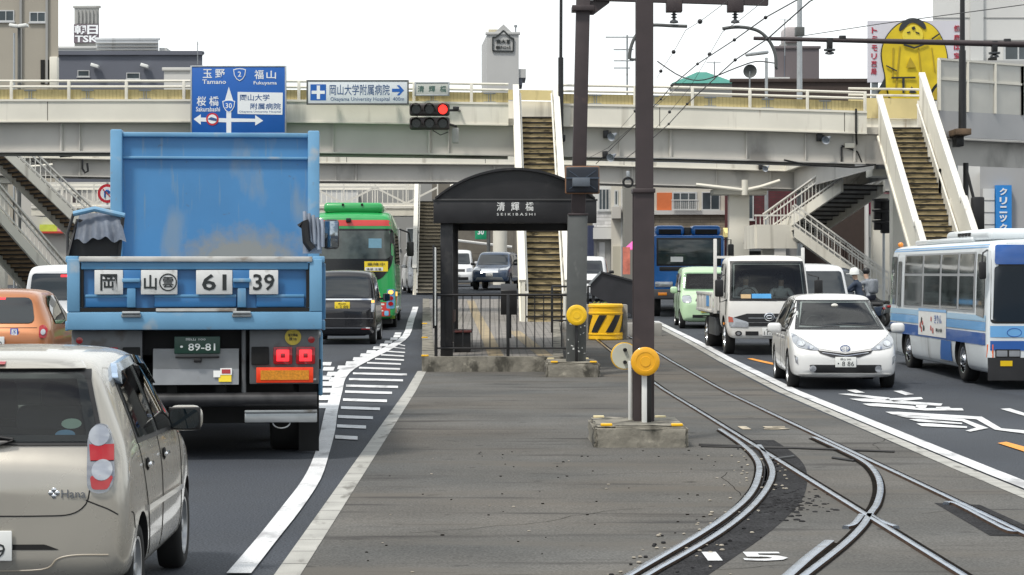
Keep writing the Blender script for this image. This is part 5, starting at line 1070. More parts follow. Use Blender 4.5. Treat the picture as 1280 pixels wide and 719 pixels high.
pavers = brickmat('pavers', (.27, .25, .23), (.2, .185, .17), (.07, .066, .06), .3, .16)
tact = brickmat('tactile_paving', (.36, .28, .17), (.31, .25, .16), (.2, .17, .12), .3, .3)
Lf = lambda y: -1.3-(y-38.4)*.033; Rf = lambda y: 1.42+(y-38.4)*.03
PL = thing('tram_platform', 'raised tram stop island with brick paving and a mossy concrete edge', 'platform', (0, 0, 0))
mb = MB(); wedge(mb, lambda y: Lf(y)+.25, lambda y: Rf(y)-.2, 38.65, 82, .275, .12, pavers); mb.build('paving', PL)
mb = MB(); wedge(mb, Lf, lambda y: Lf(y)+.25, 38.4, 82, .29, .14, concold); wedge(mb, lambda y: Lf(y)+.25, lambda y: Rf(y)-.2, 38.4, 38.65, .29, .29, concold); wedge(mb, lambda y: Rf(y)-.2, Rf, 38.4, 82, .29, .14, concold); mb.build('edge_kerb', PL)
mb = MB()
for (xa, ya), (xb, yb), wd in (((.13, 39.0), (-.75, 80), .3), ((1.1, 39.0), (.62, 51), .3)):
    n = int(yb-ya)
    for i in range(n):
        y0, y1 = ya+i, ya+i+1; xx = lambda y: xa+(xb-xa)*(y-ya)/(yb-ya); z = lambda y: g(y)+.275-.155*(y-38.65)/43.35+.006
        mb.poly([(xx(y0)-wd/2, y0, z(y0)), (xx(y0)+wd/2, y0, z(y0)), (xx(y1)+wd/2, y1, z(y1)), (xx(y1)-wd/2, y1, z(y1))], tact)
mb.build('tactile_strip', PL)
for y in (38.5, 46, 54): mb = MB(); mb.box((Lf(y)+.06, y, g(y)+.31), (.14, .1, .03), yellow, .008); mb.build('reflector_stud', PL)
pz = lambda y: g(y)+.275-.155*(y-38.65)/43.35
# shelter
blackst = mat('shelter_black', (.014, .0135, .015), .42, var=.3, scale=3, dirt=((.04, .038, .036), .25, 4, ONE))
S = thing('tram_shelter', 'black arched tram stop shelter lettered with its stop name', 'shelter', (0, 0, 0))
xc, hw_, ze, zb_ = .49, 1.54, 3.37, 2.92; sag = .57; Rr = (hw_**2+sag**2)/(2*sag)
def arch(n=28, e=0): return [(xc-hw_*(1-2*i/n)*(1+e), math.sqrt(max(0, Rr**2-(hw_*(1-2*i/n))**2))-(Rr-sag)+ze) for i in range(n+1)]
for y0, nm in ((38.5, 'front_fascia'), (45.4, 'rear_fascia')):
    mb = MB(); mb.prism([(xc-hw_, y0+.05, ze)]+[(x, y0+.05, z) for x, z in arch()]+[(xc+hw_, y0+.05, ze)], (0, .06, 0), blackst); mb.b2((xc-hw_-.03, y0, zb_), (xc+hw_+.03, y0+.12, ze-.02), blackst, .01)
    mb.b2((xc-hw_-.05, y0-.02, ze-.02), (xc+hw_+.05, y0+.13, ze+.015), mat('fascia_edge', (.05, .05, .05), .4, var=.1), .006); f = mb.build(nm, S)
    if y0 < 40:
        for ch, px_ in zip('清輝橋', (626, 644, 662)): text(ch, .155, .17, platew, 'lettering', f, (((px_-CX)*38.5/F), y0-.003, 3.24), '-y', .004, bold=.01)
        text('S E I K I B A S H I', .74, .048, platew, 'lettering', f, ((645-CX)*38.5/F, y0-.003, 3.09), '-y', .004)
mb = MB(); A = arch(); B_ = [(x, z+.04) for x, z in A]
for (x0, z0), (x1, z1) in zip(A, A[1:]): mb.prism([(x0, 38.45, z0), (x1, 38.45, z1), (x1, 38.45, z1+.045), (x0, 38.45, z0+.045)], (0, 7.1, 0), blackst)
mb.b2((xc-hw_, 38.62, zb_+.1), (xc-hw_+.1, 45.4, ze), blackst); mb.b2((xc+hw_-.1, 38.62, zb_+.1), (xc+hw_, 45.4, ze), blackst)
mb.build('roof', S)
for x in (-.83, 1.72):
    for y in (38.75, 45.2):
        if x > 0 and y > 40: x = 1.97
        mb = MB(); mb.b2((x-.12, y-.12, pz(y)-.02), (x+.12, y+.12, zb_+.15), blackst, .01); mb.build('post', S)
mb = MB(); mb.b2((-.98, 40.2, pz(41)+.25), (-.92, 44.5, 2.4), glass); mb.b2((-.99, 40.1, pz(41)+.15), (-.91, 44.6, pz(41)+.25), blackst); mb.b2((-.99, 40.1, 2.4), (-.91, 44.6, 2.47), blackst); mb.build('side_screen', S)
mb = MB(); mb.b2((-1.06, 38.3, .95), (-1.03, 38.9, 2.45), platew, .006); mb.b2((-1.09, 38.28, .9), (-1.06, 38.92, 2.5), blackst, .006); mb.build('notice_board', S)
# bench and ticket post
BN = thing('bench', 'small dark red bench at the left post inside the shelter', 'bench', (-.55, 41.0, pz(41)))
mb = MB(); 
for k in range(3): mb.b2((-.2, -.6+.0, .40), (.2, .6, .44), mat('bench_red', (.09, .02, .018), .5, var=.2), .01) if k == 0 else None
mb.build('seat', BN)
for y in (-.45, .45):
    mb = MB(); mb.b2((-.16, y-.03, 0), (.16, y+.03, .40), black, .006); mb.build('leg', BN)
mb = MB(); mb.b2((-.2, -.6, .6), (-.16, .6, .85), mat('bench_red', ONE), .01); mb.build('backrest', BN)
TP = thing('ticket_post', 'black information box on a post behind the shelter railing', 'information post', ((636-CX)*47/F, 47, pz(47)))
mb = MB(); mb.b2((-.06, -.06, 0), (.06, .06, .6), black, .01); mb.build('post', TP)
mb = MB(); mb.prism([(-.19, -.12, .55), (-.19, .14, .55), (-.19, .14, 1.28), (-.19, -.12, 1.12)], (.38, 0, 0), black, .012); mb.build('box', TP)
# railing in front
def railing(name, label, pts, h0, h1, gap=.155, posts=None, m=black, pr=.011, post_r=.03):
    """pts in plan; h0/h1 = height of lower and upper rail above ground z given in pts"""
    o = thing(name, label, 'railing', (0, 0, 0))
    mb = MB(); mb.tube([(x, y, z+h1) for x, y, z in pts], .026, m, 8); mb.build('top_rail', o); mb = MB(); mb.tube([(x, y, z+h0) for x, y, z in pts], .02, m, 8); mb.build('bottom_rail', o)
    mb = MB()
    for a, b_ in zip(pts, pts[1:]):
        a, b_ = Vector(a), Vector(b_); n = int((b_-a).length/gap)
        for i in range(1, n):
            p = a.lerp(b_, i/n); mb.cyl(p+Vector((0, 0, h0)), p+Vector((0, 0, h1)), pr, m, n=6)
    mb.build('balusters', o)
    for p in posts or pts:
        mb = MB(); mb.box((p[0], p[1], p[2]+(h1+.02)/2-.03), (post_r*2, post_r*2, h1+.06), m, .006); mb.build('post', o)
    return o
z0 = pz(38.65)
railing('railing', 'black railing with thin bars across the front of the tram stop', [((545-CX)*38.6/F, 38.6, z0), ((635-CX)*38.6/F, 38.6, z0), ((713-CX)*38.6/F, 38.6, z0)], .17, 1.2)
railing('railing', 'black railing in front of the central staircase foot', [((690-CX)*50/F, 50, pz(50)), ((724-CX)*50/F, 50.1, pz(50))], .3, 1.15, .2)
railing('railing', 'dark railing behind the crash barrel, right of the central stairs', [((735-CX)*60/F, 60, g(60)), ((797-CX)*61/F, 61, g(61))], .25, 1.2, .22)
# ------------------------------------------------------------------ poles
def hpost(mb, x, y, z0, z1, w_, m, lean=0):
    """H-section steel post"""
    dx = lean*(z1-z0)
    for a, b_ in (((-w_/2, -w_/2), (w_/2, -w_/2+.025)), ((-w_/2, w_/2-.025), (w_/2, w_/2)), ((-.015, -w_/2+.026), (.015, w_/2-.026))):
        p = [(x+a[0], y+a[1], z0), (x+b_[0], y+a[1], z0), (x+b_[0], y+b_[1], z0), (x+a[0], y+b_[1], z0)]; mb.prism(p, (dx, 0, z1-z0), m)
def plinth(parent, x0, x1, y0, y1, h, zg):
    mb = MB(); t = bmesh.new(); bmesh.ops.create_cube(t, size=1, matrix=Matrix.Translation(((x0+x1)/2, (y0+y1)/2, zg+h/2-.02)) @ Matrix.Diagonal((x1-x0, y1-y0, h+.04, 1)))
    bmesh.ops.bevel(t, geom=list(t.edges), offset=.035, segments=2, affect='EDGES'); bmesh.ops.subdivide_edges(t, edges=list(t.edges), cuts=4, use_grid_fill=True)
    rr = random.Random(x0)
    for v in t.verts: v.co += Vector((rr.uniform(-.012, .012), rr.uniform(-.012, .012), rr.uniform(-.008, .006)))
    mb.add(t, concold); o = mb.build('plinth', parent, ang=50)
    for sx, sy in ((x0+.14, y0+.07), (x1-.12, y0+.07), (x0+.12, y1-.1), (x1-.2, y1-.1)):
        mb = MB(); mb.box((sx, sy, zg+h+.005), (.13, .09, .03), yellow if sy < (y0+y1)/2 else mat('reflector_cream', (.7, .6, .35), .5, var=.1), .01); mb.build('reflector_stud', o)
    return o
def disc(parent, x, y, z, r, m, back, ang=0):
    mb = MB(); mb.lathe([(0, -.035), (r*.35, -.036), (r*.37, -.03), (r*.62, -.03), (r*.64, -.034), (r*.9, -.034), (r, -.022), (r, .01), (r*.95, .012), (0, .012)], (0, 0, 0), (0, 1, 0), m, 40)
    o = mb.build('reflector_disc', parent); o.location = (x, y, z); o.rotation_euler = (0, 0, ang)
    mb = MB(); mb.lathe([(r*.94, .0125), (r*.93, .016), (0, .016)], (0, 0, 0), (0, 1, 0), back, 36); mb.cyl((0, .016, r*.45), (0, .05, r*.45), .022, black, n=10); mb.cyl((0, .016, -r*.45), (0, .05, -r*.45), .022, black, n=10); mb.build('disc_back', o)
    return o
amberdisc = mat('amber_disc', (.82, .40, .012), .35, var=.06, scale=7, coat=.3); discback = mat('disc_back', (.62, .62, .52), .5, var=.1)
TL = thing('tram_pole', 'brown steel tram wire pole in front, with an orange reflector disc and cracked plinth', 'tram pole', (0, 0, 0))
plinth(TL, 1.17, 2.22, 22.35, 23.75, .25, 0)
xp = (804.5-CX)*23.1/F
mb = MB(); hpost(mb, xp, 23.15, .24, 2.93, .235, brown); mb.build('lower_post', TL)
mb = MB(); hpost(mb, xp+.012, 23.15, 2.931, 8.2, .195, brown); mb.b2((xp-.13, 23.0, 2.88), (xp+.13, 23.3, 2.93), brown, .006); mb.build('upper_post', TL)
disc(TL, xp, 22.86, .945, .165, amberdisc, discback); disc(TL, xp-.2, 23.42, .985, .16, yellow, discback, PI+R(8))
mb = MB(); mb.box((xp-.005, 22.93, .54), (.06, .05, .62), platew, .008); mb.box((xp+.05, 22.935, .54), (.045, .05, .62), black, .006); mb.build('disc_post', TL)
mb = MB(); mb.box((xp-.145, 23.3, .58), (.035, .04, .7), platew, .006); mb.build('disc_post', TL)
SP = thing('tram_pole', 'grey based tram wire pole at the platform corner carrying the beam over the tracks', 'tram pole', (0, 0, 0))
plinth(SP, 1.05, 2.03, 36.75, 38.35, .275, g(37))
mb = MB(); mb.prism([(1.43, 37.15, .3), (1.79, 37.15, .3), (1.79, 37.5, .3), (1.43, 37.5, .3)], (.03, 0, 2.75), greypole, .01); mb.build('lower_post', SP)
mb = MB(); mb.prism([(1.525, 37.2, 3.05), (1.78, 37.2, 3.05), (1.78, 37.45, 3.05), (1.525, 37.45, 3.05)], (.105, 0, 4.6), brown, .008); mb.b2((1.46, 37.13, 3.03), (1.83, 37.52, 3.07), brown, .008); mb.build('upper_post', SP)
disc(SP, (721-CX)*36.9/F, 36.98, 1.95-52/67.7, .19, mat('yellow_disc', (.85, .52, .012), .35, var=.06, scale=7, coat=.3), discback)
mb = MB(); mb.box(((721-CX)*36.95/F, 37.05, .66), (.055, .05, .75), black, .008); mb.build('disc_post', SP)
mb = MB(); rr = random.Random(2)
for k in range(26): mb.box((1.45+rr.random()*.33, 37.146, .45+rr.random()*.75), (rr.uniform(.01, .05), .003, rr.uniform(.004, .035)), platew, 0, Matrix.Rotation(rr.uniform(-.6, .6), 3, 'Y'))
mb.build('sticker_scraps', SP)
# mirror on the pole
MR = thing('traffic_mirror', 'square black backed mirror with an orange rim on the second pole', 'traffic mirror', ((728-CX)*37/F, 37.0, 1.95+117/67.5))
mb = MB(); mb.box((0, .06, 0), (.64, .06, .52), mat('mirror_rim', (.2, .1, .05), .5, var=.1), .05, None, 3); mb.box((0, .02, 0), (.60, .06, .48), mat('mirror_back', (.012, .016, .025), .4, var=.2), .05, None, 3)
mb.build('back_panel', MR)
mb = MB()
for a in (35, 145, 215, 325):
    d = Vector((math.cos(R(a)), 0, math.sin(R(a)))); mb.beam(Vector((0, -.015, 0))+d*.06, Vector((0, -.015, 0))+d*.3, .012, .012, mat('mirror_rib', (.05, .07, .1), .4, var=0))
mb.b2((-.31, -.03, .02), (.31, -.012, .045), mat('mirror_rib', ONE)); mb.b2((-.19, -.2, -.13), (.13, -.012, .03), mat('bracket_grey', (.12, .14, .165), .5, metal=.3, var=.1), .01)
mb.build('bracket', MR)
# beam and hangers
BM = thing('wire_beam', 'brown steel beam across the tracks with insulators and curved pull-off arms', 'overhead beam', (0, 0, 0))
Yb = 37.3; pz2 = lambda px_, py_: P(px_, py_, Yb)
a, b_ = pz2(742, -6), pz2(960, 0.5); mb = MB(); mb.beam(a, b_, .16, .2, brown); mb.build('beam', BM)
mb = MB(); q = pz2(737, 12); mb.prism([pz2(737, 18), pz2(742, 18), pz2(762, 3), pz2(762, 0), pz2(737, 0)], (0, .12, 0), brown); mb.b2((pz2(728, 0).x-.2, Yb-.2, pz2(0, 12).z-.04), (pz2(742, 0).x+.0, Yb+.2, pz2(0, 12).z+.06), brown, .01); mb.build('gusset', BM)
ins = mat('insulator', (.05, .055, .06), .3, var=.2)
for pxc, dirn in ((842.5, -1), (919, 1)):
    mb = MB(); q = pz2(pxc, 8); mb.b2((q.x-.15, Yb-.1, q.z-.11), (q.x+.15, Yb+.1, q.z+.16), brown, .01); h_ = mb.build('hanger_block', BM)
    mb = MB(); z = pz2(0, 16).z; mb.lathe([(.03, 0), (.03, -.02), (.07, -.035), (.03, -.05), (.03, -.07), (.07, -.085), (.03, -.1), (.03, -.13), (.075, -.15), (.085, -.19), (.02, -.2)], (q.x, Yb, z), (0, 0, 1), ins, 14); mb.build('insulator', BM)
    zb2 = pz2(0, 32).z
    if dirn < 0: pts = [pz2(859, 33), pz2(842, 32.5), pz2(815, 31.5), pz2(803, 36), pz2(793, 48), pz2(788, 62), pz2(787, 74)]
    else: pts = [pz2(903, 36), pz2(919, 34), pz2(935, 35), pz2(950, 40), pz2(962, 52), pz2(969, 68), pz2(970, 84)]
    mb = MB(); mb.tube(smooth_path(pts, 4), .032, greypole, 8); mb.tube([pts[-1], pts[-1]+Vector((.12 if dirn < 0 else .0, .0, 0))+Vector((0, 0, -.01)), pts[-1]+Vector((.28 if dirn < 0 else .02, .02, -.03))], .024, greypole, 8); mb.build('pull_off_arm', BM)
# ------------------------------------------------------------------ wires
wirem = mat('wire', (.02, .02, .022), .5, var=0)
def wire(lab, pts, r=.011, beads=(), br=.045, n=8):
    mb = MB(); mb.tube(pts, r, wirem, 5)
    for b_ in beads: mb.ball(b_, br, wirem, ONE, 8)
    o = mb.build('overhead_wire'); tag(o, lab, 'wire', 'overhead tram wires'); return o
cl = lambda *q: [P(x, y, d) for x, y, d in q]
w1 = cl((1075, -60, 26), (1000, -2, 31), (957, 22, 34.5), (918, 50, 38), (872, 80, 44), (840, 107, 49), (826, 124, 53), (775, 175, 62), (745, 205, 66))
w1 = [Vector((w1[0].x, -12, w1[0].z+.1))]+w1
wire('tram contact wire running from the top right down behind the front pole, upper one', w1, .012, [w1[3], w1[4], w1[5], w1[6], w1[7]], .035)
w2 = cl((1110, -50, 26), (1012, 2, 31), (959, 49, 34.5), (919, 75, 38), (900, 92, 41), (859, 130, 48), (836, 155, 54), (817, 172, 58), (780, 200, 66))
w2 = [Vector((w2[0].x, -12, w2[0].z+.1))]+w2
wire('tram contact wire just below the upper one, reaching down to the lower girder', w2, .012, [w2[3], w2[4], w2[6], w2[7]], .035)
w3 = cl((930, -14, 32), (911, 0, 34), (875, 27, 38), (857, 38, 37.3), (842, 65, 46), (826, 89, 54), (821, 98, 56)); wire('thin pull-off wire with dark beads hanging from the left arm', w3, .006, [w3[2], w3[4], w3[5]], .05)
w4 = cl((975, -16, 32), (956, 0, 34), (925, 25, 37), (903, 40, 37.3), (887, 68, 46), (862, 110, 54), (837, 140, 60), (816, 165, 64)); wire('thin pull-off wire with dark beads hanging from the right arm', w4, .006, [w4[4], w4[6]], .05)
w5 = cl((822, 77, 38), (852, 96, 41), (880, 100, 42), (920, 85, 40), (945, 77, 39), (968, 79, 37.4)); wire('sagging cross wire between the two curved arms', smooth_path(w5, 4), .013)
w6 = cl((862, 96, 52), (820, 133, 58), (794, 139, 60), (776, 160, 64)); wire('short slack wire between the two poles over the near girder', w6, .006, [w6[2]], .05)
w7 = cl((817, 150, 58), (793, 156, 62), (760, 185, 66), (735, 198, 66)); wire('lowest slack wire running to the girder left of the front pole', w7, .008)
w8 = cl((1003, 45, 60), (1100, 30, 56), (1280, 6, 50), (1500, -25, 44)); wire('single long wire rising to the right edge above the mast arm', w8, .012)
# mast arm pipe at upper right
MA = thing('mast_arm', 'long dark horizontal mast pipe at upper right with hanging insulators', 'mast arm', (0, 0, 0)); Ym = 58
mb = MB(); mb.tube([P(942, 48, Ym), P(1120, 52, Ym), P(1345, 57, Ym)], [.055, .075, .1], brown, 12); mb.build('pipe', MA)
for px_, py_ in ((1037, 52), (1243, 56)):
    q = P(px_, py_, Ym); mb = MB(); mb.b2((q.x-.08, Ym-.08, q.z-.2), (q.x+.08, Ym+.08, q.z+.1), black, .01); mb.lathe([(.05, -.2), (.17, -.22), (.17, -.27), (.05, -.29), (.12, -.31), (.14, -.36), (.05, -.38), (0, -.38)], q, (0, 0, 1), ins, 16); mb.build('insulator', MA)
    q = P(px_+16, py_-4, Ym); mb = MB(); mb.b2((q.x-.1, Ym-.06, q.z-.1), (q.x+.1, Ym+.06, q.z+.08), black, .02); mb.build('clamp', MA)
q = P(1345, 57, Ym); mb = MB(); mb.cyl((q.x, Ym, g(Ym)), (q.x, Ym, q.z+.8), .16, brown, .12, 16); mb.build('mast', MA)
# ------------------------------------------------------------------ crash barrel, end blocks, dark panel, bush
yb_ = 51.2
CB = thing('crash_barrel', 'yellow crash cushion barrel with black diagonal stripes at the end of the track', 'crash barrel', ((757-CX)*yb_/F, yb_, g(yb_)))
mb = MB(); mb.lathe([(0, 0), (.42, 0), (.44, .03), (.43, .12), (.445, .13), (.445, .16), (.43, .17), (.43, .66), (.445, .67), (.445, .70), (.43, .71), (.43, .82), (.45, .84), (.45, .89), (.42, .92), (0, .93)], (0, 0, 0), (0, 0, 1), yellow, 40); mb.build('barrel', CB)
def cp(u, z): a = -PI/2+u/.447; return (.447*math.cos(a), .447*math.sin(a), z)
for k in range(-2, 2):
    mb = MB()
    for s_ in range(8):
        for hh in range(4):
            t0, t1 = s_/8, (s_+1)/8; z0, z1 = .2+.44*t0, .2+.44*t1; u0, u1 = k*.42-.03+.26*t0+.05*hh, k*.42-.03+.26*t1+.05*hh
            mb.poly([cp(u0, z0), cp(u0+.05, z0), cp(u1+.05, z1), cp(u1, z1)], black)
    bmesh.ops.remove_doubles(mb.bm, verts=mb.bm.verts, dist=1e-4); mb.build('stripe', CB)
for px_, lab, w_ in ((777, 'concrete end block right of the yellow crash barrel', .28), (734, 'concrete end block left of the yellow crash barrel', .16)):
    mb = MB(); mb.box(((px_-CX)*(yb_+.3)/F, yb_+.3, g(yb_)+.44), (w_, .5, .92), conc, .03); tag(mb.build('concrete_block'), lab, 'concrete block')
mb = MB(); mb.box(((800-CX)*53/F, 53.4, g(53)+.17), (1.2, .5, .38), conc, .04); tag(mb.build('concrete_block'), 'low concrete block behind the front pole at the track end', 'concrete block')
DP = thing('dark_panel_fence', 'black metal panel with a sloping top behind the crash barrel', 'fence', (0, 0, 0)); Yd = 58.5
dkp = mat('panel_black', (.022, .022, .026), .5, var=.2, scale=3)
mb = MB(); mb.prism([P(738, 354, Yd), P(751, 341, Yd), P(796, 353, Yd), P(800, 399, Yd), P(768, 382, Yd), P(738, 368, Yd)], (0, .06, 0), dkp); mb.build('panel', DP)
mb = MB(); mb.beam(P(736, 356, Yd), P(751, 340, Yd), .12, .05, steel); mb.beam(P(751, 340, Yd), P(798, 353, Yd), .12, .05, dkp); mb.build('cap', DP)
for px_ in (742, 768, 797):
    mb = MB(); q = P(px_, 370, Yd); mb.b2((q.x-.04, Yd+.07, g(Yd)), (q.x+.04, Yd+.14, q.z+.1), dkp); mb.build('post', DP)
leafm = mat('leaf', (.09, .13, .02), .6, var=.5, scale=9); leafy = mat('leaf_yellow', (.2, .2, .03), .6, var=.4, scale=9)
def bush(lab, x, y, z, sx, sy, sz, n=500, seed=1):
    o = thing('bush', lab, 'bush', (x, y, z)); mb = MB(); rr = random.Random(seed)
    for k in range(n):
        d = Vector((rr.gauss(0, 1), rr.gauss(0, 1), rr.gauss(0, 1))).normalized()*rr.uniform(.5, 1); p = Vector((d.x*sx, d.y*sy, sz+d.z*sz)); a = rr.uniform(.03, .06)
        u = Vector((rr.gauss(0, 1), rr.gauss(0, 1), rr.gauss(0, 1))).normalized(); v = u.orthogonal().normalized()
        mb.poly([p-u*a, p+v*a*.5, p+u*a, p-v*a*.5], leafm if rr.random() < .6 else leafy)
    mb.build('foliage', o, recalc=False); mb = MB()
    for k in range(5): mb.tube([(0, 0, 0), (rr.uniform(-.4, .4)*sx, rr.uniform(-.4, .4)*sy, sz), (rr.uniform(-.8, .8)*sx, rr.uniform(-.8, .8)*sy, sz*1.7)], [.02, .012, .005], brown, 5)
    mb.build('stem', o); return o
bush('low yellow green bush behind the crash barrel', (750-CX)*57.5/F, 57.6, g(57)+.25, .55, .3, .28)
# ------------------------------------------------------------------ footbridge
tread = mat('tread_edge_shade', (.025, .022, .018), .9, var=.4, scale=6)  # near-black colour paints in the shadow line of each step's nosing
riser = mat('stair_riser', (.58, .46, .25), .85, var=.25, scale=3, stretch=(1, 1, 4), dirt=[((.06, .048, .03), .45, 2.6, (1.1, 1, 5)), ((.55, .5, .38), .25, 3, (1, 1, 5))])
riser2 = mat('stair_brown', (.24, .165, .095), .85, var=.25, scale=2, stretch=(1, 1, 4), dirt=((.05, .035, .025), .35, 2.5, (1, 1, 5)))
tanscreen = mat('tan_screen', (.56, .47, .23), .6, var=.1, scale=1.2, dirt=((.28, .22, .1), .3, 1.5, (2, 1, .5)))
drip = mat('cream_streaked', (.72, .69, .60), .55, var=.06, scale=.8, dirt=[((.40, .37, .31), .34, .6, (3, 3, .3)), ((.26, .17, .09), .1, 1.6, (2, 2, .25))])
def rect_run(mb, f, xs, y0, y1, z0, z1, m):
    """box strip along X whose heights follow f(x)"""
    i = mb.mi(m); rings = []
    for x in xs: rings.append([mb.bm.verts.new(p) for p in ((x, y0, f(x)+z0), (x, y1, f(x)+z0), (x, y1, f(x)+z1), (x, y0, f(x)+z1))])
    for A, B in zip(rings, rings[1:]):
        for j in range(4): mb.bm.faces.new((A[j], A[(j+1) % 4], B[(j+1) % 4], B[j])).material_index = i
    mb.bm.faces.new(rings[0]).material_index = i; mb.bm.faces.new(rings[-1]).material_index = i
def pw(tab):
    def f(x):
        for (a, za), (b_, zb) in zip(tab, tab[1:]):
            if x <= b_: return za+(zb-za)*(x-a)/(b_-a)
        return tab[-1][1]
    return f
NB = thing('footbridge', 'cream near span of the footbridge across the road, with signs hung on it', 'footbridge', (0, 0, 0))
FB = thing('footbridge', 'far span of the footbridge seen low beneath the near span', 'footbridge', (0, 0, 0))
zn = pw([(-40, 6.85), (-24, 6.92), (-16, 6.94), (-7, 6.94), (.7, 6.83), (6.5, 6.73), (11.8, 6.57), (13.2, 6.53), (30, 6.4)])
zf = pw([(-40, 7.1), (-21, 7.05), (-8, 6.8), (4, 6.72), (14, 6.42), (30, 6.2)])
def frange(a, b_, s_):
    o_ = [];
    while a < b_-1e-6: o_.append(a); a += s_
    return o_+[b_]
def span(root, f, X0, X1, Y, gird, ph=.74, rails=True, gaps=()):
    xs = frange(X0, X1, 2.0)
    mb = MB(); rect_run(mb, f, xs, Y, Y+.16, 0, ph, drip); rect_run(mb, f, xs, Y-.04, Y, ph-.05, ph+.02, cream); rect_run(mb, f, xs, Y-.03, Y, 0, .05, cream); mb.build('parapet', root)
    mb = MB(); rect_run(mb, f, xs, Y+2.6, Y+2.76, 0, ph+.3, drip); mb.build('parapet', root)
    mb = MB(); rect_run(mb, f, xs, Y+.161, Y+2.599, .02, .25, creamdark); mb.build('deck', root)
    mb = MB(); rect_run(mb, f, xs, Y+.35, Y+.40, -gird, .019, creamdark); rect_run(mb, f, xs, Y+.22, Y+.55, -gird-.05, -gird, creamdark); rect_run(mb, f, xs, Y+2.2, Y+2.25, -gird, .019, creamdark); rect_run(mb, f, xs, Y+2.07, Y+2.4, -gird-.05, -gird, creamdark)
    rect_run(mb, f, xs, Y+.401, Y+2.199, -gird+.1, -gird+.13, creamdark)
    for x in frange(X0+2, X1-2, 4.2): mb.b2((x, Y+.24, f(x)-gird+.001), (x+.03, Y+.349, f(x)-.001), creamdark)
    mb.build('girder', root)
    for x in frange(X0+3.3, X1-.5, 6.1)[:-1]:
        mb = MB(); mb.b2((x, Y-.003, f(x)+.06), (x+.025, Y, f(x)+ph-.06), mat('joint', (.1, .09, .08), .9, var=.2)); mb.build('joint', root)
        mb = MB(); mb.cyl((x+.4, Y+.3, f(x)-gird), (x+.4, Y+.3, f(x)-.02), .05, creamdark, n=8); mb.build('drain_pipe', root)
    if rails:
        mb = MB()
        for z in (1.18, 1.37):
            mb.tube([(x, Y+.08, f(x)+z) for x in xs], .042, cream, 8)
        mb.build('handrail', root)
        for x in frange(X0+.6, X1, 1.9)[:-1]:
            mb = MB(); mb.b2((x-.05, Y+.04, f(x)+ph), (x+.05, Y+.12, f(x)+1.38), cream, .01); mb.build('rail_post', root)
        mb = MB(); rect_run(mb, f, xs, Y+.2, Y+.23, ph, 1.1, tanscreen); mb.build('screen', root)
        mb = MB(); rr = random.Random(3)
        for x in frange(X0+1.2, X1, 1.9)[:-1]:
            for dx in (-.04, .04): mb.b2((x+dx-.012, Y+.17, f(x)+ph), (x+dx+.012, Y+.199, f(x)+1.1), steel)
            mb.b2((x-.2, Y+.165, f(x)+1.05), (x+.2, Y+.199, f(x)+1.09), steel); mb.b2((x-.2, Y+.165, f(x)+ph+.02), (x+.2, Y+.199, f(x)+ph+.06), steel)
        x = X0
        while x < X1:
            mb.b2((x, Y+.19, f(x)+ph), (x+.02, Y+.199, f(x)+1.1), mat('screen_rib', (.46, .38, .18), .6, var=.1)); x += .12
        mb.build('screen_bracket', root)
span(NB, zn, -24, .62, 66, .93); span(NB, zn, 2.3, 12.45, 66, .93)
# behind the centre stair opening and the corner bay, the deck goes on
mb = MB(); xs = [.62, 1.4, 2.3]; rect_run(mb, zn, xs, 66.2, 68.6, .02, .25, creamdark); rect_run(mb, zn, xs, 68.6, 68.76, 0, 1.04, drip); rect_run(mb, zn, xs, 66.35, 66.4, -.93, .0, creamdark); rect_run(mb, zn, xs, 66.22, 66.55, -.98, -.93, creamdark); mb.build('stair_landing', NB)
mb = MB(); rect_run(mb, zn, [.62, 2.3], 68.3, 68.33, 1.05, 1.4, tanscreen); mb.build('screen', NB)
# corner bay + the tall screened corridor to the right
mb = MB(); xs = [12.45, 14.9]; rect_run(mb, zn, xs, 66.3, 69.5, .02, .25, creamdark); rect_run(mb, zn, xs, 66.4, 66.45, -.93, .0, creamdark); rect_run(mb, zn, xs, 66.3, 66.6, -.98, -.93, creamdark); rect_run(mb, zn, xs, 69.5, 69.66, .0, .8, drip); mb.build('corner_bay', NB)
mb = MB(); rect_run(mb, zn, xs, 69.4, 69.44, .8, 1.5, tanscreen); mb.build('screen', NB)
mb = MB()
for z in (1.6, 1.82): mb.tube([(x, 69.4, zn(x)+z) for x in xs], .04, cream, 8)
mb.build('handrail', NB)
cor = [(14.75, 65.6), (18.0, 67.6), (26, 72.5)]
def wallrun(mb, pts, z0, z1, t, m):
    for (xa, ya), (xb, yb) in zip(pts, pts[1:]):
        d = Vector((xb-xa, yb-ya, 0)).normalized(); n = Vector((-d.y, d.x, 0))*t
        mb.prism([(xa, ya, z0), (xb, yb, z0), (xb, yb, z1), (xa, ya, z1)], n, m)
mb = MB(); wallrun(mb, cor, 6.45, 7.3, .12, mat('fascia_grey', (.42, .42, .42), .6, var=.05, scale=1)); mb.build('fascia', NB)
corr = mat('corridor_cladding', (.56, .55, .5), .5, var=.05, scale=1.5, dirt=((.36, .32, .25), .2, 1.2, (2, 2, .3)))
mb = MB(); wallrun(mb, cor, 7.301, 8.35, .1, corr); wallrun(mb, cor, 8.36, 8.95, .1, corr); wallrun(mb, [(x, y-.05) for x, y in cor], 8.3, 8.37, .08, cream); wallrun(mb, [(x, y-.05) for x, y in cor], 8.95, 9.02, .1, cream)
for (xa, ya), (xb, yb) in zip(cor, cor[1:]):
    n = int(math.hypot(xb-xa, yb-ya)/1.1)
    for i in range(n+1):
        x, y = xa+(xb-xa)*i/n, ya+(yb-ya)*i/n; mb.b2((x-.04, y-.06, 7.3), (x+.04, y, 8.95), cream)
mb.build('screen_wall', NB)
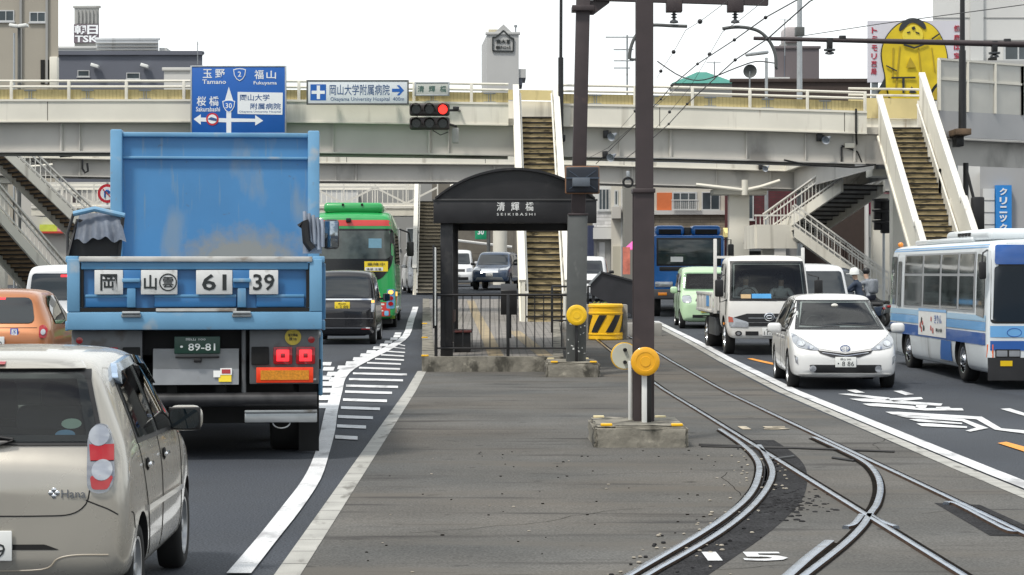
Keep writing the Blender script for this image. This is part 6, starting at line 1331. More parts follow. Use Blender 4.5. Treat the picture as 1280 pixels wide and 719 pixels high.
mb = MB(); wallrun(mb, [(x, y+.5) for x, y in cor], 5.55, 6.449, .06, creamdark); mb.prism([(*cor[0], 6.42), (*cor[1], 6.42), (*cor[2], 6.42), (26, 76, 6.42), (14.75, 69, 6.42)], (0, 0, -.05), creamdark); mb.build('girder', NB)
# legs towards the far span
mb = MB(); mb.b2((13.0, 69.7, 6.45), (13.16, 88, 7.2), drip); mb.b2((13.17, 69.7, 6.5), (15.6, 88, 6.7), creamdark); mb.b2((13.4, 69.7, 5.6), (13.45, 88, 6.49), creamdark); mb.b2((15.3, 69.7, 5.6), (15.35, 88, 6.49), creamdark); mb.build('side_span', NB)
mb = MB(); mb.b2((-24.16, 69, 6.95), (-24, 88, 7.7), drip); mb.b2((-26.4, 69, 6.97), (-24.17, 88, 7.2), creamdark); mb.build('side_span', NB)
span(FB, zf, -34, 20, 88, .72, .95, rails=False)
# columns
for root, x, y, zt in ((NB, -19.5, 67.4, 5.9), (NB, 14.2, 68.5, 5.5), (FB, (931-CX)*87/F, 89.2, 5.7), (FB, -22, 89.2, 6.2), (FB, 17.5, 89.2, 5.5)):
    mb = MB(); mb.b2((x-.45, y-.3, g(y)), (x+.45, y+.3, zt), cream, .03); mb.b2((x-1.2, y-.6, zt-.25), (x+1.2, y+.6, zt), cream, .03); mb.build('column', root)
mb = MB(); c0 = Vector(((931-CX)*87/F, 88.0, 5.62))
mb.tube([P(870, 231, 87.6), P(905, 235, 87.6), P(931, 238, 87.6)], .08, cream); mb.tube([P(931, 238, 87.6), P(950, 234, 87.6), P(975, 226, 87.6)], .08, cream); mb.cyl(P(931, 225, 87.6), P(931, 244, 87.6), .14, cream); mb.build('drain_pipe', FB)
# stairs
def stair(root, top, bot, wdt, n=34, m=riser, bh=1.0, th=.2, steps=(0, .45, 1), slab=.12, panel=drip, open_rail=False):
    top, bot = Vector(top), Vector(bot); d = top-bot; hor = Vector((d.x, d.y, 0)); L_ = hor.length; u = hor.normalized(); s_ = Vector((u.y, -u.x, 0)); rz_ = d.z/n; tr = L_/n
    fl = bpy.data.objects.new('staircase', None)
    mb = MB(); hw__ = wdt/2
    for i in range(n):
        p = bot+u*tr*i+Vector((0, 0, rz_*i)); q = p+Vector((0, 0, rz_))
        # riser slab and tread; the nosing's shadow line is in its dark colour
        mb.prism([p-s_*hw__+Vector((0, 0, .0)), p+s_*hw__, q+s_*hw__-Vector((0, 0, .055)), q-s_*hw__-Vector((0, 0, .055))], u*.03, m)
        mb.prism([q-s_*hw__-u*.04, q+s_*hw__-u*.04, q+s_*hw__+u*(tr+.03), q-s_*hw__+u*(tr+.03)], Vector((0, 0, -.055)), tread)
    o = mb.build('staircase', root)
    slope = d.z/L_
    for sd_ in (-1, 1):
        off_ = s_*sd_*(hw__+.003); t_ = s_*sd_*th
        mb = MB()
        for a, b_ in zip(steps, steps[1:]):
            k = steps.index(a); lift = 0 if k % 2 == 0 else 0.0
            A, B = bot+d*a, bot+d*b_
            if open_rail:
                mb.prism([A+off_+Vector((0, 0, -.3)), B+off_+Vector((0, 0, -.3)), B+off_+Vector((0, 0, .16)), A+off_+Vector((0, 0, .16))], t_*.5, panel)
                for z_, w_ in ((1.05, .13), (.8, .05), (.3, .05)): mb.beam(A+off_+t_*.25+Vector((0, 0, z_)), B+off_+t_*.25+Vector((0, 0, z_)), w_, .06, white)
                nn = max(2, int((B-A).length/.28))
                for j in range(nn+1): q = A.lerp(B, j/nn)+off_+t_*.25; mb.box(q+Vector((0, 0, .58)), (.03, .03, .95), white)
                continue
            lo, hi = -.32, (bh if not isinstance(bh, tuple) else bh[(sd_+1)//2])
            mb.prism([A+off_+Vector((0, 0, lo)), B+off_+Vector((0, 0, lo)), B+off_+Vector((0, 0, hi)), A+off_+Vector((0, 0, hi))], t_*.55, panel)
            # cap rail, each flight section stands a little higher than the next
            mb.beam(A+off_+t_*.4+Vector((0, 0, hi+.05+.14*(k == 0))), B+off_+t_*.4+Vector((0, 0, hi+.05+.14*(k == 0))), th*1.0, .1, white)
            if k == 0: mb.prism([A+off_+Vector((0, 0, hi)), B+off_+Vector((0, 0, hi)), B+off_+Vector((0, 0, hi+.14)), A+off_+Vector((0, 0, hi+.14))], t_*.5, panel)
            mb.beam(A+off_-s_*sd_*.07+Vector((0, 0, .78)), B+off_-s_*sd_*.07+Vector((0, 0, .78)), .05, .05, white)
            mb.beam(A+off_+t_*.3+Vector((0, 0, -.30)), B+off_+t_*.3+Vector((0, 0, -.30)), th, .09, panel)
            nn = max(2, int((B-A).length/1.3))
            for j in range(nn+1):
                q = A.lerp(B, j/nn)+off_; mb.box(q-s_*sd_*.03+Vector((0, 0, .45)), (.07, .07, .9), white)
        b__ = mb.build('balustrade', o)
    return o
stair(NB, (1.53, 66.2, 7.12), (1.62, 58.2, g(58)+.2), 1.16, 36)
mb = MB(); mb.b2((.7, 57.4, g(58)-.05), (2.55, 58.6, g(58)+.19), conc, .02); mb.build('stair_base', NB)
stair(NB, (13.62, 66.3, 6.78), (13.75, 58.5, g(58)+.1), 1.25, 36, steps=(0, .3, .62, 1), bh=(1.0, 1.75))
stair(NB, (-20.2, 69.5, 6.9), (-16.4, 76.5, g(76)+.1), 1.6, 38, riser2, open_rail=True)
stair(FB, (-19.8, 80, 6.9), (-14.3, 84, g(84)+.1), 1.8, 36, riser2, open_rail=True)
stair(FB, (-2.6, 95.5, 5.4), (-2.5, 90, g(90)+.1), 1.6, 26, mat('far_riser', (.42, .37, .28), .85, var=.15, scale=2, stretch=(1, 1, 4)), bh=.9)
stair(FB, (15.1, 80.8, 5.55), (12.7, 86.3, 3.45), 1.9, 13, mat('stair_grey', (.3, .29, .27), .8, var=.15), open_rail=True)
mb = MB(); mb.b2((11.2, 83.9, 3.25), (13.2, 88.3, 3.44), creamdark, .02); mb.b2((11.2, 83.8, 3.0), (12.9, 83.9, 4.0), drip); mb.b2((11.1, 83.9, 3.0), (11.2, 87.3, 4.0), drip); mb.b2((11.1, 83.78, 4.35), (12.9, 83.88, 4.42), white)
for k in range(10): mb.b2((11.15+.18*k, 83.82, 4.0), (11.18+.18*k, 83.85, 4.35), white)
mb.b2((11.2, 83.9, 3.1), (11.21, 87.3, 3.2), drip); mb.b2((11.6, 85, g(85)), (12.1, 85.5, 3.25), cream); mb.build('landing', FB)
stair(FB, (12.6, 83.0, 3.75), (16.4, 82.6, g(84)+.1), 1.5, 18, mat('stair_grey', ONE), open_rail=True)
# lattice railed walkway behind the far span
LW = thing('footbridge', 'white lattice railed walkway behind the green coach, beyond the far span', 'footbridge', (0, 0, 0)); Yl = 96
zl0, zl1 = 1.95+84/26.04, 1.95+113/26.04
mb = MB(); mb.b2((-22, Yl, zl0-.45), (-3.45, Yl+2.2, zl0), cream); mb.b2((-22, Yl-.05, zl0-.1), (-3.45, Yl, zl0+.02), white); mb.build('deck', LW)
mb = MB()
for z in (zl0+.12, zl1-.18, zl1): mb.b2((-22, Yl, z-.05), (-3.45, Yl+.08, z+.05), white); mb.b2((-22, Yl+2.1, z-.05), (-3.45, Yl+2.2, z+.05), white)
k = 0; x = -22.0
while x < -3.6:
    mb.beam((x, Yl+.04, zl0+.15 if k % 2 == 0 else zl1-.2), (x+1.5, Yl+.04, zl1-.2 if k % 2 == 0 else zl0+.15), .06, .09, white); mb.b2((x+1.47, Yl-.001, zl0+.1), (x+1.53, Yl+.079, zl1), white); x += 1.5; k += 1
x = -22.0
while x < -3.5: mb.b2((x-.012, Yl+2.12, zl0), (x+.012, Yl+2.16, zl1), white); x += .25
mb.build('lattice_railing', LW)
for x in (-20, -12, -5):
    mb = MB(); mb.b2((x-.3, Yl+.8, g(96)), (x+.3, Yl+1.4, zl0-.45), cream); mb.build('column', LW)
# ------------------------------------------------------------------ signs and things hung on the near span
def sign(name, lab, x0, y0, x1, y1, Y, m, frame=None, tilt=0):
    a, b_ = P(x0, y0, Y), P(x1, y1, Y); cx_, cz, w_, h_ = (a.x+b_.x)/2, (a.z+b_.z)/2, b_.x-a.x, a.z-b_.z
    o = thing(name, lab, 'sign', (cx_, Y, cz)); mb = MB(); mb.box((0, .03, 0), (w_, .05, h_), m, .012); p_ = mb.build('panel', o)
    mb = MB(); fw = .05; fm = frame or galv
    for s_ in (-1, 1): mb.box((s_*w_/2, .03, 0), (fw, .075, h_+fw), fm, .008); mb.box((0, .03, s_*h_/2), (w_-fw, .075, fw), fm, .008)
    for s_ in (-.3, .3): mb.box((s_*w_, .2, 0), (.07, .3, h_*.8), steel)
    mb.build('frame', o); return o, p_, w_, h_
YS = 65.3; sc_ = F/YS
o, p_, w_, h_ = sign('direction_sign', 'large blue route sign with white arrows and place names on the near span', 239, 83, 357, 167, YS, signblue)
cxp, cyp = 298, 125
def at_(x, y): return ((x-cxp)/sc_, -.0, (cyp-y)/sc_)
def st(s_, x0, y0, x1, y1, m, parent, y_=.001, bold=.012): return text(s_, (x1-x0)/sc_, (y1-y0)/sc_, m, 'lettering', parent, (at_((x0+x1)/2, 0)[0], y_, at_(0, (y0+y1)/2)[2]), '-y', .006, bold=bold)
st('玉', 253.5, 86.5, 265, 97.5, signwhite, p_); st('野', 269, 86.5, 281, 97.5, signwhite, p_); st('Tamano', 253, 99.5, 282.5, 105, signwhite, p_)
st('福', 318, 87.5, 329.5, 99, signwhite, p_); st('山', 333, 88.5, 345, 98.5, signwhite, p_); st('Fukuyama', 317, 101.5, 346, 107, signwhite, p_)
st('桜', 246, 120.5, 257.5, 132.5, signwhite, p_); st('橋', 261.5, 120.5, 273.5, 132.5, signwhite, p_); st('Sakurabashi', 245, 133.5, 275, 139.5, signwhite, p_)
def flat(mb, pts, y_, m, dep=.006): mb.prism([(at_(x, y)[0], y_, at_(x, y)[2]) for x, y in pts], (0, -dep, 0), m)
mb = MB()
flat(mb, [(283, 166), (283, 153), (251, 152), (251, 156), (242, 149), (251, 143), (251, 147), (283, 148), (283, 126), (281, 126), (286, 108.5), (291.5, 126), (289, 126), (289, 148), (319, 148.5), (319, 144), (329, 151), (319, 157), (319, 152.5), (289, 152.5), (289, 166)], .004, signwhite); mb.build('arrow', p_)
mb = MB(); flat(mb, [(297, 115), (353.5, 116), (353, 143.5), (297, 142.5)], .004, signwhite); wp = mb.build('white_panel', p_)
ib = mat('sign_ink_blue', (.03, .09, .25), .5, var=0)
st('岡山大学', 300, 118, 337, 126, ib, wp, -.003); st('附属病院', 313, 129, 351, 137, ib, wp, -.003); st('Okayama University Hospital', 299, 138.5, 351, 141.5, ib, wp, -.003, 0)
for tx, cx_, cy_ in (('2', 299.5, 93), ('30', 286, 132.5)):
    mb = MB(); sh = lambda k: [(cx_-8*k, cy_-6*k), (cx_-4*k, cy_-7.2*k), (cx_, cy_-7.6*k), (cx_+4*k, cy_-7.2*k), (cx_+8*k, cy_-6*k), (cx_+7*k, cy_+1*k), (cx_+4*k, cy_+6*k), (cx_, cy_+8.5*k), (cx_-4*k, cy_+6*k), (cx_-7*k, cy_+1*k)]
    flat(mb, sh(1.0), .002, signwhite, .014); flat(mb, sh(.86), -.011, mat('sign_blue_b', (.02, .13, .5), .4, var=0), .004); s__ = mb.build('route_shield', p_)
    st(tx, cx_-(2.2 if len(tx) < 2 else 4), cy_-3.5, cx_+(2.2 if len(tx) < 2 else 4), cy_+3, signwhite, s__, -.017)
mb = MB(); c_ = at_(265.5, 149); mb.lathe([(0, -.012), (.205, -.012), (.205, 0)], (c_[0], .0, c_[2]), (0, 1, 0), mat('sign_red', (.55, .02, .03), .4, var=0), 28); mb.lathe([(0, -.018), (.15, -.018), (.15, 0)], (c_[0], .0, c_[2]), (0, 1, 0), signwhite, 24); flat(mb, [(259.5, 149), (264, 146.5), (271, 148.5), (271, 151.5), (264, 150.5)], -.018, ib); mb.build('no_turn_badge', p_)
o, p_, w_, h_ = sign('hospital_sign', 'white hospital sign with a blue cross and arrow on the near span', 384, 101, 510, 130, YS, mat('hospital_white', (.66, .7, .73), .4, var=.03), frame=greypole)
cxp, cyp = 447, 115.5
mb = MB(); flat(mb, [(388, 105.5), (407.5, 105.5), (407.5, 125.5), (388, 125.5)], .004, signblue); flat(mb, [(396, 107), (400, 107), (400, 113.5), (406, 113.5), (406, 117.5), (400, 117.5), (400, 124), (396, 124), (396, 117.5), (389.5, 117.5), (389.5, 113.5), (396, 113.5)], -.002, signwhite); mb.build('cross', p_)
st('岡山大学附属病院', 412, 105.5, 487, 119, mat('hospital_ink', (.05, .1, .22), .5, var=0), p_, bold=.005); st('Okayama University Hospital  400m', 413, 121.5, 505, 127.5, mat('hospital_ink', ONE), p_, bold=0)
mb = MB(); flat(mb, [(490, 111), (500, 111), (496, 107), (499, 106.5), (505, 113), (499, 119.5), (496, 119), (500, 115), (490, 115)], .004, signblue); mb.build('arrow', p_)
o, p_, w_, h_ = sign('name_plate', 'small grey plate with the junction name beside the hospital sign', 519, 103.5, 561, 119, YS+.3, mat('nameplate', (.5, .52, .48), .5, var=.05))
cxp, cyp = 540, 111
for ch, x in zip('清輝橋', (526, 540, 554)): st(ch, x-4, 107, x+4, 115, mat('plate_green_ink', (.05, .12, .1), .5, var=0), p_)
# traffic signal
sigm = mat('signal_housing', (.035, .028, .028), .5, var=.15, scale=5)
q = P(537, 145.5, 64.6)
TS = thing('traffic_light', 'double row traffic light showing red under the near span name plate', 'traffic light', q)
redon = mat('signal_red_lit', (1, .03, .02), .3, var=.5, scale=30, emit=2.2); lensoff = mat('signal_lens_dark', (.03, .035, .035), .25, var=.3, scale=12)
for j, dz in enumerate((.215, -.235)):
    mb = MB(); mb.box((0, 0, dz), (1.3, .2, .41), sigm, .08, None, 3); hs = mb.build('housing', TS)
    for k in range(3):
        x = -.43+.43*k; mb = MB(); mb.lathe([(0, -.115), (.14, -.112), (.155, -.09)], (x, 0, dz), (0, 1, 0), redon if (j == 0 and k == 2) else lensoff, 24); mb.build('lamp', hs)
        mb = MB(); A = [i*PI/12 for i in range(-1, 14)]
        for a0, a1 in zip(A, A[1:]): mb.prism([(x+.18*math.cos(a0), -.1, dz+.18*math.sin(a0)), (x+.18*math.cos(a1), -.1, dz+.18*math.sin(a1)), (x+.19*math.cos(a1), -.1, dz+.19*math.sin(a1)), (x+.19*math.cos(a0), -.1, dz+.19*math.sin(a0))], (0, -.26, 0), sigm)
        mb.build('visor', hs)
mb = MB(); mb.tube([(.6, .05, .2), (.9, .3, .22), (.95, 1.5, .3)], .04, black); mb.tube([(.62, .05, -.25), (.85, .3, -.3), (.85, 1.4, -.3)], .04, black); mb.box((.83, .3, -.6), (.22, .2, .5), mat('control_box', (.33, .33, .31), .6, var=.1), .03); mb.box((.85, .2, .27), (.2, .12, .12), black, .02)
mb.tube([(.1, -.02, -.45), (.35, .05, -.6), (.6, .1, -.5)], .015, black, 5); mb.build('bracket', TS)
# small fittings on the girders
def fit(lab, name, cat, build):
    o = thing(name, lab, cat, (0, 0, 0)); build(o); return o
def spk(px_, py_, Y):
    def b(o):
        q = P(px_, py_, Y); mb = MB(); mb.lathe([(.03, .25), (.07, .05), (.13, -.1), (.14, -.12), (.06, .0), (0, .0)], q, (.7, 1, .5), mat('speaker_grey', (.3, .33, .37), .5, var=.1), 16); mb.build('horn', o)
        mb = MB(); mb.tube([q+Vector((-.05, .2, .05)), q+Vector((-.05, .9, .3))], .04, steel); mb.b2((q.x-.3, q.y+.2, q.z-.05), (q.x-.12, q.y+.4, q.z+.2), black, .02); mb.build('bracket', o)
    return b
fit('grey loudspeaker on the near girder left of the front pole, upper', 'loudspeaker', 'loudspeaker', spk(766, 170, 65.9)); fit('grey loudspeaker just under the upper loudspeaker', 'loudspeaker', 'loudspeaker', spk(765, 196, 65.9)); fit('grey loudspeaker at the right end of the near girder', 'loudspeaker', 'loudspeaker', spk(1034, 174, 65.9)); fit('grey loudspeaker on the far girder beside the corner column', 'loudspeaker', 'loudspeaker', spk(958, 210, 87.6))
def cond(o):
    mb = MB(); Y = 66.3
    mb.tube(cl((1070, 136, 65.95), (1070, 165, 65.95), (1071, 180, Y), (1060, 182, Y), (1052, 184, Y), (1052, 205, Y)), .035, black, 6); mb.tube(cl((1052, 182, Y), (1072, 190, Y), (1078, 205, Y), (1095, 206, Y)), .025, black, 6); mb.build('cable', o)
    q = P(1062, 182, 66.25); mb = MB(); mb.b2((q.x-.16, 66.2, q.z-.08), (q.x+.16, 66.34, q.z+.08), cream, .01); mb.build('junction_box', o)
fit('black cables and junction box at the right end of the near girder', 'cable_run', 'cable', cond)
mb = MB(); mb.tube(smooth_path(cl((980, 200, 66.1), (1010, 206, 66.1), (1045, 208, 66.1), (1070, 209, 66.1), (1092, 206, 66.1)), 3), .03, black, 6); tag(mb.build('cable'), 'black cable drooping along the bottom of the near girder at right', 'cable')
mb = MB(); mb.tube(cl((103, 199, 87.8), (103, 211, 87.8), (106, 216, 87.8), (110, 214, 87.8), (109, 204, 87.8)), .05, black, 6); tag(mb.build('cable'), 'black looped cable on the far girder left of the truck', 'cable')
mb = MB(); mb.tube(cl((9, 211, 87.5), (66, 206, 87.5)), .06, cream, 8); mb.tube(cl((40, 201, 87.5), (52, 206, 87.5)), .05, black, 6); tag(mb.build('drain_pipe'), 'slanting cream pipe on the far girder at the left edge', 'pipe')
mb = MB(); mb.cyl(P(75, 193, 87.3), P(90, 192, 87.3), .14, black); tag(mb.build('floodlight'), 'black cylindrical lamp on the far span near the left edge', 'lamp')
for px_, py_, Y in ((785, 228, 87.5),):
    mb = MB(); q = P(px_, py_, Y); ell(mb, (q.x, q.y, q.z), .2, .2, .05, black); mb.box(q+Vector((0, .1, .3)), (.16, .2, .4), galv, .03); tag(mb.build('coiled_cable'), 'coil of black cable under the far girder right of the second pole', 'cable')
# thin black lamp posts standing on the bridge
LP = thing('lamp_post', 'thin black lamp post behind the right balustrade of the central stairs', 'lamp post', (0, 0, 0))
q = P(701, 180, 65.7); mb = MB(); mb.cyl((q.x, 65.7, 6.3), (q.x, 65.7, P(0, 72, 65.7).z), .09, black, .09, 10); mb.cyl((q.x, 65.7, P(0, 72, 65.7).z), (q.x+.02, 65.7, 13), .055, black, .05, 10); mb.build('post', LP)
mb = MB(); mb.b2((q.x-.15, 65.6, 6.3), (q.x+.15, 66.2, 6.5), black, .02); mb.build('bracket', LP)
LP = thing('lamp_post', 'black lamp post on the near span at right, crossing the mast arm', 'lamp post', (0, 0, 0))
q = P(1203, 150, 65.0); mb = MB(); mb.cyl((q.x, 65, 6.6), (q.x, 65, 9.2), .13, black, .11, 12); mb.cyl((q.x, 65, 9.2), (q.x, 65, 13), .085, black, .07, 12); mb.build('post', LP)
mb = MB(); mb.b2((q.x-.25, 64.8, 6.45), (q.x+.25, 66.4, 6.65), mat('rusty', (.12, .08, .05), .8, var=.3), .02); mb.b2((q.x-.15, 65.2, 6.1), (q.x+.1, 65.8, 6.45), black, .02); mb.build('bracket', LP)
mb = MB(); mb.cyl((q.x+.35, 66, 2.5), (q.x+.35, 66, 5.6), .09, black); mb.build('lower_post', LP)
SGR = thing('traffic_light', 'dark back of a traffic light at the right, above the bus roof', 'traffic light', P(1222, 268, 63)); mb = MB(); mb.box((0, 0, 0), (.4, .25, 1.1), black, .06); mb.build('housing', SGR); mb = MB(); mb.tube([(-.1, .1, .5), (-.3, .2, 1.4)], .05, black); mb.build('bracket', SGR)
SGL = thing('traffic_light', 'three lamp traffic light on a post beside the burgundy sign', 'traffic light', P(1102, 271, 75)); 
mb = MB(); mb.b2((-.02, -.15, -.62), (.3, .2, .62), black, .04); hs = mb.build('housing', SGL)
mb = MB()
for k in range(3): mb.prism([(-.05, -.16, .22+.4*(k-1)), (.2, -.16, .22+.4*(k-1)), (.2, -.5, .12+.4*(k-1)), (-.35, -.4, .16+.4*(k-1)), (-.4, -.2, .2+.4*(k-1))], (0, 0, .06), black); mb.b2((-.28, -.1, -.1+.4*(k-1)), (-.02, .15, .22+.4*(k-1)), black, .03)
mb.build('visor', hs); mb = MB(); mb.cyl((.1, .1, -.6), (.1, .1, g(75)-SGL.location.z), .05, galv); mb.build('post', SGL)
# ------------------------------------------------------------------ buildings round the junction
pane = mat('window_pane', (.05, .065, .075), .06, var=.4, scale=.6, spec=.7)
winframe = mat('window_frame', (.55, .56, .56), .4, metal=.3, var=.05)
def bmat(n_, c_, d=(.16, .15, .13), cov=.25): return mat('wall_'+n_, c_, .8, var=.06, scale=.25, dirt=(d, cov, .35, (1.5, 1.5, .25)))
def building(lab, x0, x1, ytop, D, depth, m, wins=(), name='building', ybot=None, flat_roof=True, frame=winframe, skew=None):
    if skew is None: skew = ((x1 if x1 < CX else x0 if x0 > CX else CX)-CX)/F
    a, b_ = P(x0, ytop, D), P(x1, ytop, D); zb = g(D)-.1 if ybot is None else P(0, ybot, D).z
    o = thing(name, lab, 'building', ((a.x+b_.x)/2, D, 0)); w2 = (b_.x-a.x)/2
    mb = MB(); mb.prism([(-w2, 0, zb), (w2, 0, zb), (w2, 0, a.z), (-w2, 0, a.z)], (skew*depth, depth, 0), m); o['wall'] = 1; wl = mb.build('wall', o); del o['wall']
    if flat_roof: mb = MB(); mb.b2((-w2-.12, -.12, a.z), (w2+.12, .25, a.z+.22), m, .02); mb.build('parapet', o)
    for q in wins: window(o, D, *q, frame=frame)
    return o
def window(o, D, x0, y0, x1, y1, n=2, frame=winframe, pm=None, dep=.05):
    a, b_ = P(x0, y0, D), P(x1, y1, D); cx_, w_ = (a.x+b_.x)/2-o.location.x, (b_.x-a.x); cz, h_ = (a.z+b_.z)/2, a.z-b_.z; t = max(.06, min(.12, w_*.06))
    mb = MB()
    for s_ in (-1, 1): mb.box((cx_+s_*(w_/2-t/2), -dep/2, cz), (t, dep, h_), frame); mb.box((cx_, -dep/2, cz+s_*(h_/2-t/2)), (w_-2*t, dep, t), frame)
    for k in range(1, n): mb.box((cx_-w_/2+w_*k/n, -dep/2, cz), (t*.7, dep, h_-2*t), frame)
    mb.box((cx_, -dep*.5-.03, cz-h_/2-.04), (w_+.1, dep+.1, .08), frame)
    f = mb.build('window', o); mb = MB(); mb.b2((cx_-w_/2+t, -dep*.4, cz-h_/2+t), (cx_+w_/2-t, -.004, cz+h_/2-t), pm or pane); mb.build('pane', f); return f
def bpart(o, D, name, x0, y0, x1, y1, m, d0=-.1, d1=0, bev=0):
    a, b_ = P(x0, y0, D), P(x1, y1, D); mb = MB(); mb.b2((a.x-o.location.x, d0, b_.z), (b_.x-o.location.x, d1, a.z), m, bev); return mb.build(name, o)
beigew = bmat('beige', (.36, .33, .275)); greyw = bmat('grey', (.32, .32, .31)); darkw = mat('wall_slate', (.12, .13, .16), .7, var=.05, scale=.4)
wwhite = bmat('white', (.62, .62, .60), (.4, .39, .36), .15); tanb = brickmat('tan_siding', (.34, .29, .22), (.29, .25, .19), (.16, .14, .11), 1.2, -.16)
burg = brickmat('burgundy_brick', (.10, .022, .028), (.08, .018, .022), (.05, .03, .03), .4, -.14); orangew = mat('orange_panel', (.62, .16, .05), .6, var=.05, scale=2)
o = building('tall beige apartment block with two small windows at the top left edge', -120, 73, -60, 118, 18, beigew, [(-3, 13, 18, 27, 2), (37, 15, 57.5, 28, 2)])
for x in (26.5, 59): bpart(o, 118, 'drain_pipe', x-1.4, -60, x+1.4, 105, greyw, -.16, -.01)
bpart(o, 118, 'vent_duct', 51, 75, 56, 105, under, -.06, -.005); bpart(o, 118, 'vent_duct', 58, 75, 63, 105, under, -.06, -.005); bpart(o, 118, 'corner_column', 64, 72, 74, 108, cream, -.5, -.02, .05)
LPo = thing('street_lamp', 'twin headed white street lamp in front of the beige block', 'street lamp', (P(24, 0, 100).x, 100, 0))
mb = MB(); zt = P(0, 34, 100).z; mb.cyl((0, 0, g(100)), (0, 0, zt), .11, greypole, .08, 10); mb.cyl((-.25, 0, g(100)), (-.25, 0, zt-.3), .05, galv); mb.build('post', LPo)
for s_ in (-1, 1): mb = MB(); mb.box((s_*.22, -.1, zt+.05), (.46, .5, .16), platew, .05, Matrix.Rotation(s_*-.15, 3, 'Y')); mb.build('lamp_head', LPo)
o = building('dark slate low building with two small windows beyond the left span', 73, 253, 68, 150, 14, darkw, [(97, 88, 112, 96, 1), (158, 91, 175, 99, 1)])
bpart(o, 150, 'roof_edge', 73, 64, 253, 69, darkw, -.2, .3)
mb = MB()
for x in (120, 182): q = P(x, 83, 150); mb.box((q.x-o.location.x, -.4, q.z), (.6, .5, .25), platew, .05, Matrix.Rotation(.3, 3, 'Y'))
mb.build('wall_lamp', o)
o = building('small cream rooftop block beside the blue route sign', 205, 246, 88.5, 138, 6, wwhite); 
o = building('pale grey layered roof block behind the slate building', 120, 198, 50, 190, 20, bmat('palegrey', (.66, .68, .7)))
for y in (54, 58, 62): bpart(o, 190, 'ledge', 120, y, 198, y+1, greyw, -.3, -.01)
bpart(o, 190, 'side_wing', 198, 59, 207, 70, wwhite, .5, 8)
o = building('low white gable wall left of the layered roof block', 73, 120, 61, 186, 12, wwhite)
o = building('square rooftop sign tower with white characters on dark bands', 93, 124, 10, 200, 5.0, bmat('tower', (.42, .42, .40)), name='sign_tower')
for k in range(6): bpart(o, 200, 'louvre', 96+k*4.7, 13, 98+k*4.7, 30, greyw, -.2, -.01)
sg = bpart(o, 200, 'sign_band', 93, 31, 124, 44, mat('band_mauve', (.16, .13, .15), .6, var=.15), -.35, -.02); sg2 = bpart(o, 200, 'sign_band', 93, 44.5, 124, 54, mat('band_mauve', ONE), -.35, -.02)
for par, s_, x0, x1, y0, y1 in ((sg, '朝', 94, 108.5, 32, 43.5), (sg, '日', 110, 123.5, 32, 43.5), (sg2, 'TSK', 94.5, 123.5, 45, 53.5)):
    a, b_ = P(x0, y0, 200), P(x1, y1, 200); text(s_, b_.x-a.x, a.z-b_.z, signwhite, 'lettering', par, ((a.x+b_.x)/2-o.location.x, -.38, (a.z+b_.z)/2), '-y', .05, bold=.03)
mb = MB(); q = P(93, 10, 200)
for y0, y1, m_ in ((10, 31, 'tower'), (32, 43, None), (45, 54, None)): pass
o = building('white tower with a gable top and a black house shaped sign', 608.5, 648.5, 43.5, 170, 8, bmat('tower_grey', (.47, .47, .46), (.38, .37, .35), .15), skew=-.06)
D = 170; gx = lambda x: P(x, 0, D).x-o.location.x; gz = lambda y: P(0, y, D).z
mb = MB(); mb.prism([(gx(615), -.03, gz(43.6)), (gx(643), -.03, gz(43.6)), (gx(629.5), -.03, gz(30.5))], (0, .6, 0), bmat('tower_grey', ONE)); mb.build('gable', o)
mb = MB(); pts = [(616, 64), (616, 47), (620, 47), (629.5, 38.5), (639, 48), (642, 48.5), (641.5, 64.5)]
for a, b_ in zip(pts, pts[1:]+pts[:1]): mb.beam((gx(a[0]), -.1, gz(a[1])), (gx(b_[0]), -.1, gz(b_[1])), .1, .12, ink) if False else mb.beam((gx(a[0]), -.1, gz(a[1])), (gx(b_[0]), -.1, gz(b_[1])), .12, .1, ink, (0, 1, 0))
sgb = mb.build('house_sign', o)
for s_, x0, x1, y0, y1 in (('東大', 620, 632, 49.5, 54.5), ('堂', 633, 637.5, 49.5, 54.5), ('歯科クリニック', 620, 638, 57, 61.5)):
    text(s_, gx(x1)-gx(x0), gz(y0)-gz(y1), ink, 'lettering', sgb, ((gx(x0)+gx(x1))/2, -.06, (gz(y0)+gz(y1))/2), '-y', .05, bold=.03)
mb = MB(); mb.b2((gx(648.5), .2, gz(97)), (gx(657.5), 5, gz(86)), bmat('tower_grey', ONE)); mb.b2((gx(648.5), .3, gz(106)), (gx(653), 4, gz(97)), darkw); mb.build('side_block', o)
mb = MB(); mb.b2((gx(610.5), 1, gz(43)), (gx(622), 4, gz(35)), mat('tank_cream', (.55, .5, .36), .6, var=.1)); mb.build('water_tank', o)
mb = MB(); mb.cyl((gx(645), 2, gz(43)), (gx(645), 2, gz(29)), .06, steel); mb.b2((gx(643), 1.8, gz(30.5)), (gx(647), 2.1, gz(28)), steel); mb.build('antenna', o)
def antenna(lab, x, y0, y1, D, els):
    o = thing('antenna', lab, 'antenna', (P(x, 0, D).x, D, 0)); mb = MB(); mb.cyl((0, 0, P(0, y1, D).z), (0, 0, P(0, y0, D).z), .035, steel, n=6); mb.build('mast', o)
    for y, a, b_ in els: mb = MB(); k = D/F; mb.tube([(-a*k, 0, P(0, y, D).z), (b_*k, 0, P(0, y, D).z)], .025, steel, 5); mb.build('element', o)
    return o
antenna('tall television aerial left of the front pole', 784, 44, 150, 72, [(46.5, 27, 9), (62, 17, 8), (76, 17, 8), (85, 17, 4)])
antenna('small aerial on the roof of the slate building', 247, 52, 80, 148, [(55, 10, 3)])
antenna('small aerial beside the green roof', 893, 77, 100, 112, [(78.5, 10, 8)])
antenna('aerial on the rooftop water tank at right', 981, 24, 70, 158, [(25, 8, 10)])
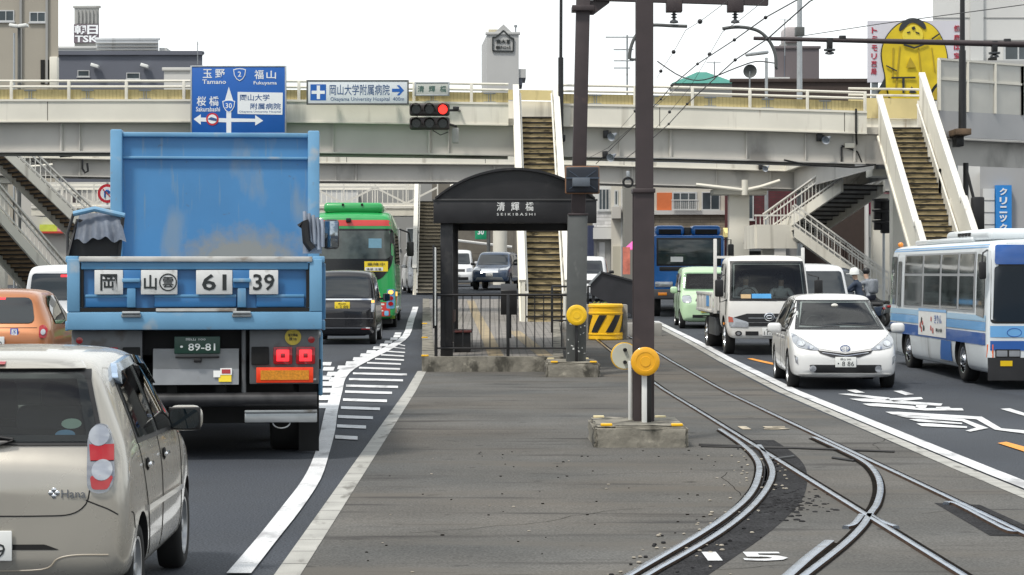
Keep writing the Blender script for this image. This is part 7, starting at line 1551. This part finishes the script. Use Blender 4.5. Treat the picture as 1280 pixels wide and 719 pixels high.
o = thing('building', 'teal hipped roof peeping over the near span railing', 'building', (P(881, 0, 135).x, 135, 0)); D = 135
mb = MB(); k = D/F; zt, zb2 = P(0, 86.5, D).z, P(0, 104, D).z; e = [(-41*k, 0, zb2), (41*k, 0, zb2), (41*k, 4, zb2), (-41*k, 4, zb2)]; rdg = [(-6*k, 2, zt), (6*k, 2, zt)]; tl = mat('teal_roof', (.035, .22, .175), .5, var=.12, scale=2)
for f in ((e[0], e[1], rdg[1], rdg[0]), (e[1], e[2], rdg[1]), (e[2], e[3], rdg[0], rdg[1]), (e[3], e[0], rdg[0]), e): mb.poly(f, tl)
mb.build('roof', o, ang=10); mb = MB(); mb.b2((-38*k, .3, 1), (38*k, 3.7, zb2-.01), greyw); mb.build('wall', o)
o = building('long dark brown roof edge behind the right half of the near span', 915, 1088, 103, 120, 8, mat('brown_fascia', (.05, .035, .03), .7, var=.15))
o = building('brown grey tower block with a pale rooftop tank', 968, 1024, 61, 165, 12, mat('tower_brown', (.145, .125, .13), .7, var=.04, scale=.3))
bpart(o, 165, 'tank_frame', 980, 52, 1002, 61, greyw, 1, 3); bpart(o, 165, 'water_tank', 983, 32, 1002, 52, mat('tank_pink', (.42, .38, .38), .5, var=.05), .6, 3.4, .2)
bpart(o, 165, 'lower_wing', 955, 98, 985, 110, wwhite, -1, 4); bpart(o, 165, 'seam', 980, 63, 981, 105, darkw, -.05, -.005)
def lamp(lab, x, ytop, ybot, D, dirn):
    o = thing('street_lamp', lab, 'street lamp', (P(x, 0, D).x, D, 0)); zt = P(0, ytop, D).z; mb = MB(); mb.cyl((0, 0, g(D)), (0, 0, zt-.2), .1, galv, .07, 8); mb.build('post', o)
    mb = MB(); mb.box((dirn*.45, 0, zt), (1.1, .3, .16), galv, .06, Matrix.Rotation(dirn*.12, 3, 'Y')); mb.build('lamp_head', o)
lamp('slim street lamp with a flat head left of the brown tower', 958, 67, 110, 95, -1)
o = thing('satellite_dish', 'round satellite dish above the near span railing at right', 'dish', P(937.5, 89, 105)); mb = MB(); mb.lathe([(0, .1), (.2, .06), (.34, 0), (.36, -.02)], (0, 0, 0), (0, 1, .2), greypole, 20); mb.build('dish', o); mb = MB(); mb.cyl((0, .1, 0), (0, .1, -1.2), .04, steel); mb.build('stand', o)
o = thing('utility_pole', 'pale grey utility pole right of the brown tower', 'utility pole', (P(999.5, 0, 90).x, 90, 0)); mb = MB(); mb.cyl((0, 0, g(90)), (0, 0, 16), .15, galv, .11, 12); mb.build('pole', o); q = P(999, 37, 90); mb = MB(); mb.b2((-.2, -.2, q.z-.3), (.2, .2, q.z+.1), greypole, .03); mb.build('band', o)
# right white building and the billboard
o = building('large white building at the top right corner behind the billboard', 1166, 1420, -70, 112, 20, wwhite, [(1254, 56, 1310, 77, 3)])
bpart(o, 112, 'wall_panel', 1212, -60, 1228, 90, bmat('white2', (.56, .565, .55)), -.25, -.01); bpart(o, 112, 'air_conditioner', 1235, 73, 1244, 80, under, -.4, -.01)
bpart(o, 112, 'wall_joint', 1166, 22, 1420, 22.8, greyw, -.04, -.005); bpart(o, 112, 'wall_joint', 1166, 50, 1420, 50.8, greyw, -.04, -.005); bpart(o, 112, 'lower_block', 1190, 78, 1300, 130, bmat('grey_lower', (.4, .4, .39)), -1.0, -.26)
YB = 104; kb = YB/F
o = thing('billboard', 'white billboard with a yellow seated laughing figure and red characters', 'billboard', (P(1145, 0, YB).x, YB, 0)); bx = lambda x: P(x, 0, YB).x-o.location.x; bz = lambda y: P(0, y, YB).z
mb = MB(); mb.b2((bx(1085), 0, bz(103)), (bx(1205), .2, bz(26)), mat('billboard_white', (.62, .61, .66), .5, var=.03, scale=.5)); pn = mb.build('panel', o)
mb = MB()
for x in (1095, 1145, 1195): mb.b2((bx(x)-.15, .21, g(104)), (bx(x)+.15, .5, bz(40)), steel)
mb.build('support', o)
yel = mat('figure_yellow', (.66, .49, .012), .5, var=.18, scale=1.2); yeld = mat('figure_ochre', (.42, .3, .015), .5, var=.1)
b4 = lambda q: [(1070+x/5.99, 10+y/5.99) for x, y in q]
def bflat(name, pts, y_, m, par=pn, sm=2, dep=.05):
    pts = chaikin(b4(pts), sm) if sm else b4(pts); mb = MB(); mb.prism([(bx(x), y_, bz(y)) for x, y in pts], (0, -dep, 0), m); return mb.build(name, par)
bflat('figure_outline', [(270, 150), (330, 105), (410, 85), (520, 100), (590, 140), (640, 210), (680, 310), (690, 420), (660, 520), (700, 580), (715, 640), (690, 700), (160, 700), (160, 620), (200, 550), (215, 520), (190, 420), (180, 330), (210, 230)], -.001, ink)
fg = bflat('figure_body', [(275, 156), (335, 112), (410, 92), (520, 107), (585, 145), (632, 214), (672, 312), (682, 420), (645, 530), (560, 600), (540, 690), (240, 690), (220, 600), (222, 525), (198, 420), (188, 330), (216, 234)], -.06, yel)
bflat('figure_cushion', [(160, 640), (230, 580), (250, 690), (165, 695)], -.06, yeld); bflat('figure_cushion', [(540, 690), (620, 560), (700, 610), (690, 690)], -.06, yeld)
bflat('figure_cap', [(315, 180), (325, 130), (370, 85), (430, 75), (490, 95), (522, 140), (515, 170), (480, 140), (430, 110), (390, 120), (350, 165)], -.12, mat('figure_cap', (.03, .035, .04), .5, var=0))
bflat('figure_face', [(345, 180), (380, 140), (430, 125), (480, 150), (500, 200), (490, 250), (430, 275), (360, 260), (340, 220)], -.12, mat('figure_face', (.75, .6, .05), .5, var=.05))
for sx, pts in enumerate([[(375, 185), (400, 178), (400, 186), (378, 193)], [(440, 180), (470, 190), (466, 198), (440, 188)], [(350, 270), (430, 295), (530, 260), (530, 272), (430, 310), (350, 285)], [(400, 372), (445, 450), (370, 450)], [(260, 520), (440, 518), (440, 530), (260, 532)], [(340, 530), (358, 530), (356, 640), (342, 640)], [(270, 300), (280, 300), (275, 520), (265, 520)], [(320, 290), (328, 290), (300, 600), (290, 600)], [(460, 300), (468, 300), (500, 620), (490, 620)], [(560, 230), (620, 190), (622, 200), (564, 242)], [(390, 640), (410, 590), (450, 640)], [(560, 300), (566, 300), (590, 480), (582, 480)], [(220, 430), (300, 470), (300, 480), (220, 440)], [(410, 150), (430, 140), (440, 160), (420, 170)]]):
    bflat('figure_line', pts, -.18 if sx not in (6, 7, 8, 11) else -.121, ink if sx not in (3, 6, 7, 8, 11) else yeld, fg, 0, .04)
redch = mat('billboard_red', (.42, .03, .06), .5, var=0)
for ch, x, y in zip('トミモリ薬局', (1093, 1093, 1093, 1092.5, 1092.5, 1092), (38, 48.5, 60, 70.5, 80, 89.5)): text(ch, 7*kb, 7.4*kb, redch, 'lettering', pn, (bx(x), -.02, bz(y)), '-y', .03, bold=.02)
for ch, y in zip('健康は宝', (35.5, 47, 59, 69.5)): text(ch, 7.5*kb, 7.5*kb, redch, 'lettering', pn, (bx(1196), -.02, bz(y)), '-y', .03, bold=.02)
# under the bridge, right of the stairs
o = building('white two storey house with dark narrow windows right of the second pole', 741, 769, 222, 116, 9, wwhite, [(748, 236, 762, 263, 3)])
bpart(o, 116, 'siding', 743, 264, 764, 284, brickmat('white_siding', (.6, .6, .6), (.52, .52, .52), (.38, .38, .38), .9, -.2), -.05, -.004); bpart(o, 116, 'canopy', 741, 285, 769, 299, wwhite, -.5, -.01); bpart(o, 116, 'doorway', 746, 300, 763, 345, greyw, -.06, -.01); d_ = bpart(o, 116, 'door', 749, 303, 756, 345, winframe, -.1, -.061)
bpart(o, 116, 'side_wall', 735, 282, 742, 350, mat('navy_wall', (.03, .04, .085), .7, var=.1), -.3, 2)
o = building('narrow cream house with a dark slot window beside the grey wall', 764, 781, 222, 115, 8, bmat('cream_house', (.6, .57, .5)), [(768, 238, 772.5, 257, 1)]); bpart(o, 115, 'balcony', 764.5, 259, 775, 273.5, creamdark, -.8, -.01); bpart(o, 115, 'door', 766, 308, 776, 348, bmat('cream_house2', (.5, .47, .38)), -.1, -.01); bpart(o, 115, 'corner_pillar', 776, 236, 780, 350, wwhite, -.3, -.01)
mb = MB(); a = P(780.5, 238, 113); b_ = P(794, 345, 113); mb.b2((a.x, 113, g(113)), (b_.x, 119, a.z+1.5), bmat('slab', (.22, .215, .19))); tag(mb.build('wall'), 'plain grey concrete slab wall between the cream house and the orange shop', 'wall')
o = building('shop with orange panels, white band and tan siding behind the blue truck', 793, 932, 226, 118, 10, bmat('shop_cream', (.55, .52, .45)), [(840, 240, 871, 263, 3), (877, 240, 900, 263, 2)])
for x0, x1 in ((793, 797.5), (821, 840), (914, 929)): bpart(o, 118, 'orange_panel', x0, 241, x1, 263, orangew, -.06, -.004)
bpart(o, 118, 'white_band', 793, 263.3, 930, 268.5, wwhite, -.3, -.005); bpart(o, 118, 'siding', 818, 268.8, 930, 300, tanb, -.08, -.004); bpart(o, 118, 'shop_front', 800, 301, 925, 345, darkw, -.1, -.005)
r_ = bpart(o, 118, 'balcony_rail', 838, 250, 872, 251.2, wwhite, -.6, -.5)
mb = MB()
for k in range(14): q = P(839+k*2.5, 0, 118).x-o.location.x; mb.b2((q-.02, -.56, P(0, 263, 118).z), (q+.02, -.52, P(0, 250, 118).z), wwhite)
mb.build('baluster', r_)
bn = thing('banner', 'pale red vertical banner beside the pink parasol', 'banner', (P(783, 0, 110).x, 110, 0)); mb = MB(); mb.b2((-.2, -.02, P(0, 343, 110).z), (.2, .02, P(0, 309, 110).z), mat('banner_red', (.65, .2, .14), .7, var=.25, scale=3)); mb.build('cloth', bn); mb = MB(); mb.cyl((-.24, 0, g(110)), (-.24, 0, P(0, 308, 110).z), .03, galv); mb.build('pole', bn)
ps = thing('parasol', 'bright pink parasol left of the front pole', 'parasol', (P(792, 0, 111).x, 111, 0)); mb = MB(); mb.lathe([(0, .4), (.55, -.1), (.56, -.16)], (0, 0, P(0, 309, 111).z), (0, 0, 1), mat('pink_cloth', (.8, .12, .42), .7, var=.05), 10); mb.build('canopy', ps, ang=5); mb = MB(); mb.cyl((0, 0, g(111)), (0, 0, P(0, 308, 111).z), .03, galv); mb.build('pole', ps)
o = building('burgundy brick shop with a white pipe and window above a yellow awning', 906, 1000, 226, 112, 8, burg, [(928, 243, 942, 274.5, 2)])
bpart(o, 112, 'white_pipe', 912.5, 243, 916, 280, wwhite, -.25, -.01); bpart(o, 112, 'shop_front', 908, 296, 998, 345, mat('shop_grey', (.2, .195, .19), .7, var=.1), -.25, -.01); bpart(o, 112, 'shop_sign', 913, 304, 955, 314, greyw, -.5, -.26); bpart(o, 112, 'shop_opening', 911, 315, 955, 324, under, -.4, -.26); bpart(o, 112, 'lintel', 897, 295.5, 975, 298, bmat('lintel', (.3, .26, .2)), -.6, -.26)
bpart(o, 112, 'grey_shutter', 962, 302, 981, 326, creamdark, -.4, -.26); bpart(o, 112, 'blue_board', 960, 299, 981, 308, mat('board_navy', (.02, .045, .14), .6, var=.2), -.55, -.41); bpart(o, 112, 'blue_board', 993, 299, 1000, 310, mat('board_navy', ONE), -.55, -.41)
mb = MB(); a = P(905, 298, 112); k = 112/F; lx = lambda x: P(x, 0, 112).x-o.location.x; z0_, z1_ = P(0, 297, 112).z, P(0, 285, 112).z
mb.prism([(lx(903), -1.3, z0_), (lx(903), -1.3, z0_+.22), (lx(903), -.27, z1_), (lx(903), -.27, z0_)], (lx(942)-lx(903), 0, 0), mat('awning_yellow', (.72, .6, .25), .7, var=.05, scale=3)); mb.build('awning', o)
o = building('beige block behind the right hand stairs', 1000, 1092, 215, 121.5, 10, bmat('beige2', (.34, .3, .25)), [(1010, 250, 1030, 275, 2), (1040, 250, 1060, 275, 2)])
o = building('white shop wall with a burgundy sign behind the traffic light', 1083, 1228, 205, 116, 10, bmat('white3', (.52, .52, .5)), [(1150, 300, 1170, 330, 2)])
bpart(o, 116, 'drain_pipe', 1080.5, 240, 1084, 345, wwhite, -.4, -.01); sg = bpart(o, 116, 'burgundy_sign', 1086, 241, 1112, 268, mat('sign_burgundy', (.28, .012, .06), .5, var=.05), -.2, -.01); k = 116/F
text('福', 12*k, 10*k, signwhite, 'lettering', sg, (P(1101, 0, 116).x-o.location.x, -.22, P(0, 246.5, 116).z), '-y', .03, bold=.02)
bpart(o, 116, 'green_board', 1101, 300, 1124, 322, mat('board_green', (.01, .2, .06), .5, var=.1), -.3, -.01); bpart(o, 116, 'pale_board', 1086, 270, 1150, 297, wwhite, -.15, -.01)
o = building('grey building with a tall blue clinic banner at the right edge', 1225, 1420, 200, 100, 12, bmat('grey_right', (.36, .36, .36)))
bn = bpart(o, 100, 'blue_banner', 1243, 232, 1262, 300, mat('banner_blue', (.02, .22, .6), .5, var=.03), -.4, -.05); k = 100/F
for ch, y in zip('クリニック', (240, 251.5, 262.5, 273.5, 284.5)): text(ch, 9.5*k, 9*k, signwhite, 'lettering', bn, (P(1251.5, 0, 100).x-o.location.x, -.42, P(0, y, 100).z), '-y', .02, bold=.03)
bpart(o, 100, 'white_panel', 1228, 236, 1242, 300, wwhite, -.2, -.05)
for y in (250, 265, 280): bpart(o, 100, 'panel_joint', 1228, y, 1242, y+.8, greyw, -.23, -.201)
# left and centre background
o = building('weathered stone retaining wall seen through the tram stop', 540, 745, 205, 126, 6, brickmat('stone_wall', (.2, .18, .15), (.16, .145, .12), (.1, .09, .075), 6, -1.6), flat_roof=False, name='retaining_wall'); o['category'] = 'wall'
mb = MB(); mb.tube([P(565, 300, 125.4)-Vector((o.location.x, 126, 0)), P(640, 309, 125.4)-Vector((o.location.x, 126, 0))], .09, wwhite, 6); mb.build('pipe', o)
mb = MB(); a = P(625, 0, 118); mb.cyl((a.x, 118, g(118)), (a.x, 118, 7.5), .42, cream, n=18); tag(mb.build('column'), 'round cream column behind the dark blue wagon', 'column')
gs = thing('road_sign', 'green road sign on a grey post seen through the tram stop', 'road sign', (P(601, 0, 108).x, 108, 0)); mb = MB(); mb.box((0, 0, P(0, 290, 108).z), (.62, .06, .8), mat('sign_green', (.01, .28, .13), .5, var=.05), .03); p_ = mb.build('panel', gs); mb = MB(); mb.cyl((.42, .1, g(108)), (.42, .1, 6), .1, greypole); mb.build('post', gs)
text('30', .34, .3, signwhite, 'lettering', p_, (0, -.035, P(0, 290, 108).z), '-y', .01, bold=.03)
o = building('white warehouse front behind the green coach', 398, 448, 236, 128, 8, wwhite, ybot=None); o = building('grey concrete building between the coach and the tram stop', 448, 545, 205, 134, 8, greyw, [(470, 285, 500, 310, 2), (508, 285, 530, 310, 2)])
o = building('pale grey building behind the dump truck', 262, 400, 205, 138, 10, bmat('bgrey', (.4, .39, .37)), [(285, 240, 310, 262, 2), (330, 240, 360, 262, 2)])
o = building('low cream shop with a lime and red fascia behind the left stairs', 20, 150, 236, 108, 8, bmat('lshop', (.5, .48, .44)), [(100, 300, 130, 330, 2)]); f_ = bpart(o, 108, 'lime_fascia', 52, 281, 74, 289.5, mat('fascia_lime', (.55, .62, .08), .5, var=.1), -.5, -.01); bpart(o, 108, 'pink_fascia', 74.1, 281, 88, 289.5, mat('fascia_pink', (.65, .3, .3), .5, var=.1), -.5, -.01); bpart(o, 108, 'red_trim', 52, 289.6, 88, 292, mat('fascia_red', (.5, .05, .03), .5, var=0), -.55, -.01)
bpart(o, 108, 'brown_pipe', 92, 228, 98, 345, brown, -.2, -.01)
o = building('dim grey building at the far left behind the stairs', -120, 22, 200, 124, 10, bmat('dimgrey', (.2, .19, .175)))
o = building('grey building behind the dump truck, left part', 150, 262, 210, 132, 10, bmat('bgrey2', (.34, .33, .31)), [(170, 250, 200, 275, 2), (215, 250, 245, 275, 2)])
# no-turn roundel left of the truck
RS = thing('road_sign', 'round white sign with a red ring and blue arrow beside the truck bed', 'road sign', P(134, 242, 72)); mb = MB(); mb.lathe([(0, -.02), (.34, -.02), (.34, .01), (0, .01)], (0, 0, 0), (0, 1, 0), mat('ring_red', (.5, .015, .03), .4, var=.03), 32); dk = mb.build('disc', RS)
mb = MB(); mb.lathe([(0, -.025), (.24, -.025), (.24, -.01)], (0, 0, 0), (0, 1, 0), signwhite, 30); mb.build('face', dk)
mb = MB(); mb.tube([(-.08, -.035, -.14), (-.08, -.035, .06), (-.02, -.035, .11), (.06, -.035, .07)], .03, signblue, 6); mb.prism([(.02, -.03, .15), (.15, -.03, .05), (.03, -.03, -.04)], (0, -.015, 0), signblue); mb.beam((-.16, -.03, .17), (.17, -.03, -.17), .03, .04, mat('ring_red', ONE), (0, 1, 0)); mb.build('arrow', dk)
mb = MB(); mb.box((0, -.01, -.47), (.42, .02, .14), signwhite, .01); mb.build('time_plate', RS); mb = MB(); mb.cyl((0, .05, g(72)-RS.location.z), (0, .05, .4), .04, galv); mb.build('post', RS)
# ------------------------------------------------------------------ scooter riders beside the stairs
skin = mat('skin', (.5, .33, .24), .6, var=.05)
def figure(root, J, bones, rad, cloth, name='body'):
    me = bpy.data.meshes.new(name); keys = list(J); me.from_pydata([J[k] for k in keys], [(keys.index(a), keys.index(b_)) for a, b_ in bones], [])
    ob = bpy.data.objects.new('t', me); COL.objects.link(ob); md = ob.modifiers.new('s', 'SKIN'); sk = me.skin_vertices[0].data
    for i, k in enumerate(keys): sk[i].radius = rad[k]; sk[i].use_root = (k == 'pelvis')
    md.use_smooth_shade = True; sb = ob.modifiers.new('u', 'SUBSURF'); sb.levels = 2
    m2 = evaluate(ob); bpy.data.objects.remove(ob); m2.materials.clear(); m2.materials.append(cloth[0]); m2.materials.append(cloth[1]); m2.materials.append(skin)
    for p in m2.polygons:
        c_ = p.center; p.material_index = 2 if c_.z > J['neck'][2]+.01 else (1 if c_.z < J['pelvis'][2]+.06 and min((Vector(J[k])-c_).length for k in ('lhand', 'rhand', 'lelb', 'relb')) > .12 else 0)
        if min((Vector(J[k])-c_).length for k in ('lhand', 'rhand')) < .07: p.material_index = 2
    finish(m2, 60); return link(name, m2, root)
def rider(lab, x, y, rz, top, bottom, helmet, backpack=None):
    o = thing('person', lab, 'person', (x, y, g(y)), rz)
    J = {'pelvis': (0, -.1, .86), 'chest': (0, .02, 1.22), 'neck': (0, .08, 1.42), 'head': (0, .12, 1.60), 'lsh': (.19, .04, 1.34), 'rsh': (-.19, .04, 1.34), 'lelb': (.28, .22, 1.14), 'relb': (-.28, .22, 1.14), 'lhand': (.27, .46, 1.08), 'rhand': (-.27, .46, 1.08),
         'lhip': (.11, -.08, .84), 'rhip': (-.11, -.08, .84), 'lknee': (.17, .3, .66), 'rknee': (-.17, .3, .66), 'lank': (.14, .14, .32), 'rank': (-.14, .14, .32), 'ltoe': (.15, .34, .28), 'rtoe': (-.15, .34, .28)}
    bn_ = [('pelvis', 'chest'), ('chest', 'neck'), ('neck', 'head'), ('chest', 'lsh'), ('chest', 'rsh'), ('lsh', 'lelb'), ('rsh', 'relb'), ('lelb', 'lhand'), ('relb', 'rhand'), ('pelvis', 'lhip'), ('pelvis', 'rhip'), ('lhip', 'lknee'), ('rhip', 'rknee'), ('lknee', 'lank'), ('rknee', 'rank'), ('lank', 'ltoe'), ('rank', 'rtoe')]
    rd = {'pelvis': (.16, .13), 'chest': (.17, .12), 'neck': (.06, .06), 'head': (.085, .1), 'lsh': (.075, .075), 'rsh': (.075, .075), 'lelb': (.055, .055), 'relb': (.055, .055), 'lhand': (.035, .04), 'rhand': (.035, .04), 'lhip': (.1, .1), 'rhip': (.1, .1), 'lknee': (.07, .07), 'rknee': (.07, .07), 'lank': (.05, .05), 'rank': (.05, .05), 'ltoe': (.045, .035), 'rtoe': (.045, .035)}
    b_ = figure(o, J, bn_, rd, (top, bottom))
    if helmet: mb = MB(); mb.lathe([(0, .16), (.08, .145), (.13, .09), (.145, .0), (.15, -.05), (.13, -.06)], (0, .12, 1.63), (0, .05, 1), platew, 20); mb.box((0, .27, 1.6), (.24, .14, .02), platew, .008); mb.build('helmet', o)
    else: mb = MB(); mb.ball((0, .10, 1.66), .115, black, (.95, 1.05, .95), 14); mb.build('hair', o)
    if backpack: mb = MB(); mb.box((0, -.17, 1.2), (.34, .2, .44), backpack, .08, None, 3); mb.build('backpack', o)
    return o
def scooter(lab, x, y, rz, m):
    o = thing('scooter', lab, 'scooter', (x, y, g(y)), rz); mb = MB()
    mb.prism([(-.13, .62, .3), (-.13, .5, .95), (-.13, .42, .95), (-.13, .4, .3), (-.13, .1, .22), (-.13, -.1, .24), (-.13, -.2, .6), (-.13, -.75, .68), (-.13, -.7, .4), (-.13, -.2, .2), (-.13, .3, .18)], (.26, 0, 0), m, .03); mb.build('body', o)
    mb = MB(); mb.box((0, -.38, .72), (.28, .68, .12), black, .05); mb.build('seat', o); mb = MB(); mb.tube([(-.32, .42, 1.03), (-.1, .5, 1.02), (.1, .5, 1.02), (.32, .42, 1.03)], .018, black, 8); mb.box((0, .52, .98), (.2, .16, .16), m, .05); mb.build('handlebar', o)
    mb = MB(); mb.ball((0, -.77, .6), .05, redlens, (2, .6, .8)); mb.build('tail_lamp', o)
    for y_ in (-.55, .62):
        mb = MB(); mb.lathe([(.12, -.05), (.2, -.055), (.235, -.03), (.235, .03), (.2, .055), (.12, .05)], (0, y_, .235), (1, 0, 0), blackrub, 24); mb.lathe([(0, -.03), (.12, -.04)], (0, y_, .235), (1, 0, 0), steel, 16); mb.lathe([(0, .03), (.12, .04)], (0, y_, .235), (1, 0, 0), steel, 16); mb.build('wheel', o)
    return o
jk = mat('jacket_navy', (.03, .045, .075), .8, var=.2, scale=12); jg = mat('jacket_grey', (.22, .24, .27), .8, var=.2, scale=10); tr = mat('trousers_dark', (.025, .03, .05), .85, var=.2, scale=10)
x1_, x2_ = P(1073, 0, 58).x, P(1086, 0, 60).x
scooter('dark scooter under the rider with the white helmet', x1_, 58, R(62), navy); rider('rider in a white helmet and navy jacket on a scooter by the stairs', x1_, 58, R(62), jk, tr, True)
scooter('grey scooter under the bareheaded rider near the bus', x2_, 60, R(40), steel); rider('bareheaded rider with dark hair and a grey jacket and pack, behind the helmeted one', x2_, 60, R(40), jg, tr, False, jg)
# people in the cab of the flatbed lorry
def seated(lab, x, y, z, rz, top, s_=.92):
    o = rider(lab, x, y, rz, top, tr, False); o.location = (x, y, z); o.scale = (s_, s_, s_); return o
hx, hy, hz = HX.location
seated('driver of the white flatbed lorry in a pale shirt behind the steering wheel', hx-.40, hy+1.02, hz+.24, PI, mat('shirt_pale', (.6, .6, .58), .85, var=.1, scale=10))
seated('passenger in white beside the driver of the flatbed lorry', hx+.40, hy+1.02, hz+.22, PI, mat('shirt_white', (.68, .68, .66), .85, var=.1, scale=10))

GROUPS = {'building': 'buildings round the junction', 'van': 'vans in the traffic', 'footbridge': 'footbridge spans', 'loudspeaker': 'loudspeakers on the footbridge', 'antenna': 'aerials on the roofs', 'railing': 'black railings round the tram stop',
          'person': 'people at the junction', 'traffic_light': 'traffic lights', 'concrete_block': 'concrete blocks at the track end', 'hatchback': 'hatchbacks in the left lanes', 'minivan': 'small box minivans', 'estate_car': 'estate cars in the right lanes',
          'bus': 'buses', 'tram_pole': 'tram wire poles', 'scooter': 'scooters by the stairs', 'lamp_post': 'black lamp posts on the bridge', 'street_lamp': 'street lamps behind the bridge', 'road_sign': 'road signs on posts', 'cable': 'black cables on the girders'}
for o in COL.objects:
    if o.parent is None and o.get('category') and not o.get('group') and not o.get('kind'):
        gname = GROUPS.get(o.name.split('.')[0])
        if gname: o['group'] = gname
